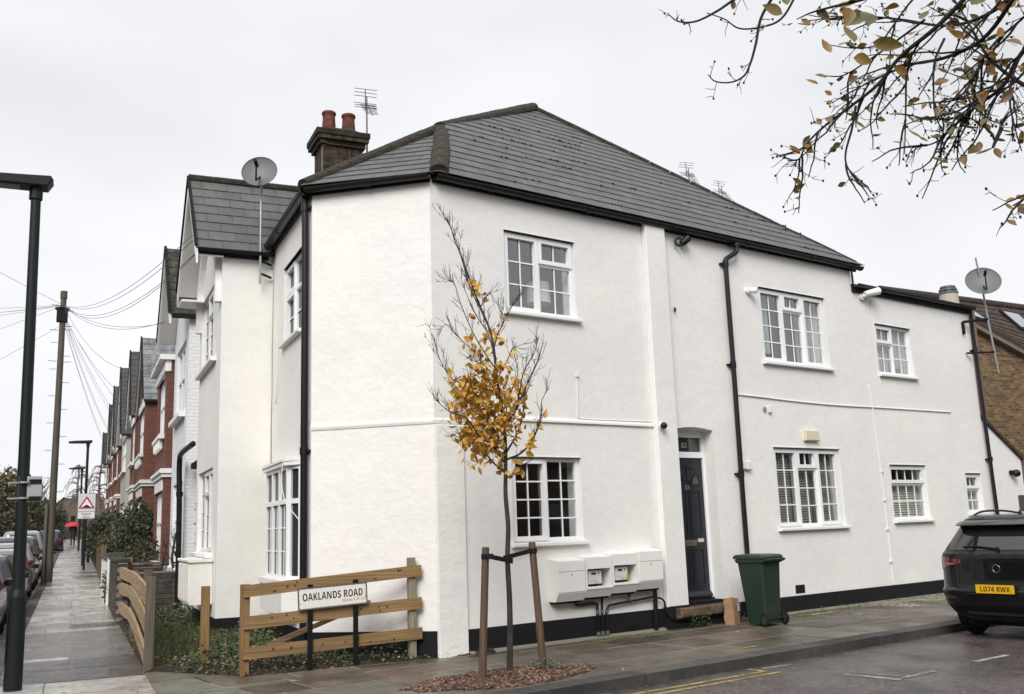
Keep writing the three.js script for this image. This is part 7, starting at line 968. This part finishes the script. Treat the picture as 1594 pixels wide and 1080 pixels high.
{ // the young street tree
  const t = thing('young_tree', 'young street tree with thin bare upper twigs and golden autumn leaves', 'tree'), D = 11.22, rr = rng(501), B = (pts) => smooth(pts.map(([x, y, d = 0]) => at(x, y, D + d)), pts.length * 6);
  const trunk = B([[793, 1056], [794, 990], [793, 930], [790, 870], [791, 820], [787, 770], [787, 740], [787, 700], [785, 665], [779, 620], [773, 585], [769, 545], [763, 515], [748, 478], [733, 440], [719, 400], [708, 375], [700, 350], [689, 333]]);
  t.add(mesh('trunk', merged([tube(trunk, 0.038, 0.0035, 12, 0.8)]), M.bark)); t.position.set(0, 0, 0);
  const br = [[[786, 720], [772, 700], [764, 680], [750, 660, .1]], [[785, 700, 0], [770, 670, -.1], [757, 640, -.2], [740, 610, -.3], [722, 585, -.35]], [[786, 735], [770, 722, .2], [752, 702, .3], [728, 684, .35], [706, 678, .4]], [[784, 690], [752, 684, -.3], [725, 650, -.5], [699, 640, -.55], [674, 618, -.6]], [[787, 745], [800, 735, -.15], [812, 722, -.2]], [[786, 708], [806, 672, .2], [815, 640, .3], [820, 600, .35], [835, 565, .4]], [[782, 660], [800, 645, -.2], [808, 615, -.3], [815, 580, -.35], [832, 548, -.4], [838, 525, -.4]], [[783, 672], [806, 630, .15], [822, 595, .2], [838, 560, .25], [845, 535, .25]], [[787, 716], [815, 702, -.3], [832, 678, -.4], [842, 650, -.45], [843, 625, -.5], [853, 605, -.5]], [[776, 600], [756, 570, .2], [735, 545, .3], [714, 525, .35], [694, 505, .4], [681, 522, .4]], [[778, 610], [735, 600, -.2], [705, 590, -.35], [685, 560, -.4], [676, 525, -.45]], [[772, 575], [752, 545, -.2], [735, 515, -.3], [718, 475, -.35], [706, 440, -.4], [699, 436, -.4]], [[770, 560], [760, 520, .2], [742, 492, .25], [728, 462, .3], [716, 430, .3]], [[766, 535], [780, 510, .2], [790, 490, .25], [800, 472, .25], [812, 455, .3]], [[768, 545], [775, 520, -.2], [783, 500, -.25], [779, 470, -.25]], [[755, 495], [735, 455, -.1], [722, 415, -.15], [712, 380, -.2], [697, 345, -.2]], [[748, 478], [762, 456, .1], [768, 466, .1]], [[735, 445], [745, 445, .1], [752, 440, .15]], [[784, 655], [796, 610, .3], [806, 580, .35], [800, 548, .4]], [[781, 640], [742, 635, .3], [718, 615, .4], [700, 600, .45]], [[779, 625], [760, 590, -.3], [744, 565, -.35], [730, 560, -.4]], [[774, 590], [790, 560, -.2], [800, 540, -.2], [806, 560, -.2]]];
  const crown = new THREE.Group(); crown.name = 'crown'; t.add(crown); const paths = [], tw = []; br.forEach((b, i) => { const p = B(b); paths.push(p); crown.add(mesh('branch', merged(tube(p, i < 9 ? 0.013 : 0.008, 0.0028, 7)), M.bark)); twigs(tw, p, 0.006, 1, rr, { per: 11, len: 0.3, wig: 0.22, fwd: 1.3, up: 0.3 }); });
  twigs(tw, trunk.slice(Math.floor(trunk.length * 0.62)), 0.006, 1, rr, { per: 15, len: 0.28, wig: 0.22, fwd: 1.5, up: 0.3 }); const tg = mesh('twigs', merged(tw.map(([p, a, b]) => tube(p, Math.max(a, 0.0026), Math.max(b, 0.0015), 4))), M.bark); tg.userData.kind = 'stuff'; crown.add(tg);
  const lm = [[0.50, 0.27, 0.022], [0.58, 0.34, 0.035], [0.40, 0.20, 0.02], [0.28, 0.17, 0.025], [0.46, 0.21, 0.022]].map((c) => phy({ color: c, roughness: 0.55, transmission: 0.18, thickness: 0 })), lg = [leafGeo(0.095, 0.06, 0.35, 5), leafGeo(0.085, 0.055, -0.3, 5), leafGeo(0.10, 0.048, 0.6, 5)].map((g) => prep(g));
  const spots = []; const cl = [[0, .55, 9], [1, .6, 15], [2, .65, 16], [3, .45, 9], [4, .7, 10], [5, .3, 9], [6, .45, 9], [7, .25, 8], [8, .35, 12], [9, .25, 6], [10, .35, 9], [19, .6, 30], [20, .6, 24], [18, .4, 8], [21, .4, 6], [11, .15, 6], [12, .12, 6], [2, .4, 14], [1, .9, 24], [3, .25, 12]]; for (const [k, q, n] of cl) for (let i = 0; i < n; i++) spots.push(pointOn(paths[k], clamp(q + (rr() - 0.5) * 0.5, 0.05, 0.98)).add(V((rr() - 0.5) * 0.14, (rr() - 0.6) * 0.14, (rr() - 0.5) * 0.16)));
  for (let i = 0; i < 150; i++) spots.splice(Math.floor(rr() * 200), 0, pointOn(paths[Math.floor(rr() * paths.length)], 0.1 + Math.pow(rr(), 1.4) * 0.42).add(V((rr() - 0.5) * 0.1, (rr() - 0.6) * 0.1, (rr() - 0.5) * 0.1)));
  for (let i = 0; i < 820; i++) { const a = rr() * 6.28, q = Math.sqrt(rr()); spots.push(at(753 + Math.cos(a) * q * (i % 3 ? 46 : 62), 636 + Math.sin(a) * q * (i % 3 ? 66 : 92), D + (rr() - 0.5) * 0.7)); }
  const lo = spots.slice(300); spots.slice(0, 300).forEach((p, i) => { const o = mesh('leaf', lg[i % 3], lm[Math.floor(rr() * lm.length)]); o.position.copy(p); o.rotation.set(0.5 + rr() * 1.2, rr() * 6.28, (rr() - 0.5) * 1.2); o.scale.setScalar(0.58 + rr() * 0.65); crown.add(o); });
  const rest = mesh('leaves', mergeGeometries(lo.map((p, i) => lg[i % 3].clone().scale(...[0, 0, 0].fill(0.6 + rr() * 0.5)).rotateX(0.5 + rr() * 1.2).rotateY(rr() * 6.28).translate(p.x, p.y, p.z))), lm[0]); rest.userData.kind = 'stuff'; crown.add(rest);
}
{ // stakes and ties
  const gs = (label, a, b, r) => { const m = M.stake; const o = solo('tree_stake', [cyl(a, b, r, r * 0.93, 16), cyl(b, b.clone().add(b.clone().sub(a).normalize().multiplyScalar(0.012)), r * 0.93, r * 0.8, 16)], m, label, 'tree stake', null, 'stakes beside the young tree'); return o; };
  const a0 = at(750, 1062, 10.72), a1 = at(756, 853, 10.74), b0 = at(847, 1044, 11.4), b1 = at(828, 845, 11.4); a0.y = -0.1; b0.y = -0.1; gs('left round wooden stake supporting the young tree', a0, a1, 0.043); gs('right leaning wooden stake supporting the young tree', b0, b1, 0.043);
  const tie = thing('tree_tie', 'black rubber strap tying the young tree to its two stakes', 'strap'), tr = at(791, 868, 11.2), strap = (p, q, h = 0.05) => { const d = q.clone().sub(p), L = d.length(); d.normalize(); const s = d.clone().cross(V(0, 1, 0)).normalize(), u = s.clone().cross(d); return prep(bx(0, L, -h / 2, h / 2, -0.005, 0.005).applyMatrix4(new THREE.Matrix4().makeBasis(d, u, s).setPosition(p))); };
  const ring3 = (c, r, h = 0.055) => new THREE.CylinderGeometry(r, r, h, 18, 1, true).translate(c.x, c.y, c.z), A = at(756, 866, 10.74), Bp = at(829.5, 857, 11.4);
  tie.add(mesh('strap', merged([ring3(A, 0.049), strap(A.clone().add(V(0.04, 0, 0.04)), tr.clone().add(V(0.05, -0.04, 0.06)))]), M.blackMatt), mesh('strap', merged([ring3(Bp, 0.050), strap(tr.clone().add(V(-0.05, 0.0, 0.055)), Bp.clone().add(V(-0.03, 0, 0.045)))]), M.blackMatt), mesh('strap', merged(ring3(tr, 0.055)), M.blackMatt), mesh('buckle', merged(new THREE.BoxGeometry(0.07, 0.06, 0.03).translate(A.x + 0.05, A.y, A.z + 0.05)), M.black));
}
{ // the big tree whose branches hang into the upper right of the picture
  const t = thing('street_tree', 'overhanging dark branches with sparse brown leaves at the upper right', 'tree'), rr = rng(601), foot = V(4.75, 0, -2.7), crown = new THREE.Group(); const fork = V(4.5, 4.4, -3.1);
  t.add(mesh('trunk', merged([tube(smooth([foot.clone().add(V(0, -0.2, 0)), V(4.72, 1.2, -2.75), V(4.62, 2.8, -2.9), fork], 24), 0.20, 0.13, 16)]), M.bark)); crown.name = 'crown'; t.add(crown);
  const B = (pts) => smooth(pts.map(([x, y, d]) => at(x, y, d)), pts.length * 6), tw = [];
  const limb = [[[1700, -160, 4.6], [1560, -60, 5.0], [1460, 40, 5.3], [1400, 90, 5.5], [1368, 130, 5.6], [1325, 165, 5.7], [1285, 195, 5.8], [1255, 225, 5.85], [1243, 248, 5.9], [1226, 250, 5.9]], [[1700, -200, 4.8], [1600, -40, 5.2], [1530, 60, 5.6], [1470, 90, 5.8], [1420, 100, 5.9], [1380, 115, 6.0], [1330, 140, 6.0], [1295, 160, 6.0]], [[1760, -60, 4.4], [1640, 30, 4.8], [1585, 90, 5.1], [1560, 135, 5.2], [1520, 165, 5.3], [1480, 200, 5.4], [1455, 222, 5.4], [1420, 230, 5.4]], [[1500, -140, 5.2], [1380, -60, 5.4], [1240, -40, 5.6], [1188, 20, 5.7], [1176, 70, 5.7], [1168, 98, 5.7], [1158, 118, 5.7], [1138, 128, 5.7], [1112, 126, 5.7], [1102, 116, 5.7]], [[1400, -100, 5.4], [1260, -60, 5.6], [1150, -5, 5.8], [1115, 18, 5.8], [1080, 34, 5.8], [1055, 33, 5.8], [1038, 20, 5.8]], [[1500, -80, 5.0], [1400, -20, 5.2], [1340, 0, 5.3], [1290, 12, 5.3], [1262, 20, 5.3], [1240, 30, 5.3]], [[1420, 80, 5.4], [1411, 120, 5.5], [1410, 160, 5.5], [1409, 200, 5.5], [1408, 238, 5.5]], [[1332, 165, 5.7], [1326, 200, 5.7], [1316, 240, 5.7], [1318, 258, 5.7], [1332, 276, 5.7], [1350, 290, 5.7]], [[1470, 60, 5.7], [1455, 95, 5.7], [1453, 140, 5.7], [1456, 180, 5.7], [1467, 203, 5.7]], [[1600, 60, 5.0], [1575, 120, 5.1], [1572, 160, 5.1], [1580, 200, 5.1], [1590, 235, 5.1]], [[1640, -80, 5.5], [1570, 0, 5.9], [1520, 30, 6.1], [1470, 40, 6.3], [1400, 30, 6.4], [1340, 25, 6.4], [1290, 26, 6.4]], [[1640, -20, 4.6], [1590, 30, 4.9], [1545, 70, 5.1], [1520, 110, 5.2], [1500, 150, 5.2]], [[1620, 80, 5.2], [1570, 135, 5.3], [1530, 145, 5.4], [1500, 175, 5.4], [1470, 190, 5.4]], [[1490, -60, 5.8], [1420, 0, 6.0], [1390, 40, 6.1], [1365, 70, 6.1], [1330, 75, 6.1], [1290, 70, 6.1]], [[1640, 270, 5.0], [1610, 295, 5.0], [1590, 312, 5.0], [1576, 320, 5.0]], [[1640, 150, 5.5], [1590, 130, 5.6], [1540, 90, 5.7], [1510, 40, 5.8], [1480, -10, 5.9]], [[1250, -30, 5.8], [1215, 30, 5.8], [1185, 42, 5.8], [1150, 44, 5.8], [1128, 30, 5.8], [1100, 20, 5.8]], [[1440, 30, 5.6], [1400, 60, 5.7], [1350, 95, 5.8], [1310, 118, 5.8], [1283, 118, 5.8]], [[1500, 60, 5.6], [1540, 20, 5.5], [1575, -20, 5.4]], [[1560, 200, 5.2], [1545, 230, 5.2], [1562, 190, 5.2], [1594, 160, 5.2]]];
  const paths = limb.map((l, i) => { const p = B(l); const big = i < 3 || i === 10 || i === 15; crown.add(mesh('branch', merged(tube(p, big ? 0.017 : i < 6 ? 0.013 : 0.0085, 0.0032, 7)), M.barkDark)); twigs(tw, p, 0.006, 1, rr, { per: big ? 6 : 4, len: big ? 0.24 : 0.16, wig: 0.6, fwd: 0.9, up: -0.1 }); return p; });
  for (const k of [0, 1, 2, 3, 4, 10, 15]) crown.add(mesh('limb', merged(tube(smooth([fork, fork.clone().lerp(paths[k][0], 0.5).add(V(0, 0.35, 0)), paths[k][0]], 12), 0.06, 0.02, 10)), M.barkDark));
  const second = []; paths.forEach((p, k) => { const big = k < 3 || k === 10 || k === 15 || k === 11 || k === 12; const n = big ? 9 : k < 6 || k === 16 ? 0 : 2; for (let i = 0; i < n; i++) { const q = 0.25 + 0.7 * (i + rr()) / n, a = pointOn(p, q), tg = tangentOn(p, q), pts = [a]; let d = tg.clone().add(V((rr() - 0.5) * 1.2, 0.05 - rr() * 0.6, (rr() - 0.5) * 0.8)).normalize(); const L = (big ? 0.55 : 0.32) * (0.5 + rr() * 0.8) * (1.15 - q * 0.6); for (let j = 1; j <= 8; j++) { d.add(V((rr() - 0.5) * 0.55, (rr() - 0.55) * 0.5, (rr() - 0.5) * 0.4)).normalize(); pts.push(pts[j - 1].clone().addScaledVector(d, L / 8)); } second.push(pts); crown.add(mesh('branch', merged(tube(pts, 0.0075, 0.003, 6)), M.barkDark)); twigs(tw, pts, 0.005, 1, rr, { per: 6, len: 0.16, wig: 0.7, fwd: 0.9, up: -0.05 }); } });
  const buds = []; tw.forEach(([p], i) => { if (i % 3 === 0) { const e = p[p.length - 1]; buds.push(new THREE.IcosahedronGeometry(0.0075, 0).scale(1, 1.4, 1).translate(e.x, e.y, e.z)); } });
  const tg = mesh('twigs', merged([...tw.map(([p, a, b]) => tube(p, Math.max(a, 0.0026), Math.max(b, 0.0015), 4)), ...buds]), M.barkDark); tg.userData.kind = 'stuff'; crown.add(tg);
  const lm = [[0.15, 0.11, 0.016], [0.22, 0.12, 0.02], [0.10, 0.095, 0.018], [0.26, 0.13, 0.03], [0.11, 0.06, 0.025]].map((c) => phy({ color: c, roughness: 0.5, transmission: 0.3, thickness: 0 })), lg = [leafGeo(0.10, 0.058, 0.18, 6), leafGeo(0.10, 0.062, -0.2, 6), leafGeo(0.11, 0.055, 0.35, 6)].map((g) => prep(g));
  const leaf = (p, s = 1, m) => { const o = mesh('leaf', lg[Math.floor(rr() * 3)], m ?? lm[Math.floor(rr() * 5)]); o.position.copy(p); o.rotation.set(0.9 + (rr() - 0.5) * 1.6, rr() * 6.28, (rr() - 0.5) * 1.4); o.scale.setScalar(s * (0.68 + rr() * 0.42)); crown.add(o); };
  for (const [x, y, s, m] of [[1225, 8, 1.5, 2], [1218, 22, 1.3, 0], [1228, 40, 1.1, 4], [1140, 15, 1.0, 4], [1185, 38, 0.7, 1], [1345, 20, 2.1, 2], [1352, 40, 1.9, 2], [1330, 66, 1.8, 0], [1358, 66, 1.5, 0], [1300, 10, 1.6, 0], [1322, 12, 1.4, 1], [1380, 70, 1.0, 1], [1294, 82, 0.9, 1], [1306, 127, 1.0, 4], [1320, 128, 0.8, 1], [1328, 90, 1.2, 1], [1295, 148, 0.6, 1], [1291, 156, 0.6, 1], [1304, 290, 0.8, 4], [1351, 292, 0.9, 4], [1412, 115, 0.9, 1], [1440, 18, 1.5, 2], [1452, 8, 1.3, 0], [1497, 45, 1.5, 2], [1492, 60, 1.6, 1], [1502, 58, 1.2, 1], [1534, 65, 1.3, 2], [1510, 115, 1.6, 0], [1520, 130, 1.7, 0], [1512, 148, 1.4, 3], [1530, 140, 1.3, 3], [1535, 92, 1.4, 0], [1550, 95, 1.1, 0], [1570, 20, 1.4, 3], [1580, 12, 1.2, 4], [1565, 10, 1.3, 1], [1480, 148, 0.9, 1], [1477, 168, 0.9, 3], [1487, 200, 0.9, 0], [1498, 197, 0.8, 3], [1455, 215, 0.9, 0], [1435, 214, 0.9, 3], [1520, 228, 1.0, 1], [1524, 220, 0.9, 3], [1518, 240, 1.0, 4], [1548, 230, 1.0, 3], [1565, 220, 0.8, 1], [1577, 155, 1.0, 3], [1582, 200, 1.1, 4], [1576, 205, 0.9, 3], [1585, 105, 1.3, 0], [1590, 70, 1.2, 2], [1578, 320, 1.0, 4], [1585, 330, 1.0, 4], [1592, 312, 1.0, 4], [1592, 330, 1.0, 4], [1512, 8, 1.6, 2], [1465, 30, 1.2, 4], [1420, 50, 1.1, 4], [1400, 10, 1.0, 1]]) leaf(at(x, y, 5.2 + rr() * 0.8), s, lm[m]);
  for (let i = 0; i < 90; i++) leaf(pointOn(second[Math.floor(rr() * second.length)], 0.3 + rr() * 0.7), 0.7, lm[[0, 0, 2, 1, 3][Math.floor(rr() * 5)]]);
  for (let i = 0; i < 80; i++) { const k = [0, 1, 2, 5, 8, 9, 10, 11, 12, 13, 15, 17][Math.floor(rr() * 12)]; leaf(pointOn(paths[k], 0.35 + rr() * 0.6).add(V((rr() - 0.5) * 0.12, (rr() - 0.6) * 0.12, (rr() - 0.5) * 0.12)), 0.85); }
}
// bare trees: trunk and limbs with fine twigs
function bareTree(name, label, foot, h, seed, spread, m, droop = 0, n = 60) {
  const t = thing(name, label, 'tree', new THREE.Matrix4().setPosition(foot)), r = rng(seed), tw = [], limbs = []; t.add(mesh('trunk', merged(tube(smooth([V(0, -0.2, 0), V(0.1, h * 0.25, 0.05), V(-0.05, h * 0.5, 0), V(0.05, h * 0.8, 0)], 14), h * 0.022, h * 0.007, 8)), m));
  const crown = new THREE.Group(); crown.name = 'crown'; t.add(crown);
  for (let i = 0; i < n; i++) { const y = h * (0.25 + r() * 0.55), a = r() * 6.28, L = h * spread * (0.4 + r() * 0.6) * (1.15 - y / h), up = 0.9 - droop * 0.2, pts = [V(0, y, 0)]; let d = V(Math.cos(a), up, Math.sin(a)).normalize(); for (let k = 1; k <= 7; k++) { d.add(V((r() - 0.5) * 0.3, -droop * 0.16 * k + 0.05, (r() - 0.5) * 0.3)).normalize(); pts.push(pts[k - 1].clone().addScaledVector(d, L / 7)); } limbs.push(tube(pts, h * 0.006, h * 0.0015, 5)); twigs(tw, pts, h * 0.0022, 1, r, { per: 18 / h, len: h * 0.14, wig: 0.5, fwd: 1, up: droop ? -0.5 : 0.2 }); }
  crown.add(mesh('limbs', merged(limbs), m)); const g = mesh('twigs', merged(tw.map(([p, a, b]) => tube(p, a, b, 3))), m); g.userData.kind = 'stuff'; crown.add(g); return t;
}
const onG = (px, py, d) => { const p = at(px, py, d); p.y = hgt(p.x, p.z); return p; };
const tan = std({ color: [0.16, 0.12, 0.085], roughness: 0.9 }), greyB = std({ color: [0.12, 0.11, 0.105], roughness: 0.9 });
bareTree('birch_tree', 'pale bare birch with weeping twigs beside the hump sign, right one', onG(152, 830, 82), 8.2, 701, 0.5, tan, 1.0, 46); bareTree('birch_tree', 'grey bare weeping tree behind the farthest street lamp', onG(118, 830, 95), 9.0, 702, 0.45, greyB, 0.9, 46);
bareTree('bare_tree', 'bare tree standing across the main road beside the terrace houses', RW(19, 0, 11.6), 9.5, 703, 0.55, M.barkDark, 0, 50); bareTree('bare_tree', 'faint bare tree on the horizon left of the telegraph pole', onG(62, 830, 110), 7.5, 704, 0.5, greyB, 0, 40);
// leafy masses: hedges, shrubs and far evergreens
const lf = leafGeo(0.09, 0.055, 0.2, 2);
function leafyThing(name, label, cat, foot, size, seed, col, n, ls = 1, stem = true, bare = 0) {
  const t = thing(name, label, cat, new THREE.Matrix4().extractRotation(FL).setPosition(foot)), r = rng(seed), N = fbm(seed, 5, 5, 3, 0.6), m = phy({ color: [1, 1, 1], roughness: 0.6 }), im = new THREE.InstancedMesh(lf, m, n), m4 = new THREE.Matrix4(), q = new THREE.Quaternion(), e = new THREE.Euler(); let k = 0;
  for (let i = 0; i < n * 6 && k < n; i++) { const a = r() * 6.283, v = r() * 2 - 1, c = Math.sqrt(1 - v * v), bump = 0.62 + 0.75 * N(a / 6.283, v * 0.5 + 0.5), rad_ = bump * Math.pow(r(), 0.28); const p = V(Math.cos(a) * c * size[0] * rad_, size[1] * (0.5 + 0.5 * v * rad_), Math.sin(a) * c * size[2] * rad_); if (p.y < 0) continue; if (N(a / 3 + 0.2, p.y / size[1]) < 0.30) continue; e.set(r() * 6, r() * 6, r() * 6); const s = ls * (0.7 + r() * 0.8); m4.compose(p, q.setFromEuler(e), V(s, s, s)); im.setMatrixAt(k, m4); const w = 0.6 + r() * 0.8, cc = col[Math.floor(r() * col.length)]; im.setColorAt(k, new THREE.Color().setRGB(cc[0] * w, cc[1] * w, cc[2] * w)); k++; }
  im.count = k; im.name = 'foliage'; im.castShadow = im.receiveShadow = true; im.userData.kind = 'stuff'; t.add(im);
  const st = []; for (let i = 0; i < 9 + bare; i++) { const a = r() * 6.28, b = V(Math.cos(a) * size[0] * 0.8 * r(), size[1] * (0.6 + r() * 0.5), Math.sin(a) * size[2] * 0.8 * r()); st.push(tube(smooth([V(b.x * 0.2, -0.1, b.z * 0.2), b.clone().multiplyScalar(0.55), b], 6), 0.02 * Math.max(1, size[1] / 3), 0.006, 5)); } t.add(mesh('stems', merged(st), M.bark)); return t;
}
const gD = [[0.03, 0.042, 0.018], [0.04, 0.05, 0.02], [0.05, 0.055, 0.025]], gB = [[0.06, 0.05, 0.025], [0.05, 0.055, 0.02], [0.09, 0.055, 0.03]], LF = (s, n) => LW(s, hL(s), n);
leafyThing('shrub', 'dense dark evergreen shrub before the red brick bay', 'shrub', LF(19.5, 1.0), [1.5, 2.55, 0.85], 801, gD, 5200, 1.2); leafyThing('hedge', 'brown and green scrubby hedge above the white garden wall', 'hedge', LF(25.5, 1.15), [3.0, 2.2, 0.9], 802, gB, 6200, 1.2, true, 22); leafyThing('hedge', 'dark green hedge overhanging the pavement beside the hump sign', 'hedge', LF(36, 1.5), [5, 2.3, 1.05], 803, gD, 6000, 1.6); leafyThing('hedge', 'far dark green hedge beyond the hump sign post', 'hedge', LF(48, 1.4), [6, 2.2, 1.0], 804, gD, 4200, 2.2);
leafyThing('shrub', 'low brownish shrub behind the dark coped front garden wall', 'shrub', LF(15.4, 1.05), [1.2, 1.5, 0.7], 805, gB, 1500, 1.0, true, 26); leafyThing('ivy', 'ivy trailing over the white front garden wall', 'ivy', LF(13.4, 2.12), [0.5, 0.8, 0.1], 806, gB, 160, 0.8);
leafyThing('yellow_tree', 'yellow and green autumn tree at the far left edge', 'tree', onG(0, 830, 66), [2.6, 5.6, 2.6], 811, [[0.17, 0.12, 0.03], [0.10, 0.09, 0.03], [0.06, 0.065, 0.03]], 9000, 2.6); leafyThing('evergreen_tree', 'dark spreading evergreen tree on the skyline left of the pole', 'tree', onG(58, 830, 100), [3.2, 4.2, 3.0], 812, gD, 5200, 3.4); leafyThing('shrub', 'dull olive shrub under the yellow tree at the left edge', 'shrub', onG(14, 835, 62), [1.6, 2.6, 1.6], 813, gB, 2600, 2.2);
for (const [i, [s, n, h]] of [[9.2, 1.1, 1.9], [8.7, 0.95, 2.3]].entries()) bareTree('sapling', ['thin bare sapling rising behind the corner garden wall, left one', 'thin bare sapling rising behind the corner garden wall, right one'][i], LF(s, n), h, 820 + i, 0.28, M.bark, 0, 12);
{ // far brick gable at the end of the street, and a white one
  const p = onG(122, 830, 105), m = new THREE.Matrix4().makeRotationY(0.25).setPosition(p), t = thing('brick_house', 'brown brick house with gable roof closing the far end of the street', 'house', m); t.add(mesh('wall', prep(plate([[-3.2, -1], [3.6, -1], [3.6, 2.6], [1.4, 4.6], [-1.6, 4.2], [-3.2, 2.6]], [], -6, 0)), M.brownBrick), mesh('roof', prep(quadGeo([V(-3.6, 2.4, 0.3), V(-1.6, 4.4, 0.3), V(-1.6, 4.4, -6.2)], [V(-3.6, 2.4, 0.3), V(-1.6, 4.4, -6.2), V(-3.6, 2.4, -6.2)], [V(-1.6, 4.4, 0.3), V(1.4, 4.8, 0.3), V(1.4, 4.8, -6.2)], [V(1.4, 4.8, 0.3), V(4, 2.3, 0.3), V(4, 2.3, -6.2)])), roofDark[0]), mesh('window', prep(cbx(-0.8, 0.6, 1.2, 2.4, 0.001, 0.05, 0.01)), M.glassDark));
  const w = thing('white_house', 'small white house far away beyond the parked cars', 'house', new THREE.Matrix4().setPosition(onG(58, 830, 120))); w.add(mesh('wall', prep(bx(-1.9, 1.9, -1, 2.2, -4, 0)), M.wallL), mesh('roof', prep(quadGeo([V(-2.2, 2.1, 0.3), V(2.2, 2.1, 0.3), V(2.2, 3.4, -2)], [V(-2.2, 2.1, 0.3), V(2.2, 3.4, -2), V(-2.2, 3.4, -2)])), roofDark[1]));
}
for (const [i, [s, n]] of [[52, 2.4], [38, 2.25]].entries()) solo('bollard', [cyl(V(0, -0.1, 0), V(0, 0.95, 0), 0.07, 0.06, 12), new THREE.SphereGeometry(0.075, 12, 8).translate(0, 0.97, 0)], M.black, ['small black bollard far along the side street pavement', 'black bollard near the hump sign post'][i], 'bollard', new THREE.Matrix4().makeTranslation(-s, hL(s), n).premultiply(FL));

scene.traverse((o) => { if (o.isMesh) { o.castShadow = true; o.receiveShadow = true; } });
renderer.render(scene, camera);
